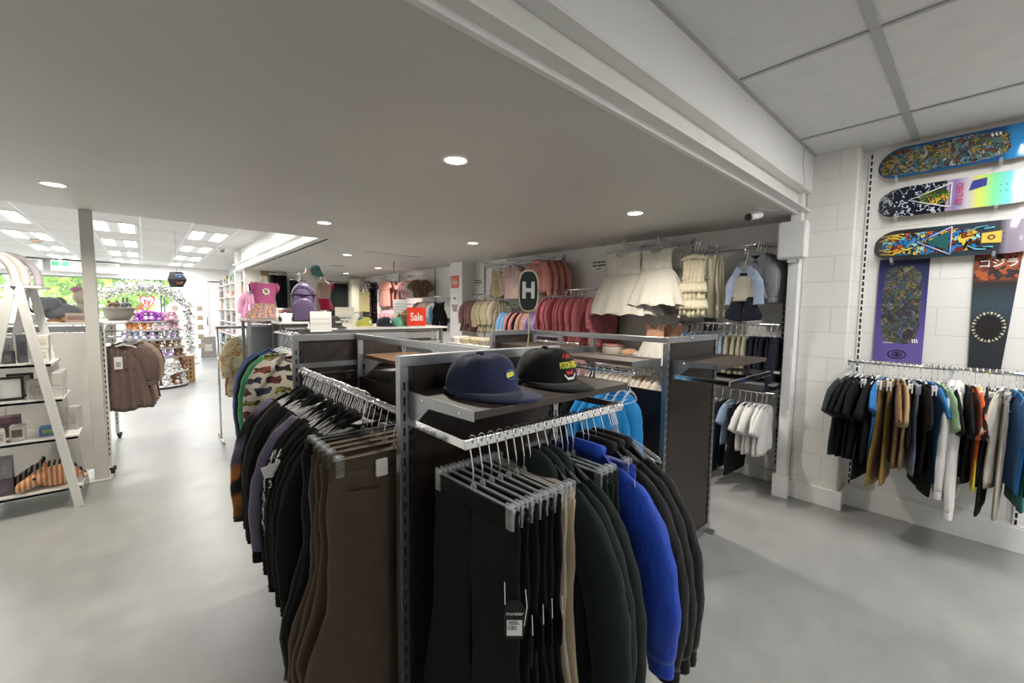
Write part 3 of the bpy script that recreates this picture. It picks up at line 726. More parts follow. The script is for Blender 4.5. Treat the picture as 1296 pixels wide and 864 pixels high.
# hangers
def hook_pts(h, R=.021):
    p = [(0, 0, -h), (0, 0, -h*.62), (.010, 0, -R-.018)]
    for a in range(-35, 215, 25): p.append((R*math.cos(math.radians(a)), 0, R*math.sin(math.radians(a))))
    return p
HCACHE = {}
def hanger(kind, loc, rz, label, group, h=.10, w=.40, body=None, hookr=.0018, tilt=0):
    key = (kind, h, w, hookr)
    if key not in HCACHE:
        hk = MB().tube(hook_pts(h), hookr, 6).mesh('hook', M_HOOK, True); b = MB(); extra = []
        if kind == 'shirt':
            for s in (-1, 1): b.tube([(s*.004, 0, -h-.004), (s*w*.25, 0, -h-.022), (s*w*.48, 0, -h-.058), (s*w*.5, 0, -h-.072)], [.008, .0075, .0065, .005], 8, r2=[.005, .0045, .004, .004])
            b.tube([(-w*.47, 0, -h-.068), (0, 0, -h-.075), (w*.47, 0, -h-.068)], .0035, 6); b.ball((0, 0, -h), (.010, .006, .014), 10, 6)
        else:
            b.box(-w/2, w/2, -.0035, .0035, -h-.022, -h-.002).box(-w/2, w/2, -.0055, .0055, -h-.006, -h-.001).ball((0, 0, -h+.004), (.011, .007, .015), 10, 6)
            for s in (-1, 1):
                c = MB(); x = s*(w/2-.012); c.box(x-.013, x+.013, -.012, -.006, -h-.052, -h+.014).box(x-.013, x+.013, .006, .012, -h-.052, -h+.014).tube([(x, -.013, -h+.006), (x, .013, -h+.006)], .006, 8)
                extra.append(('clip', c.mesh('clip', M_CLEAR)))
        HCACHE[key] = [('hook', hk), ('arms' if kind == 'shirt' else 'crossbar', b.mesh('arms', M_CLEAR, kind == 'shirt'))] + extra
    t = thing('clothes_hanger', label, 'hanger', loc, rz, group); t.rotation_euler = (0, tilt, rz)
    for n, me in HCACHE[key]:
        o = bpy.data.objects.new(n, me); COL.objects.link(o); o.parent = t
        if body and n != 'hook': o.material_slots[0].link = 'OBJECT'; o.material_slots[0].material = body
    return t
HS = {}
def small_hanger(loc, rz, label, group, h=.09, w=.26, mat=None):
    """hanger too small in the photo for parts: one mesh"""
    k = (h, w)
    if k not in HS:
        b = MB().tube(hook_pts(h, .016), .0022, 5).mat(1)
        for s in (-1, 1): b.tube([(0, 0, -h), (s*w*.25, 0, -h-.02), (s*w*.5, 0, -h-.05)], [.007, .007, .004], 6, r2=.004)
        HS[k] = b.mesh('hanger', [M_HOOK, M_CLEAR], True)
    o = bpy.data.objects.new('clothes_hanger', HS[k]); COL.objects.link(o); o.location = loc; o.rotation_euler = (0, 0, rz)
    if mat: o.material_slots[1].link = 'OBJECT'; o.material_slots[1].material = mat
    return tag(o, label, 'hanger', group)
C_BLACK = cloth('black_cotton', (.0055, .0055, .0058), sheen=0)
C_BLACK2 = cloth('washed_black_cotton', (.0085, .0085, .0088), sheen=0)
C_CHAR = cloth('charcoal_cotton', (.016, .017, .0175), sheen=.02)
C_BROWN = cloth('brown_canvas', '#54473a', var=.08, wr=.3)
C_BROWND = cloth('brown_seam', '#3a3026')
C_DGREEN = cloth('bottle_green_fleece', '#222b27', sheen=.05)
C_CREAM = cloth('cream_corduroy', '#bcae95')
C_BLUE = cloth('cobalt_nylon', '#1d47b8', rough=.5, wr=1.0)
C_SKYB = cloth('bright_blue_fleece', '#1f86c8', sheen=.25)
C_LAV = cloth('lavender_cotton', '#6c667c')
C_WHITE = cloth('white_cotton', '#d6d5d2', var=.04)
C_NAVY = cloth('navy_cotton', (.008, .010, .020), sheen=.02)
# ---------------------------------------------------------------- front rack: the rail along its aisle side
def m_tiedye():
    t = NT('tie_dye'); v = t.coord(); sx = t.n('ShaderNodeSeparateXYZ'); t.l(v, sx.inputs[0])
    nz = t.noise(v, 9, 4); mu = t.n('ShaderNodeMath', operation='MULTIPLY_ADD'); mu.inputs[1].default_value = .16; t.l(nz, mu.inputs[0]); t.l(sx.outputs['Z'], mu.inputs[2])
    mr = t.n('ShaderNodeMapRange'); mr.inputs[1].default_value = -.64; mr.inputs[2].default_value = .0; t.l(mu.outputs[0], mr.inputs[0])
    c = t.ramp(mr.outputs[0], [(0, hexc('#2f3526')), (.06, hexc('#9a6428')), (.15, hexc('#a8652a')), (.19, hexc('#16181c')), (.28, hexc('#1a1a20')), (.31, hexc('#b87430')), (.38, hexc('#a8642c')), (.42, hexc('#5a4c66')), (.55, hexc('#766c88')), (.66, hexc('#17151c')), (.78, hexc('#1a181e')), (.88, hexc('#6c6480'))])
    t.l(c, t.b.inputs['Base Color']); t.set(Roughness=.9); t.bump(t.noise(v, 16, 3), .3, .012); return t.m
M_TIE = m_tiedye()
LR = [  # y, kind, materials, text
 (2.50, 'long', {'a': C_CHAR, 's': M_TIE, 'c': M_TIE}, 'long sleeved top with purple and orange tie dyed sleeves by the far panel'),
 (2.46, 'hoodie', C_BLACK, 'black hoodie directly in front of the tie dyed sleeve top'),
 (2.41, 'hoodie', cloth('forest_fleece', '#1c241f'), 'very dark green hoodie near the far end of the rail'),
 (2.36, 'hoodie', C_BLACK2, 'washed black hoodie in front of the very dark green hoodie'),
 (2.30, 'hoodie', C_BLACK, 'black hoodie, fourth from the far end of the long rail'),
 (2.24, 'long', C_BLACK, 'thin black long sleeved top halfway to the lavender sleeve'),
 (2.18, 'hoodie', C_CHAR, 'charcoal hoodie just behind the black sleeves with lavender trim'),
 (2.12, 'hoodie', C_BLACK, 'black hoodie with a long plain sleeve behind the lavender top'),
 (2.06, 'long', {'a': C_LAV, 's': C_LAV, 'c': C_BLACK}, 'lavender long sleeved top among the black hoodies'),
 (2.00, 'hoodie', C_BLACK, 'black hoodie pressed against the front of the lavender top'),
 (1.95, 'long', C_BLACK, 'black top with white lettering down its sleeve'),
 (1.90, 'hoodie', C_BLACK2, 'black hoodie with a jagged white print beside the lettered sleeve'),
 (1.85, 'hoodie', C_BLACK, 'black hoodie with white loop print at the shoulder seam'),
 (1.80, 'long', C_BLACK, 'plain black top in front of the white printed sleeves'),
 (1.75, 'hoodie', C_BLACK2, 'second plain black hoodie behind the brown trousers'),
 (1.70, 'hoodie', C_BLACK, 'plain black hoodie closest to the dark jeans'),
 (1.655, 'jacket', C_BLACK, 'black jacket hanging against the dark denim trousers'),
]
RX = .655; G_LR = 'hangers crowded on the long chrome rail of the front rack'
for i, (y, k, m, lab) in enumerate(LR):
    kw = dict(long=dict(w=.38, L=.60, sl=.52, t=.014, out=.34, drop=.065), hoodie=dict(w=.39, L=.62, sl=.56, t=.016, out=.33, drop=.07), jacket=dict(w=.40, L=.64, sl=.56, t=.015, out=.33, drop=.07))[k]
    j = random.uniform(-1, 1)
    if i in (0, 8): kw = dict(kw, w=.43, out=.38)
    if i in (6, 7): kw = dict(kw, w=.36)
    t = garment(k, (RX+j*.008, y, 1.247), random.uniform(-.07, .07), m, lab, 'black tops on the long rail' if False else None, var=i % 3, **kw)
    hanger('shirt', (RX+j*.008, y, 1.247), t.rotation_euler[2], 'clear plastic hanger with a wire hook on the crowded aisle side rail', G_LR, w=.33, body=M_FROST)
C_DENIM = cloth('dark_denim', '#1d2024')
BR = [(1.60, C_DENIM, 'dark denim trousers on a clip hanger behind the brown trousers', .88), (1.555, C_BLACK2, 'black trousers between the dark denim pair and the brown pairs', .88),
      (1.51, C_BROWN, 'fourth pair of brown canvas trousers, furthest back of the four', .92), (1.455, C_BROWN, 'third pair of brown canvas trousers from the front', .92),
      (1.40, C_BROWN, 'second pair of brown canvas trousers, behind the pair with the white security tag', .92), (1.325, C_BROWN, 'brown canvas trousers at the front of the rail with a white security tag', .95)]
for i, (y, m, lab, L) in enumerate(BR):
    x = .632
    t = garment('pants', (x, y, 1.247), random.uniform(-.02, .04), m, lab, var=i % 3, w=.43, L=L, t=.016, h=.135, taper=.92, cord=0)
    hanger('clip', (x, y, 1.247), t.rotation_euler[2], 'clear clip hanger with a wire hook on the crowded aisle side rail', G_LR, h=.125, w=.40)
# more hangers jammed along the same rail
yy = 1.63
while yy < 2.52:
    hanger('shirt', (RX+random.uniform(-.004, .004), yy, 1.247), random.uniform(-.12, .12), 'clear plastic hanger with a wire hook on the crowded aisle side rail', G_LR, w=.30, hookr=.0024, body=M_FROST)
    yy += .024
tg = thing('security_tag', 'white rounded security tag pinned to the brown trousers at the front', 'security tag', (.575, 1.302, 1.075))
MB().box(-.021, .021, -.009, .002, -.03, .03).build('tag_body', plain('tag_ivory', (.78, .77, .70), .4, var=.02), tg, bev=.007)
MB().ball((0, -.009, 0), (.010, .006, .010), 14, 8).build('pin_dome', plain('tag_ivory_dome', (.84, .83, .77), .35, var=.02), tg, True)
# prints on the black sleeves
def sleeve_edge(root, z, side=-1):
    """outermost point of a garment's sleeve at height z, in the garment's own frame"""
    best = None
    for ch in root.children:
        if ch.name.startswith(('sleeve', 'cuff')):
            for v in ch.data.vertices:
                if abs(v.co.z-z) < .022 and (best is None or v.co.x*side > best.x*side): best = v.co.copy()
    return best
def marks(parent, strokes, r=.0026):
    """strokes: lists of (y offset, z) drawn on the outside of the sleeve"""
    for st in strokes:
        P = []
        for dy, z in st:
            e = sleeve_edge(parent, z)
            if e is None: break
            P.append((e.x-.0005+abs(dy)*.28, e.y+dy, z))
        if len(P) == len(st): MB().tube(P, r, 5, r2=.0012, up=(1, 0, 0)).build('white_print', M_PAPER, parent, True)
for o in list(bpy.data.objects):
    l = o.get('label', '')
    if l.startswith('black top with white lettering'):
        for q in range(6):
            z = -.28-.06*q; marks(o, [[(-.022, z), (-.006, z+.03), (.010, z-.01)], [(-.020, z-.028), (-.004, z-.034), (.008, z-.022)], [(-.012, z+.022), (-.016, z-.02)]])
    if l.startswith('black hoodie with a jagged'):
        marks(o, [[(-.028+.010*k, -.26+.020*(k % 2)) for k in range(6)], [(-.028+.010*k, -.285+.020*(k % 2)) for k in range(6)]], .002)
    if l.startswith('black hoodie with white loop'):
        for z in (-.27, -.31, -.35): marks(o, [[(-.010+.010*math.cos(a), z+.014*math.sin(a)) for a in [.4+4.6*k/8 for k in range(9)]]], .0028)
cd = thing('swing_tag', 'blank white card tag folded over a black sleeve', 'tag', (.355, 1.86, .955))
MB().prism([(-.045, .015), (.045, .03), (.035, -.03), (-.03, -.03)], .0012, lambda p: (p[0]*.8, p[2]-.012, p[1])).build('card', M_PAPER, cd)
MB().tube([(0, -.011, .022), (.006, -.006, .05), (.014, 0, .075)], .001, 5).build('string', M_PAPER, cd)

# ---------------------------------------------------------------- front rack: the rail facing the boards wall
RZ = 1.238; RY = .905; G_AR = 'hangers on the flat chrome rail under the cap shelf'
def ar_hanger(kind, x, rz, **k): k.setdefault('w', .33); return hanger(kind, (x, RY, RZ), rz, 'clear %s hanger with a wire hook on the flat rail under the caps' % ('clip' if kind == 'clip' else 'plastic'), G_AR, hookr=.0022, **k)
C_DRAW = cloth('black_cord', (.02, .02, .02))
for i, (x, lab) in enumerate(((.665, 'black trousers with a button fly at the post end of the flat rail'), (.697, 'second pair of black trousers on the flat rail, with a swing tag in front'), (.730, 'third pair of black trousers, hung between the tagged pairs'),
        (.762, 'fourth pair of black trousers from the post end'), (.795, 'fifth pair of black trousers from the post end'), (.826, 'black trousers next to the cream corduroy pair'))):
    t = garment('pants', (x, RY, RZ), R90+random.uniform(-.05, .05)-.0, C_BLACK if i % 2 else C_BLACK2, lab, var=i % 3, w=.36, L=.93, t=.012, h=.145, taper=.9, cord=1)
    ar_hanger('clip', x, t.rotation_euler[2], h=.130, w=.34)
    MB().cyl((-.06 if i == 0 else .05, -.013, -.163), .007, -.004, 12, 1).build('button', C_CHAR, t)
for i, (x, lab) in enumerate(((.858, 'cream corduroy trousers beside the black pairs'), (.885, 'second cream corduroy pair squeezed against the bottle green hoodies'))):
    t = garment('pants', (x, RY, RZ), R90+random.uniform(-.04, .04), C_CREAM, lab, var=i, w=.35, L=.92, t=.011, h=.145, taper=.85, cord=1)
    ar_hanger('clip', x, t.rotation_euler[2], h=.130, w=.34)
for i, (x, lab) in enumerate(((.925, 'bottle green hoodie next to the cream trousers'), (.962, 'second bottle green hoodie in the middle of the flat rail'), (1.0, 'third bottle green hoodie, its sleeve hanging furthest out'))):
    t = garment('hoodie', (x, RY, RZ), R90+random.uniform(-.05, .05), C_DGREEN, lab, var=i, w=.38, L=.66, sl=.56, t=.017, h=.10, puff=1.12, out=.42, drop=.08)
    ar_hanger('shirt', x, t.rotation_euler[2])
for i, (x, lab) in enumerate(((1.035, 'bottle green track trousers with gathered waist beside the green hoodies'), (1.062, 'second pair of bottle green track trousers'), (1.09, 'bottle green track trousers just in front of the blue jacket'))):
    t = garment('pants', (x, RY, RZ), R90+random.uniform(-.03, .03), C_DGREEN, lab, var=i, w=.37, L=.80, t=.013, h=.145, taper=.75, cord=1)
    ar_hanger('clip', x, t.rotation_euler[2], h=.130, w=.34)
t = garment('jacket', (1.145, RY, RZ), R90+.03, {'a': C_BLUE, 'z': C_BLUE}, 'bright cobalt blue jacket with elasticated cuffs on the flat rail', var=1, w=.39, L=.64, sl=.50, t=.020, puff=1.2, out=.44, drop=.085); ar_hanger('shirt', 1.145, R90)
t = garment('pants', (1.175, RY, RZ), R90, C_BLUE, 'cobalt blue trousers hung behind the blue jacket', var=2, w=.38, L=.86, t=.016, h=.145, taper=.8, cord=0); ar_hanger('clip', 1.175, R90, h=.13, w=.34)
for i, (x, lab) in enumerate(((1.215, 'black rain jacket pressed against the blue jacket'), (1.262, 'second black rain jacket with a wide sleeve'), (1.31, 'black padded jacket at the open end of the flat rail'))):
    garment('jacket', (x, RY, RZ), R90+random.uniform(-.04, .06), {'a': cloth('black_shell', (.0048, .0048, .0052), rough=.75, wr=.9), 'z': C_BLACK}, lab, var=i, w=.40, L=.66, sl=.54, t=.020, puff=1.2, out=.44, drop=.085); ar_hanger('shirt', x, R90, w=.34)
for x in (1.325, 1.335, 1.345, 1.352): ar_hanger('shirt', x, R90+random.uniform(-.1, .1), w=.36)
# swing tags on the black trousers
for i, (x, y, z) in enumerate(((.655, .722, .845), (.70, .72, .76), (.733, .715, .775), (.766, .715, .775), (.80, .71, .77))):
    t = thing('swing_tag', ('black swing tag with a white price sticker on the front pair of black trousers' if i == 0 else 'black swing tag turned edge on against the black trousers'), 'tag', (x, y-.005, z), (-.72 if i == 0 else R90-.25), None if i == 0 else 'edge-on swing tags on the black trousers')
    tb = MB().prism([(-.022, -.055), (.022, -.055), (.026, -.03), (.026, .02), (.014, .045), (-.014, .045), (-.026, .02), (-.026, -.03)], .0015, lambda p: (p[0], p[2], p[1])); tb.build('card', M_INK, t)
    MB().tube([(-.024, 0, .035), (-.026, .004, .09)], .0012, 5).tube([(.024, 0, -.02), (.03, -.002, .03), (.026, .006, .07)], .0012, 5).build('string', M_PAPER, t)
    if i == 0:
        MB().box(-.019, .019, -.0012, 0, -.045, -.005).build('price_sticker', M_PAPER, t)
        text('lettering', 'munster', .013, M_PAPER, t, (0, -.0008, .012), (R90, 0, 0), .0004)
        b = MB()
        for q, wd in enumerate((2, 1, 1, 3, 1, 2, 1, 1)): b.box(-.015+q*.0028, -.015+q*.0028+wd*.0006, -.0018, -.0011, -.03, -.018)
        for q in range(3): b.box(-.015, .012-q*.003, -.0018, -.0011, -.012+q*.0035-.003, -.0105+q*.0035-.003)
        b.build('barcode', M_INK, t)
t = thing('swing_tag', 'white card swing tag on the blue jacket', 'tag', (1.135, .685, .985), R90-.2)
MB().prism([(-.03, -.045), (.03, -.045), (.03, .03), (.018, .045), (-.018, .045), (-.03, .03)], .0015, lambda p: (p[0], p[2], p[1])).build('card', M_PAPER, t); MB().tube([(0, 0, .04), (.004, .004, .09)], .0012, 5).build('string', M_PAPER, t)
# blue fleeces on the second rack's rail
G_BF = None
for i, (y, k, m, lab) in enumerate(((1.42, 'long', C_SKYB, 'bright blue fleece top closest to the rack post'), (1.475, 'hoodie', C_SKYB, 'bright blue hooded fleece between two blue fleeces'), (1.53, 'long', C_SKYB, 'bright blue fleece top next to the black pullover'),
        (1.61, 'hoodie', C_BLACK, 'black pullover beside the bright blue fleeces'), (1.69, 'hoodie', C_BLACK2, 'black pullover behind the cap shelf on the second rack'), (2.05, 'long', C_BLACK, 'black top further along the second rack rail'))):
    t = garment(k, (2.07, y, 1.255), -.42+random.uniform(-.1, .1), m, lab, var=i % 3, w=.23, L=.40, sl=.32, t=.018, puff=.85, out=.18, drop=.06)
    hanger('shirt', (2.07, y, 1.255), t.rotation_euler[2], 'white topped hanger on the second rack rail', 'hangers on the second rack rail', w=.20)
yy = 1.31
while yy < 2.4:
    hanger('shirt', (2.07, yy, 1.255), random.uniform(-.1, .1), 'white topped hanger on the second rack rail', 'hangers on the second rack rail', w=.18, hookr=.0028); yy += .055
t = garment('tee', (1.29, 1.62, 1.235), .1, cloth('sky_shirt', '#4aa3d8'), 'light blue top seen under the cap shelf behind the flat rail', var=1, w=.4, L=.42, sl=.15, t=.014)
hanger('shirt', (1.29, 1.62, 1.235), .1, 'clear hanger carrying the light blue top inside the front rack', None)
for i, y in enumerate((1.42, 1.50, 1.74, 1.86, 2.0, 2.14)):
    garment('hoodie', (1.29, y, 1.235), random.uniform(-.1, .1), (C_BLACK, C_NAVY)[i % 2], ('black hoodie on the hidden inner rail of the front rack', 'navy hoodie on the hidden inner rail of the front rack')[i % 2], 'dark hoodies on the inner rail of the front rack', var=i % 3, w=.42, L=.56, sl=.46, t=.015)
# caps -----------------------------------------------------------------
def cap(name_label, loc, rz, mat, brim_mat=None, s=1.0, front=None, group=None, squash=1.0):
    t = thing('cap', name_label, 'cap', loc, rz, group); t.scale = (s, s, s)
    cr = MB(); rings = []; n = 36
    for j in range(13):
        v = j/12; ph = v*PI/2*.985; ring = []
        for i in range(n):
            a = 2*PI*i/n; seam = 1-.008*abs(math.sin(3*a))**8*0+.006*math.cos(6*a)
            rx = .085*math.cos(ph)**.62; ry = .098*math.cos(ph)**.58
            fr = max(0, -math.sin(a))
            z = .105*squash*math.sin(ph)**1.05+.016*fr*math.sin(ph)*math.cos(ph)*2 + .003*math.sin(5*a+3*v)*v
            ring.append((rx*math.cos(a)*seam, ry*math.sin(a)*seam+.006*v, z+.004+.010*(1-v)*(math.cos(a)**2)*.3))
        rings.append(ring)
    cr.loft(rings, False, True); cr.build('crown', mat, t, True)
    MB().lathe([(.012, -.002), (.010, .004), (.004, .007)], 14, (0, .006, .112*squash)).build('top_button', mat, t, True)
    br = MB(); P0 = []; 
    R_ = []
    for i in range(19):
        a = PI+PI*(i/18)
        inn = (.084*math.cos(a)*.99, .097*math.sin(a)*.99); k = math.sin(PI*i/18)
        out = (.090*math.cos(a), .097*math.sin(a)-.078*k**.75)
        R_.append([(inn[0]+(out[0]-inn[0])*q, inn[1]+(out[1]-inn[1])*q, .012-.010*q*k-.012*(2*abs(i/18-.5))**2*q) for q in (0, .33, .66, 1)])
    top = [[(x, y, z+.003) for x, y, z in r] for r in R_]; bot = [[(x, y, z) for x, y, z in reversed(r)] for r in R_]
    br.loft([a+b for a, b in zip(top, bot)], True, True)
    br.build('brim', brim_mat or mat, t, True)
    MB().tube([(.0865*math.cos(a)*1.0, .0995*math.sin(a), .010) for a in [PI*.0+PI*i/20 for i in range(21)]], .006, 6, r2=.003).build('sweatband', mat, t, True)
    return t
C_CAPN = cloth('navy_twill', '#2b3350', var=.12, wr=.2); C_CAPK = cloth('black_corduroy', (.012, .012, .012), wr=.15)
# ---------------------------------------------------------------- caps on the front rack's shelf
M_YEL = plain('thread_yellow', '#d9d24a', .7); M_RED = plain('thread_red', '#b3231d', .7); M_BLUEP = plain('thread_blue', '#3f6fae', .7)
def on_crown(a, z, off, squash):
    """point on a cap's crown: a = angle from the front, z = height"""
    ph = math.asin(min(.98, max(.02, z/(.105*squash)))); v = ph/(PI/2*.985)
    rx = .085*math.cos(ph)**.62+off; ry = .098*math.cos(ph)**.58+off; th = -PI/2+a; seam = 1+.006*math.cos(6*th)
    zz = .105*squash*math.sin(ph)**1.05+.016*max(0, -math.sin(th))*math.sin(ph)*math.cos(ph)*2+.003*math.sin(5*th+3*v)*v
    return (rx*math.cos(th)*seam, ry*math.sin(th)*seam+.006*v, zz+.004+.010*(1-v)*(math.cos(th)**2)*.3)
def wrap(name, me, mat, capo, x0, z0, squash, off=.0022, sx=1.0):
    for v in me.vertices:
        x, y, d = v.co; v.co = on_crown((x*sx+x0)/.095, z0+y, off+d, squash)
    me.materials.clear(); me.materials.append(mat); o = bpy.data.objects.new(name, me); COL.objects.link(o); o.parent = capo; return o
def flat(poly, n=1):
    m = MB(); m.prism(poly, .0012); return m.mesh('m', M_INK)
def ringflat(a, b, w_):
    m = MB(); q = [2*PI*i/24 for i in range(24)]
    m.loft([[((a+o)*math.cos(t), (b+o)*math.sin(t), h) for t in q] for o, h in ((-w_, 0), (-w_, .0016), (w_, .0016), (w_, 0))], False, False); return m.mesh('m', M_INK)
c1 = cap('navy blue cap with a small yellow badge on the shelf of the front rack', (.815, 1.065, 1.335), .14, C_CAPN, s=1.30, squash=.86)
wrap('badge_ring', ringflat(.019, .0085, .001), M_BLUEP, c1, .004, .040, .86)
wrap('badge', flat([(-.018, -.006), (.014, -.003), (.02, .006), (-.014, .004)]), M_YEL, c1, .004, .040, .86, .0015)
c2 = cap('black corduroy cap with yellow lettering on the shelf of the front rack', (1.115, 1.065, 1.335), -.12, C_CAPK, s=1.28, squash=.9)
wrap('red_patch', flat([(-.018, .022), (-.010, .027), (0, .021), (.012, .027), (.018, .022), (.016, -.02), (-.014, -.02)]), M_RED, c2, .010, .046, .9, .0008)
wrap('lettering', text_mesh('POTION HEAD', .019, .0006, .0007, space=.95), M_YEL, c2, .010, .046, .9, .0030, .62)
wrap('white_bone', flat([(-.024, -.018), (-.012, -.026), (.012, -.026), (.024, -.018), (.024, -.022), (.012, -.031), (-.012, -.031), (-.024, -.022)]), M_PAPER, c2, .010, .046, .9, .0016)
# oval shelf talker on a cream stem
t = thing('shelf_flag', 'dark oval sign with a bold white letter above the black cap', 'sign', (1.172, 1.225, 1.40), -.7)
def oval(a, b, n=28, k=.62):
    return [(a*math.copysign(abs(math.cos(2*PI*i/n))**k, math.cos(2*PI*i/n)), b*math.copysign(abs(math.sin(2*PI*i/n))**.8, math.sin(2*PI*i/n))) for i in range(n)]
MB().prism(oval(.036, .078), .004, lambda p: (p[0], p[2]-.002, p[1]+.283)).build('sign_board', plain('flag_dark', '#22302f', .5), t)
MB().tube([(x, 0, z+.283) for x, z in oval(.039, .081)+[oval(.039, .081)[0]]], .0035, 6).tube([(0, 0, .19), (.004, 0, .10), (-.006, .0, .03), (-.012, 0, .0)], .003, 6).build('cream_stem', plain('cream_cord', '#cfc4a6', .6), t, True)
text('lettering', 'H', .088, M_PAPER, t, (0, -.0025, .283), (R90, 0, 0), .0005, .004, sx=.85)
MB().box(-.012, .012, -.008, .02, -.012, .008).build('clip', M_STEEL, t)

# ---------------------------------------------------------------- skate decks on the block wall
def art_mat(name, base, cols, scale=26, mask=None, lines=None, shine=.15, holo=None):
    """printed deck art: cells of colour with dark outlines, kept inside a mask along the deck (local y) and across (local z)"""
    t = NT(name); v = t.coord(); sx = t.n('ShaderNodeSeparateXYZ'); t.l(v, sx.inputs[0])
    nz = t.n('ShaderNodeTexNoise'); nz.inputs['Scale'].default_value = 9; nz.inputs['Detail'].default_value = 3; t.l(v, nz.inputs['Vector'])
    mx0 = t.n('ShaderNodeMix', data_type='VECTOR'); mx0.inputs[0].default_value = .22; t.l(v, mx0.inputs[4]); t.l(nz.outputs['Color'], mx0.inputs[5])
    vo = t.n('ShaderNodeTexVoronoi'); vo.inputs['Scale'].default_value = scale; t.l(mx0.outputs[1], vo.inputs['Vector'])
    sp = t.n('ShaderNodeSeparateColor'); t.l(vo.outputs['Color'], sp.inputs[0])
    cc = t.ramp(sp.outputs[0], [(i/len(cols), hexc(c)) for i, c in enumerate(cols)], 'CONSTANT')
    vd = t.n('ShaderNodeTexVoronoi'); vd.feature = 'DISTANCE_TO_EDGE'; vd.inputs['Scale'].default_value = scale; t.l(mx0.outputs[1], vd.inputs['Vector'])
    ed = t.n('ShaderNodeMath', operation='LESS_THAN'); ed.inputs[1].default_value = .07; t.l(vd.outputs[0], ed.inputs[0])
    m1 = t.n('ShaderNodeMix', data_type='RGBA'); t.l(ed.outputs[0], m1.inputs[0]); t.l(cc, m1.inputs[6]); m1.inputs[7].default_value = (.02, .025, .03, 1)
    w2 = t.n('ShaderNodeTexVoronoi'); w2.inputs['Scale'].default_value = scale*2.6; t.l(v, w2.inputs['Vector'])
    l2 = t.n('ShaderNodeMath', operation='LESS_THAN'); l2.inputs[1].default_value = .2; t.l(w2.outputs[0], l2.inputs[0])
    m2 = t.n('ShaderNodeMix', data_type='RGBA'); mm = t.n('ShaderNodeMath', operation='MULTIPLY'); mm.inputs[1].default_value = .7; t.l(l2.outputs[0], mm.inputs[0])
    t.l(mm.outputs[0], m2.inputs[0]); t.l(m1.outputs[2], m2.inputs[6]); m2.inputs[7].default_value = (*hexc(cols[-1]), 1)
    def axis_mask(out, c, h):
        a = t.n('ShaderNodeMath', operation='SUBTRACT'); a.inputs[1].default_value = c; t.l(out, a.inputs[0])
        b = t.n('ShaderNodeMath', operation='DIVIDE'); b.inputs[1].default_value = h; t.l(a.outputs[0], b.inputs[0])
        p = t.n('ShaderNodeMath', operation='POWER'); p.inputs[1].default_value = 4
        ab = t.n('ShaderNodeMath', operation='ABSOLUTE'); t.l(b.outputs[0], ab.inputs[0]); t.l(ab.outputs[0], p.inputs[0]); return p.outputs[0]
    ay, az = axis_mask(sx.outputs['Y'], mask[0], mask[1]), axis_mask(sx.outputs['Z'], mask[2], mask[3])
    ad = t.n('ShaderNodeMath', operation='ADD'); t.l(ay, ad.inputs[0]); t.l(az, ad.inputs[1])
    nn = t.n('ShaderNodeMath', operation='MULTIPLY_ADD'); nn.inputs[1].default_value = .9; t.l(nz.outputs['Fac'], nn.inputs[0]); t.l(ad.outputs[0], nn.inputs[2])
    ins = t.n('ShaderNodeMath', operation='LESS_THAN'); ins.inputs[1].default_value = 1.35; t.l(nn.outputs[0], ins.inputs[0])
    # base: stops along y
    mr = t.n('ShaderNodeMapRange'); mr.inputs[1].default_value = base[0]; mr.inputs[2].default_value = base[1]; t.l(sx.outputs[base[2]], mr.inputs[0])
    bc = t.ramp(mr.outputs[0], [(p, hexc(c)) for p, c in base[3]], base[4] if len(base) > 4 else 'LINEAR')
    if lines:
        ln = t.noise(v, lines[1], 3, .6); fr = t.n('ShaderNodeMath', operation='MULTIPLY'); fr.inputs[1].default_value = 5.5; t.l(ln, fr.inputs[0])
        f2 = t.n('ShaderNodeMath', operation='FRACT'); t.l(fr.outputs[0], f2.inputs[0]); f3 = t.n('ShaderNodeMath', operation='LESS_THAN'); f3.inputs[1].default_value = .16; t.l(f2.outputs[0], f3.inputs[0])
        gt = t.n('ShaderNodeMath', operation='GREATER_THAN'); gt.inputs[1].default_value = lines[2]; t.l(sx.outputs['Y'], gt.inputs[0])
        f4 = t.n('ShaderNodeMath', operation='MULTIPLY'); t.l(f3.outputs[0], f4.inputs[0]); t.l(gt.outputs[0], f4.inputs[1])
        m4 = t.n('ShaderNodeMix', data_type='RGBA'); t.l(f4.outputs[0], m4.inputs[0]); t.l(bc, m4.inputs[6]); m4.inputs[7].default_value = (*hexc(lines[0]), 1); bc = m4.outputs[2]
    m3 = t.n('ShaderNodeMix', data_type='RGBA'); t.l(ins.outputs[0], m3.inputs[0]); t.l(bc, m3.inputs[6]); t.l(m2.outputs[2], m3.inputs[7])
    t.l(m3.outputs[2], t.b.inputs['Base Color']); t.set(Roughness=shine); return t.m
M_PLY = striped('maple_ply', '#c9a26c', '#7a4f2c', 400, 'X')
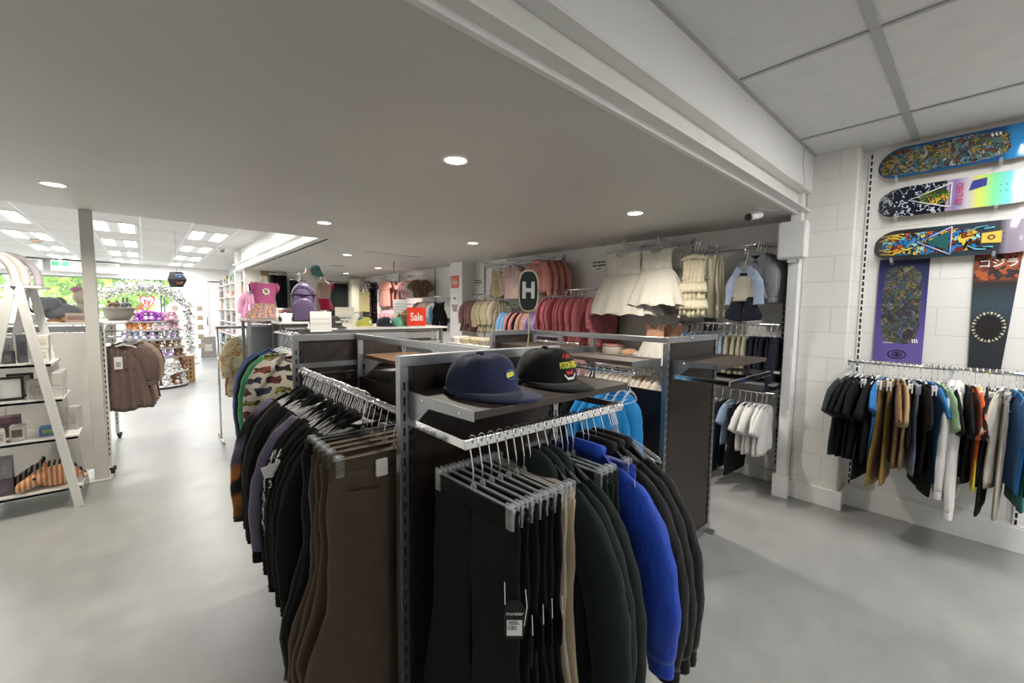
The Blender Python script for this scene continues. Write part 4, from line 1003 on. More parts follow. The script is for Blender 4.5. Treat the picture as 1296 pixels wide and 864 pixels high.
def deck(label, y0, z, L, W, mat, lean=.05, x=4.345, kick=.07):
    t = thing('skateboard_deck', label, 'skateboard deck', (x, y0-L/2, z)); t.rotation_euler = (0, lean, 0)
    def shape(side):
        rings = []
        for i in range(41):
            s = .5-.5*math.cos(PI*i/40); yy = L/2-L*s
            e = min(s, 1-s)*L; R = W/2
            hw = math.sqrt(max(0, 1-((.15-e)/.15)**2))*R if e < .15 else R
            hw = max(hw*1.0, .004); hw = min(hw, R)*(1-.05*(1-math.cos((s-.5)*2*PI))/2*0)
            kd = max(0, .14-e)/.14; ring = []
            for k in range(9):
                c = -1+k/4; ring.append((kick*kd**1.6+.008*(1-c*c)*-1*(1-kd)+side, yy, hw*c))
            rings.append(ring)
        return rings
    a, b = shape(0), shape(.011)
    m = MB()
    m.loft([r for r in a], False, False, closed=False); m.mat(1)
    n = 9; o = len(m.v); m.loft([list(reversed(r)) for r in b], False, False, closed=False)
    edge_a = [r[0] for r in a]+[r[-1] for r in reversed(a)]; edge_b = [r[0] for r in b]+[r[-1] for r in reversed(b)]
    m.loft([edge_a, edge_b], False, False, closed=True)
    m.build('deck', [mat, M_PLY], t, True)
    h = MB()
    for q in (-1, 1):
        for yy in (-.026, .026):
            for zz in (-.02, .02): h.cyl((-.0085, q*L*.27+yy*.5, zz), .0032, .004, 8, 0)
    h.build('truck_holes', M_SLOT, t)
    for yy in (L*.36, -L*.24):
        hold = MB().box(-.022, -.012, yy-.008, yy+.008, -W/2-.014, -W/2+.018).box(-.022, .05, yy-.008, yy+.008, -W/2-.018, -W/2-.010)
        q = thing('deck_holder', 'clear holder clip under a skate deck', 'holder', (x, y0-L/2, z), 0, 'clear holder clips under the skate decks'); hold.build('hook', M_CLEAR, q); MB().box(.038, .048, yy-.012, yy+.012, -W/2-.03, -W/2+.02).build('plate', M_CLEAR, q)
    return t
BX = dict(x=4.345)
d1_ = deck('blue skate deck with crowded multicoloured art, topmost of the three horizontal decks', .612, 2.757, .86, .225,
    art_mat('deck_blue', (-.43, .43, 'Y', [(0, '#2f8fd0'), (.22, '#2a86c6'), (.26, '#1d4f86'), (.9, '#1c5a8e'), (1, '#17507f')]), ['#34585a', '#5a7a76', '#8f7c34', '#703e28', '#75859c', '#a08a40', '#3f6a7a', '#a8a490'], 44, (.085, .33, 0, .098), shine=.12), x=4.33)
b = MB()
for k in range(3): b.prism([(-.155-k*.018, .055), (-.165-k*.018, .055), (-.160-k*.018, .075), (-.150-k*.018, .075)], .002, lambda p: (-.0135+p[2], p[0], p[1]))
b.build('white_dashes', M_PAPER, d1_)
d2_ = deck('silver rainbow skate deck with a dark swirl nose and a white triangle, middle of three', .600, 2.462, .84, .22,
    art_mat('deck_holo', (-.42, .42, 'Y', [(0, '#e8e6ea'), (.16, '#dfe3ea'), (.2, '#7fd8e0'), (.28, '#7fe0a0'), (.36, '#d8e05a'), (.42, '#c8c0c8'), (.5, '#8a7ab0'), (.545, '#b9a0b8'), (.55, '#14182a'), (1, '#10152a')]), ['#3d6a2a', '#c8a02a', '#5a8a34', '#2b4a20', '#d9b94a'], 40, (.10, .075, 0, .05), ('#cfd6e2', 14, .05), shine=.1), x=4.335)
def tri(b, y0, z0, y1, hz, r=.0035, x=-.0125):
    b.tube([(x, y0, z0), (x+.0015, y1, hz)], r, 6).tube([(x+.0015, y1, hz), (x+.0015, y1, -hz)], r, 6).tube([(x+.0015, y1, -hz), (x, y0, z0)], r, 6); return b
tri(MB(), .235, 0, .015, .085).build('triangle_outline', M_PAPER, d2_, True)
text('lettering', 'CREATURE', .050, plain('print_pink', '#c64a78', .4), d2_, (-.0135, -.025, 0), (R90, R90, -R90), .0006, .001, sx=.62)
MB().prism([(-.07, .01), (-.15, .03), (-.15, .085), (-.085, .075)], .002, lambda p: (-.0125+p[2], p[0], p[1])).build('blue_shape', plain('print_blue', '#26358a', .3), d2_)
d3_ = deck('black skate deck with flame art and a teal triangle, lowest of the three horizontal decks', .606, 2.14, .86, .225,
    art_mat('deck_flame', (-.43, .43, 'Y', [(0, '#a89aa6'), (.2, '#8d8594'), (.24, '#3a3c44'), (.55, '#27404a'), (.75, '#26262a'), (1, '#3a3c3e')]), ['#b8552a', '#2a78b8', '#d8c24a', '#2a1a14', '#8fd0dc', '#7a2a1c', '#d9a23a'], 30, (.12, .26, 0, .085), shine=.12), x=4.335)
tri(MB(), .165, 0, .0, .098, .0042).build('triangle_outline', plain('print_lilac', '#b9b4dd', .3), d3_, True)
MB().prism([(.13, 0), (.012, .07), (.012, -.07)], .002, lambda p: (-.0122+p[2], p[0], p[1])).build('teal_field', plain('print_teal', '#1f5a58', .3), d3_)
b = MB()
for s in (-1, 1): b.tube([(-.011, .385, s*.03), (-.0125, .33, s*.055), (-.0125, .27, s*.04)], .004, 6).tube([(-.012, .375, s*.065), (-.0125, .31, s*.075), (-.0125, .25, s*.05)], .004, 6)
b.build('yellow_lines', plain('print_yellow', '#e0bf3a', .3), d3_, True)
for s in (-1, 1): MB().tube([(-.0125, -.08, s*.045), (-.0125, -.12, s*.075), (-.0125, -.17, s*.078), (-.0125, -.15, s*.06), (-.0125, -.20, s*.066)], .0045, 6).build('blue_flash', plain('print_cyan', '#6cc6dc', .3), d3_, True)
MB().prism([(-.145, -.035), (-.235, -.04), (-.235, .04), (-.145, .032)], .002, lambda p: (-.0125+p[2], p[0], p[1])).build('yellow_block', plain('print_yellow2', '#d9b64a', .35), d3_)
MB().tube([(-.0128, -.19+.014*math.cos(a), .014*math.sin(a)) for a in [2*PI*i/14 for i in range(15)]], .004, 6).build('brown_ring', plain('print_brown', '#5a3a22', .4), d3_, True)
# printed grip sheets
g1 = thing('grip_sheet', 'purple printed grip sheet with a round eye emblem near its foot', 'grip tape sheet', (4.392, .418, 1.24))
MB().box(-.004, 0, -.142, .142, 0, .80).build('sheet', art_mat('sheet_purple', (0, .8, 'Z', [(0, '#6a57a0'), (.25, '#5f4f98'), (.6, '#3d3a7c'), (.85, '#262a5a'), (1, '#20244c')]), ['#2f4450', '#4d5a44', '#7a6a34', '#565a78', '#352a3a', '#5f4a30', '#3d525a', '#7d7a6c'], 46, (0, .115, .45, .30), shine=.8), g1)
b = MB()
for r_, w_ in ((.052, .0035), (.026, .0035)): b.tube([(-.005, r_*math.cos(a), .062+r_*.62*math.sin(a)) for a in [2*PI*i/24 for i in range(25)]], w_, 5)
b.ball((-.004, 0, .062), (.003, .012, .012), 10, 6)
b.build('eye_emblem', plain('emblem_dark', '#1d1838', .7), g1, True)
b = MB()
for k in range(3): b.prism([(-.105+k*.012, .155), (-.112+k*.012, .155), (-.107+k*.012, .185), (-.100+k*.012, .185)], .001, lambda p: (-.0055+p[2], p[0], p[1]))
b.box(-.0055, -.004, .03, .085, .147, .151); b.build('white_dashes', M_PAPER, g1)
g2 = thing('grip_sheet', 'black printed grip sheet with an orange top and a ring of cream teeth', 'grip tape sheet', (4.390, -.045, 1.24))
MB().prism([(.085, 0), (.10, .80), (-.115, .80), (-.068, 0)], .004, lambda p: (p[2]-.004, p[0], p[1])).build('sheet', art_mat('sheet_orange', (0, .8, 'Z', [(0, '#1d2228'), (.3, '#23282e'), (.55, '#34444f'), (.66, '#2c3840'), (.74, '#2a2626'), (.80, '#7a3a26'), (1, '#6a3324')]), ['#8f4526', '#a8552c', '#3a1d18', '#70321f'], 18, (0, .13, .71, .10), shine=.8), g2)
text('lettering', '\u30b3\u30b8\u30e9', .062, M_PAPER, g2, (-.0055, -.012, .725), (R90, 0, -R90), .0006, .001)
b = MB().prism([(.062*math.cos(2*PI*i/20)+.006, .085*math.sin(2*PI*i/20)+.29) for i in range(20)], .001, lambda p: (p[2]-.0055, p[0], p[1])); b.build('dark_oval', plain('print_dark', '#15100f', .8), g2)
b = MB()
for i in range(26):
    a = 2*PI*i/26; cy, cz = .076*math.cos(a)+.006, .102*math.sin(a)+.29; rr = .009 if i % 2 else .006
    b.prism([(cy+rr*.8*math.cos(a+1.57), cz+rr*.8*math.sin(a+1.57)), (cy-rr*2*math.cos(a), cz-rr*2*math.sin(a)), (cy-rr*.8*math.cos(a+1.57), cz-rr*.8*math.sin(a+1.57)), (cy+rr*.5*math.cos(a), cz+rr*.5*math.sin(a))], .0012, lambda p: (p[2]-.0062, p[0], p[1]))
b.build('cream_teeth', plain('print_cream', '#d8cfa8', .7), g2)
for y in (.39, .40): pass

# ---------------------------------------------------------------- t-shirts along the block wall
C_MUST = cloth('mustard_cotton', '#8f6f2a'); C_TAN = cloth('tan_cotton', '#a88a62'); C_SAGE = cloth('sage_cotton', '#8fae86'); C_RBLUE = cloth('royal_cotton', '#2672b4'); C_ORG = cloth('orange_cotton', '#d8581a')
C_BEIGE = cloth('beige_cotton', '#aaa294'); C_JEAN = cloth('washed_denim', '#6d7f94'); C_TEAL = cloth('teal_cotton', '#175f5a'); C_YEL = cloth('lime_yellow_cotton', '#cfc83a'); C_SLATE = cloth('slate_green_cotton', '#2b3535')
C_LEO = printed('leopard_print', '#8a6a48', ['#3a2a1c', '#5a402a', '#2b1f16'], 60, .35)
SK = [('tee', C_SLATE, 'slate green tee, first on the wall rail beside the block column', {}), ('tee', C_BLACK, 'black tee right behind the slate green tee', {}), ('tee', C_BLACK2, 'washed black tee, third from the block column', {}),
 ('tee', C_BLACK, 'black tee with a red neck label, fourth from the block column', {}), ('pants', C_BLACK, 'long black trousers between the first black tees', dict(L=.72)), ('tee', C_BLACK, 'oversized black tee before the blue tee', dict(L=.62)),
 ('tee', C_RBLUE, 'blue tee mostly hidden before the mustard trousers', dict(w=.38, sl=.14)), ('pants', C_MUST, 'mustard trousers hanging longest on the wall rail', dict(L=.74)), ('pants', C_MUST, 'second pair of mustard trousers, behind the tan tee', dict(L=.72)),
 ('tee', C_LEO, 'brown leopard print tee beside the tan tee', {}), ('tee', C_TAN, 'tan tee with a small dark square badge at the hem', {}), ('shorts', C_BLACK2, 'black shorts below the tan tee', dict(L=.42)), ('pants', C_JEAN, 'pale washed jeans past the tan tee', dict(L=.60)),
 ('tee', C_BLACK, 'black oversized tee before the bright blue one', dict(L=.60)), ('pants', C_BLACK, 'long black trousers before the bright blue set', dict(L=.72)), ('tee', C_RBLUE, 'bright blue long tee before the sage green tee', dict(L=.66, w=.38, sl=.14)),
 ('tee', C_SAGE, 'sage green tee with a boxy sleeve', {}), ('pants', C_SAGE, 'sage green trousers under the sage tee', dict(L=.72)), ('tee', C_BLACK, 'black tee between the sage tee and the white hoodies', {}),
 ('hoodie', C_WHITE, 'white sweatshirt, the shorter sleeved one beside the black tee', dict(L=.58, sl=.60)), ('hoodie', C_WHITE, 'white sweatshirt with the longest hanging cuff', dict(L=.62, sl=.72)), ('tee', C_BLACK, 'black tee just past the white sweatshirts', {}),
 ('tee', C_ORG, 'orange tee with a black hem band', {}), ('pants', C_YEL, 'yellow and black trousers under the orange tee', dict(L=.62)), ('tee', C_BLACK, 'black tee with a small white neck print past the orange tee', {}), ('pants', C_BLACK2, 'long black trousers before the beige set', dict(L=.76)),
 ('tee', C_BEIGE, 'beige tee before the blue tee near the second upright', {}), ('pants', C_BEIGE, 'beige trousers below the beige tee', dict(L=.76)), ('tee', C_RBLUE, 'bright blue tee near the second upright', {}), ('tee', C_TEAL, 'dark teal tee at the second upright', dict(L=.7)),
 ('tee', C_BLACK, 'black tee beyond the second upright', {}), ('tee', C_WHITE, 'white tee beyond the second upright', {})]
SKR = [-.27, -.26, -.25, -.23, -.18, -.16, -.12, -.12, .0, .15, .22, .18, .22, .28, .28, .28, .36, .2, .15, -.12, -.05, .1, .18, .05, .0, -.1, -.2, -.1, .18, .1, .0, .0]
G_SK = 'hangers on the long rail under the skate decks'; G_SKW = cloth('white_hanger', (.8, .8, .79), rough=.35, weave=1, wr=0)
for i, (k, m, lab, kw) in enumerate(SK):
    y = .625-i*.0285; K = dict(tee=dict(w=.48, L=.60, sl=.20, t=.013), pants=dict(w=.34, t=.012, h=.13, taper=.95), shorts=dict(w=.36, t=.014, h=.13, taper=1.1), hoodie=dict(w=.40, t=.016, out=.30))[k]; K = {**K, **kw}
    rz = SKR[i]+random.uniform(-.05, .05)
    mats = {'a': m, 'c': C_BLACK if m is C_ORG else m, 's': m}
    t = garment(k, (4.06, y, 1.247), rz, mats, lab, var=i % 3, **K)
    hanger('clip' if k in ('pants', 'shorts') else 'shirt', (4.06, y, 1.247), rz, 'pale plastic hanger on the rail under the skate decks', G_SK, h=.12 if k in ('pants', 'shorts') else .10, w=.36, body=G_SKW if i % 3 else None, hookr=.0024)
    if 'tan tee with' in lab: MB().box(-.19, -.15, -.024, -.020, -.57, -.50).build('badge', C_BLACK, t)

# ---------------------------------------------------------------- camera, speaker box and cable by the pier
t = thing('security_camera', 'white bullet camera fixed to the dropped ceiling edge near the pier', 'camera', (3.70, 1.22, 2.45))
MB().lathe([(.035, 0), (.035, -.01), (.012, -.014)], 18).tube([(0, 0, -.01), (0, .005, -.05), (-.02, .01, -.065)], .009, 8).build('mount', M_PLAST, t, True)
MB().tube([(.02, -.0, -.055), (-.085, .045, -.085)], .028, 18).build('housing', M_PLAST, t, True); MB().tube([(-.083, .0445, -.0845), (-.1, .052, -.089)], .0285, 18).build('lens_cap', M_BLACKP, t, True)
MB().box(-.11, .0, .0, .05, -.052, -.048).build('sun_hood', M_PLAST, t)
MB().tube([(0, 0, -.012), (.09, -.06, -.02), (.2, -.12, -.004)], .003, 6).build('cable', M_PLAST, t, True)
t = thing('wall_speaker', 'white rounded speaker box high on the white pier', 'speaker', (4.10, 1.085, 2.22))
MB().box(-.05, .05, -.105, .105, -.155, .155).build('cabinet', M_PLAST, t, bev=.02); MB().box(-.053, -.049, -.09, .09, -.14, .14).build('grille', plain('speaker_grille', (.72, .72, .71), .7, bump=.4, bscale=500), t, bev=.002)
MB().box(-.02, .02, -.03, .03, -.18, -.15).build('bracket', M_PLAST, t)
t = tag(MB().tube([(3.9, .997, 2.9), (3.9, .994, 2.76), (3.96, .992, 2.66), (3.93, .99, 2.61), (3.70, .99, 2.60)], .0022, 5).build('loose_cable', plain('grey_cable', (.5, .5, .49), .5), smooth=True), 'thin loose cable dangling down the white beam fascia', 'cable')
def wall_card(label, y, z, lines, x=WX-.002, w_=.24, h_=.13, mat=None):
    t = thing('wall_sign', label, 'sign', (x, y, z), -R90)
    MB().box(-w_/2, w_/2, -.002, 0, -h_/2, h_/2).build('card', mat or M_PAPER, t)
    for i, (s, sz) in enumerate(lines): text('lettering', s, sz, M_INK, t, (0, -.0025, h_*.28-i*h_*.32), (R90, 0, 0), .0004, .002)
    return t
for y, z, l in ((3.32, 2.21, 'white card with black lettering right of the salmon coats'), (5.33, 2.10, 'white card with black lettering beside the cream dotted dresses'), (5.92, 2.10, 'white card with black lettering next to the white pier'), (6.75, 2.20, 'white card with black lettering past the white pier')):
    wall_card(l, y, z, [('MATCHING SETS', .026), ('NEW ARRIVALS', .03), ('girls 0-3', .02)])
t = wall_card('white paper notice under the orange sale poster on the pier', 6.24, 1.70, [('GET', .05), ('READY', .06)], x=4.158, w_=.19, h_=.42); MB().box(-.07, .07, -.003, -.002, -.12, .0).build('photo', plain('notice_pink', '#a8909a', .7, var=.4, vscale=30), t)
def sale_sign(label, loc, rz, s, mat, stand=True):
    t = thing('sale_sign', label, 'sign', loc, rz)
    MB().prism([(-.15*s, .02*s), (-.135*s, .002*s), (.135*s, .002*s), (.15*s, .02*s), (.15*s, .26*s), (-.15*s, .26*s)], .003, lambda p: (p[0], p[2], p[1])).build('card', mat, t)
    text('lettering', 'Sale', .155*s, M_PAPER, t, (0, -.0015, .125*s), (R90, 0, 0), .0006, .0015*s, sx=.82)
    if stand: MB().box(-.1*s, .1*s, .0, .07, -.003, .0).box(-.1*s, .1*s, -.003, 0, -.003, .012).build('foot', M_CLEAR, t)
    return t
M_SALE = plain('sale_orange', '#d8371c', .5, var=.03)
sale_sign('orange sale sign standing on the long counter beside the mint cap', (2.80, 5.14, 1.379), .06, 1.0, M_SALE)
sale_sign('faded orange sale poster on the white pier', (4.157, 6.24, 2.0), -R90, .85, plain('sale_faded', '#cf6a55', .6, var=.05), stand=False)
# ---------------------------------------------------------------- caps and cards on the counter
CZ = 1.377
cap('cream cap with a blue crown and lime front panel on the counter', (2.125, 5.28, CZ), .35, cloth('cap_lime', '#b4b456'), cloth('cap_cream', '#d6cfae'), 1.12)
cap('navy blue cap with a white triangle badge on the counter', (2.40, 5.28, CZ), .5, cloth('cap_ink', '#262a38'), None, 1.12)
cap('mint green cap beside the orange sale sign', (2.60, 5.30, CZ), .6, cloth('cap_mint', '#6fae93'), cloth('cap_mint_brim', '#5c9a80'), 1.12)
c = cap('charcoal cap with a white word across the front beside the blank card', (1.72, 5.26, CZ), .35, cloth('cap_char', '#3c3c3b'), None, 1.25)
wrap('lettering', text_mesh('ROADKILL', .020, .0008, .0006), M_PAPER, c, .0, .042, 1.0, .002, .8)
for o in list(bpy.data.objects):
    if o.name.startswith('cap') and o.parent is None and 'triangle' in o.get('label', ''):
        wrap('badge', flat([(-.02, -.015), (.02, -.015), (.004, .015), (-.006, .015)]), M_PAPER, o, 0, .05, 1.0, .002)
    if o.name.startswith('cap') and o.parent is None and 'lime' in o.get('label', ''):
        wrap('badge', flat([(.014*math.cos(2*PI*i/12), .014*math.sin(2*PI*i/12)) for i in range(12)]), M_PAPER, o, 0, .045, 1.0, .002)
        MB().ball((0, .006, .085), (.066, .078, .034), 18, 8).build('blue_top', cloth('cap_petrol', '#3b6178'), o, True)
def stand_card(label, loc, w_, h_, rz, lines, ink, mat=M_PAPER):
    t = thing('counter_sign', label, 'sign', loc, rz)
    MB().box(-w_/2, w_/2, -.002, .001, 0, h_).build('card', mat, t); MB().box(-w_/2*.8, w_/2*.8, -.02, .04, -.0005, .004).build('foot', M_CLEAR, t)
    for s, sz, z in lines: text('lettering', s, sz, ink, t, (0, -.0025, z), (R90, 0, 0), .0003, .0008)
    return t
M_FAINT = plain('faint_grey_ink', (.60, .60, .60), .7)
s2 = stand_card('cream counter card reading summer sale, behind the lime cap', (1.885, 5.30, CZ), .235, .25, .0, [('SUMMER SALE', .026, .115), ('8-16', .042, .072)], M_INK, plain('cream_card', (.74, .72, .64), .7, var=.02))
MB().box(-.09, .09, -.0024, -.0019, .04, .16).build('white_panel', plain('panel_grey', (.62, .62, .60), .7), s2)
s1 = stand_card('white counter card with faint grey lettering in front of the charcoal cap', (1.40, 4.64, 1.36), .215, .215, .0, [('BOARDSHORTS', .026, .135), ('CLEARANCE', .034, .085)], M_FAINT)
# ---------------------------------------------------------------- the display wall: clothes on its rails and arms
ORD = ['first', 'second', 'third', 'fourth', 'fifth', 'sixth', 'seventh', 'eighth', 'ninth', 'tenth', 'eleventh', 'twelfth']
C_MAUVE = cloth('mauve_cotton', '#8a6a68'); C_ECRU = printed('ecru_dotted', '#b5aa8c', ['#8f8566', '#9c916f'], 60, .22); C_PALE = cloth('pale_cream_cotton', '#bdb39a')
C_ROSE = cloth('rose_cotton', '#ac646a'); C_ROSEST = striped('rose_stripe', '#ba7076', '#96505a', 55, 'X'); C_SALMON = cloth('salmon_corduroy', '#ad756d')
C_LTBLUE = cloth('light_blue_cotton', '#6f9cc4'); C_LILAC = striped('lilac_stripe', '#9a8bb4', '#7f7096', 45, 'X'); C_PINK = cloth('pink_cotton', '#c08080'); C_TAUPE = striped('taupe_pink_stripe', '#a07870', '#c09a90', 40, 'X')
C_PLAID = printed('pink_plaid', '#b09a96', ['#8f7474', '#9a8080', '#c0a8a4'], 22, .42, jit=.1)
C_TULLE = printed('white_tulle', '#bdb9b0', ['#dedbd2', '#d2cfc6'], 70, .22); C_LACE = printed('cream_lace', '#d2cab0', ['#e0dac6', '#bdb498'], 70, .3); C_IVORY = cloth('ivory_satin', '#cbc7bb', rough=.5)
C_PEACH = printed('peach_print', '#c99a7c', ['#b07a5a', '#d6b49c'], 50, .3); C_WTULLE = cloth('white_tulle_plain', '#c9c5bc')
def row(rail_z, x, items, hg, hl, step_h=.09, hw=.26, body=None):
    for (y, k, m, lab, K) in items:
        rz = K.pop('rz', random.uniform(-.10, .10))
        garment(k, (x, y, rail_z), rz, m, lab, var=int(y*37) % 3, simple=True, h=step_h+(.03 if k in ('pants', 'shorts') else 0), **K)
        small_hanger((x, y, rail_z), rz, hl, hg, h=step_h, w=hw, mat=body)
DR = dict(w=.34, L=.52, sl=.26, t=.016, flare=1.45)
row(1.87, 4.13, [(5.62, 'dress', C_MAUVE, 'mauve long sleeved dress closest to the white pier', dict(DR, rz=-.7)), (5.55, 'dress', C_MAUVE, 'second mauve dress from the white pier', dict(DR)), (5.47, 'dress', C_MAUVE, 'third mauve dress, beside the dotted ecru coat', dict(DR)),
    (5.36, 'long', C_ECRU, 'ecru dotted top next to the mauve dresses', dict(w=.34, L=.42, sl=.30, t=.02)), (5.29, 'long', C_ECRU, 'second ecru dotted top on the cream end of the rail', dict(w=.34, L=.42, sl=.30, t=.02)), (5.20, 'dress', C_PALE, 'pale cream dress between the ecru tops and the blue tops', dict(DR)),
    (5.12, 'dress', C_PALE, 'second pale cream dress on the mauve and cream rail', dict(DR)), (5.04, 'dress', C_PALE, 'third pale cream dress with a hanging sleeve', dict(DR)), (4.95, 'dress', C_PALE, 'pale cream dress at the end of its rail, above the light blue tops', dict(DR))], 'hangers on the mauve and cream rail', 'small hanger on the rail of mauve and cream dresses')
TP = dict(w=.32, L=.36, sl=.28, t=.016)
row(1.69, 4.13, [(y, 'long', m, l, dict(TP)) for y, m, l in ((4.76, C_LTBLUE, 'light blue top, first on the mixed rail'), (4.70, C_LTBLUE, 'second light blue top on the mixed rail'), (4.64, C_LTBLUE, 'third light blue top, beside the pink one'), (4.58, C_PINK, 'pink top between the light blue and black tops'),
    (4.51, C_BLACK, 'black top in the middle of the blue and lilac rail'), (4.44, C_PINK, 'pink top with a dark shoulder beside the black top'), (4.37, C_BLACK, 'black top next to the taupe striped tops'), (4.31, C_TAUPE, 'taupe and pink striped top, first of three'), (4.24, C_TAUPE, 'taupe and pink striped top, second of three'), (4.18, C_TAUPE, 'taupe and pink striped top next to the lilac ones'),
    (4.12, C_LILAC, 'lilac striped top, first of four'), (4.07, C_LILAC, 'lilac striped top, second of four'), (4.02, C_LILAC, 'lilac striped top, third of four'), (3.97, C_LILAC, 'lilac striped top nearest the rose dresses'))], 'hangers on the blue and lilac rail', 'small hanger on the rail of blue and lilac tops')
row(1.885, 4.13, [(3.86-.065*i, 'dress', C_ROSEST if i < 5 else C_ROSE, f'{ORD[i]} rose {"striped" if i < 5 else "plain"} dress on the pink rail', dict(DR, L=.52 if i < 5 else .60, sl=.3, flare=1.25, t=.012, rz=random.uniform(-.28, .05))) for i in range(10)]
    + [(3.12, 'dress', C_ROSE, 'rose dress with a frilled hem turned toward the aisle', dict(DR, L=.58, flare=1.7, rz=-.9)), (3.05, 'dress', C_ROSE, 'last rose dress beside the tulle party dress', dict(DR, L=.6))], 'hangers on the pink rail', 'small hanger on the rail of rose dresses')
# faced-out groups: x along the arm
def faced(kind, y, z, xs, mats, labels, arm_labels, **K):
    for i, x in enumerate(xs):
        ms = mats[min(i, len(mats)-1)]
        garment(kind, (x, y+random.uniform(-.01, .01)+K.get('dy', 0)*i, z), -R90+random.uniform(-.06, .06), ms, labels[i], var=i % 3, simple=(i > 0 or K.get('simple', False)), **{k: v for k, v in K.items() if k not in ('simple', 'dy')})
        small_hanger((x, y, z), -R90, arm_labels, 'hangers on the display arms', h=K.get('h', .09))
HLA = 'small hanger on a display arm near the ceiling'
faced('dress', 5.00, 2.36, (4.10, 4.16, 4.22), [C_ECRU], ['ecru dotted pinafore facing the aisle high on the wall', 'ecru dotted pinafore second on its arm', 'ecru dotted pinafore against the wall'], HLA, w=.30, L=.46, sl=0, t=.016, flare=1.3, h=.09, simple=True, dy=.06)
faced('shirt', 4.60, 2.37, (4.06, 4.12, 4.18, 4.24), [C_PLAID], ['pink plaid shirt set facing the aisle high on the wall', 'pink plaid shirt second on its arm', 'pink plaid shirt third on its arm', 'pink plaid shirt closest to the wall'], HLA, w=.33, L=.50, sl=.30, t=.018, h=.09, dy=.03)
faced('jacket', 4.05, 2.38, (4.04, 4.11, 4.18, 4.25), [C_SALMON], ['salmon corduroy jacket facing the aisle high on the wall', 'salmon jacket second on its arm', 'salmon jacket third on its arm', 'salmon jacket closest to the wall'], HLA, w=.36, L=.42, sl=.34, t=.02, h=.09, dy=-.05)
faced('tutu', 2.64, 2.37, (3.96, 4.19), [{'a': C_IVORY, 's': C_TULLE, 'c': C_WTULLE}], ['white party dress with a wide dotted tulle skirt, larger of the two', 'white tulle party dress behind the larger one'], HLA, w=.90, L=.70, h=.09, t=.02, depth=.13)
faced('tutu', 2.24, 2.37, (3.96, 4.19), [{'a': C_IVORY, 's': C_TULLE, 'c': C_WTULLE}], ['shorter white party dress with a puffed tulle skirt', 'white tulle dress behind the shorter party dress'], HLA, w=.68, L=.60, h=.09, t=.02, depth=.13)
faced('dress', 1.85, 2.27, (3.96, 4.03, 4.10, 4.17), [C_LACE], ['cream lace dress with a frilled collar and scalloped hem', 'cream lace dress second on its arm', 'cream lace dress third on its arm', 'cream lace dress against the wall'], HLA, w=.30, L=.60, sl=0, t=.02, flare=1.2, h=.10, waves=9, dy=-.03)
for q, zz in enumerate((1.83, 1.70)): pass
# lace tiers and collar on the front dress
for o in list(bpy.data.objects):
    if o.get('label', '').startswith('cream lace dress with'):
        for q, (z0, hw) in enumerate(((-.36, .128), (-.52, .142))):
            sheet(MB(), 26, 3, lambda u, v: u*(hw+.02*v), lambda u, v: z0-.10*v-.012*abs(math.sin(u*14)), lambda u, v: (.02+.014+.012*v)*math.sqrt(max(.05, 1-u*u*.9)), 31+q, .006, 12).build('lace_tier', C_LACE, o, True)
        sheet(MB(), 22, 3, lambda u, v: u*(.09+.035*v), lambda u, v: -.105-.04*v-.02*abs(u), lambda u, v: .022+.012*v, 77, .006, 12).build('frill_collar', C_LACE, o, True)
# knitted vest outfit and grey shirts
C_KNIT = striped('oatmeal_knit', '#a9a397', '#918b80', 90, 'X'); C_PALEB = cloth('pale_blue_poplin', '#8f9cb4'); C_GREYSH = striped('grey_check', '#85888c', '#74777c', 60, 'X')
t = thing('vest_outfit', 'oatmeal knitted vest over a pale blue shirt with navy trousers, facing the aisle', 'outfit', (3.93, 1.385, 2.12), -R90)
for n, k, b, s in g_parts('long', 1, w=.21, L=.29, sl=.24, t=.024, h=.12, cuff=0, out=.10, puff=.66, drop=.05): b.build({'body': 'vest', 'sleeve': 'shirt_sleeve', 'neckband': 'neckband'}[n], {'a': C_KNIT, 's': C_PALEB, 'c': C_KNIT}[k], t, s)
cb = MB()
for s in (-1, 1): cb.prism([(s*.004, -.17), (s*.055, -.105), (s*.085, -.15), (s*.045, -.20)], .006, lambda p: (p[0], -.034+p[2], p[1]))
cb.build('shirt_collar', C_PALEB, t); MB().box(-.03, .03, -.042, -.034, -.186, -.166).build('bow_tie', C_NAVY, t, bev=.004)
for n, k, b, s in g_parts('pants', 0, w=.215, L=.19, t=.022, h=.385, pocket=0, taper=.85): b.build('navy_'+n, C_NAVY, t, s)
small_hanger((3.93, 1.385, 2.12), -R90, 'small hanger holding the knitted vest outfit', None, h=.11, w=.22)
tt = thing('face_out_arm', 'chrome arm with an upturned end carrying the knitted vest outfit', 'hanging arm', (4.40, 1.385, 2.20))
MB().bar((0, 0, .04), (-.40, 0, 0), .014, .026).build('arm', M_CHROME, tt); MB().tube([(-.40, 0, 0), (-.47, 0, -.06), (-.49, 0, -.058), (-.50, 0, -.03)], .006, 8).tube([(-.40, -.05, .005), (-.40, .05, .005)], .01, 10).build('hook_end', M_CHROME, tt, True)
faced('shirt', 1.36, 2.235, (4.12, 4.18, 4.24, 4.30), [C_GREYSH], ['grey checked shirt behind the knitted vest outfit', 'grey checked shirt second on its arm', 'grey checked shirt third on its arm', 'grey checked shirt closest to the wall'], HLA, w=.25, L=.40, sl=.30, t=.02, h=.10, dy=-.012, out=.05)
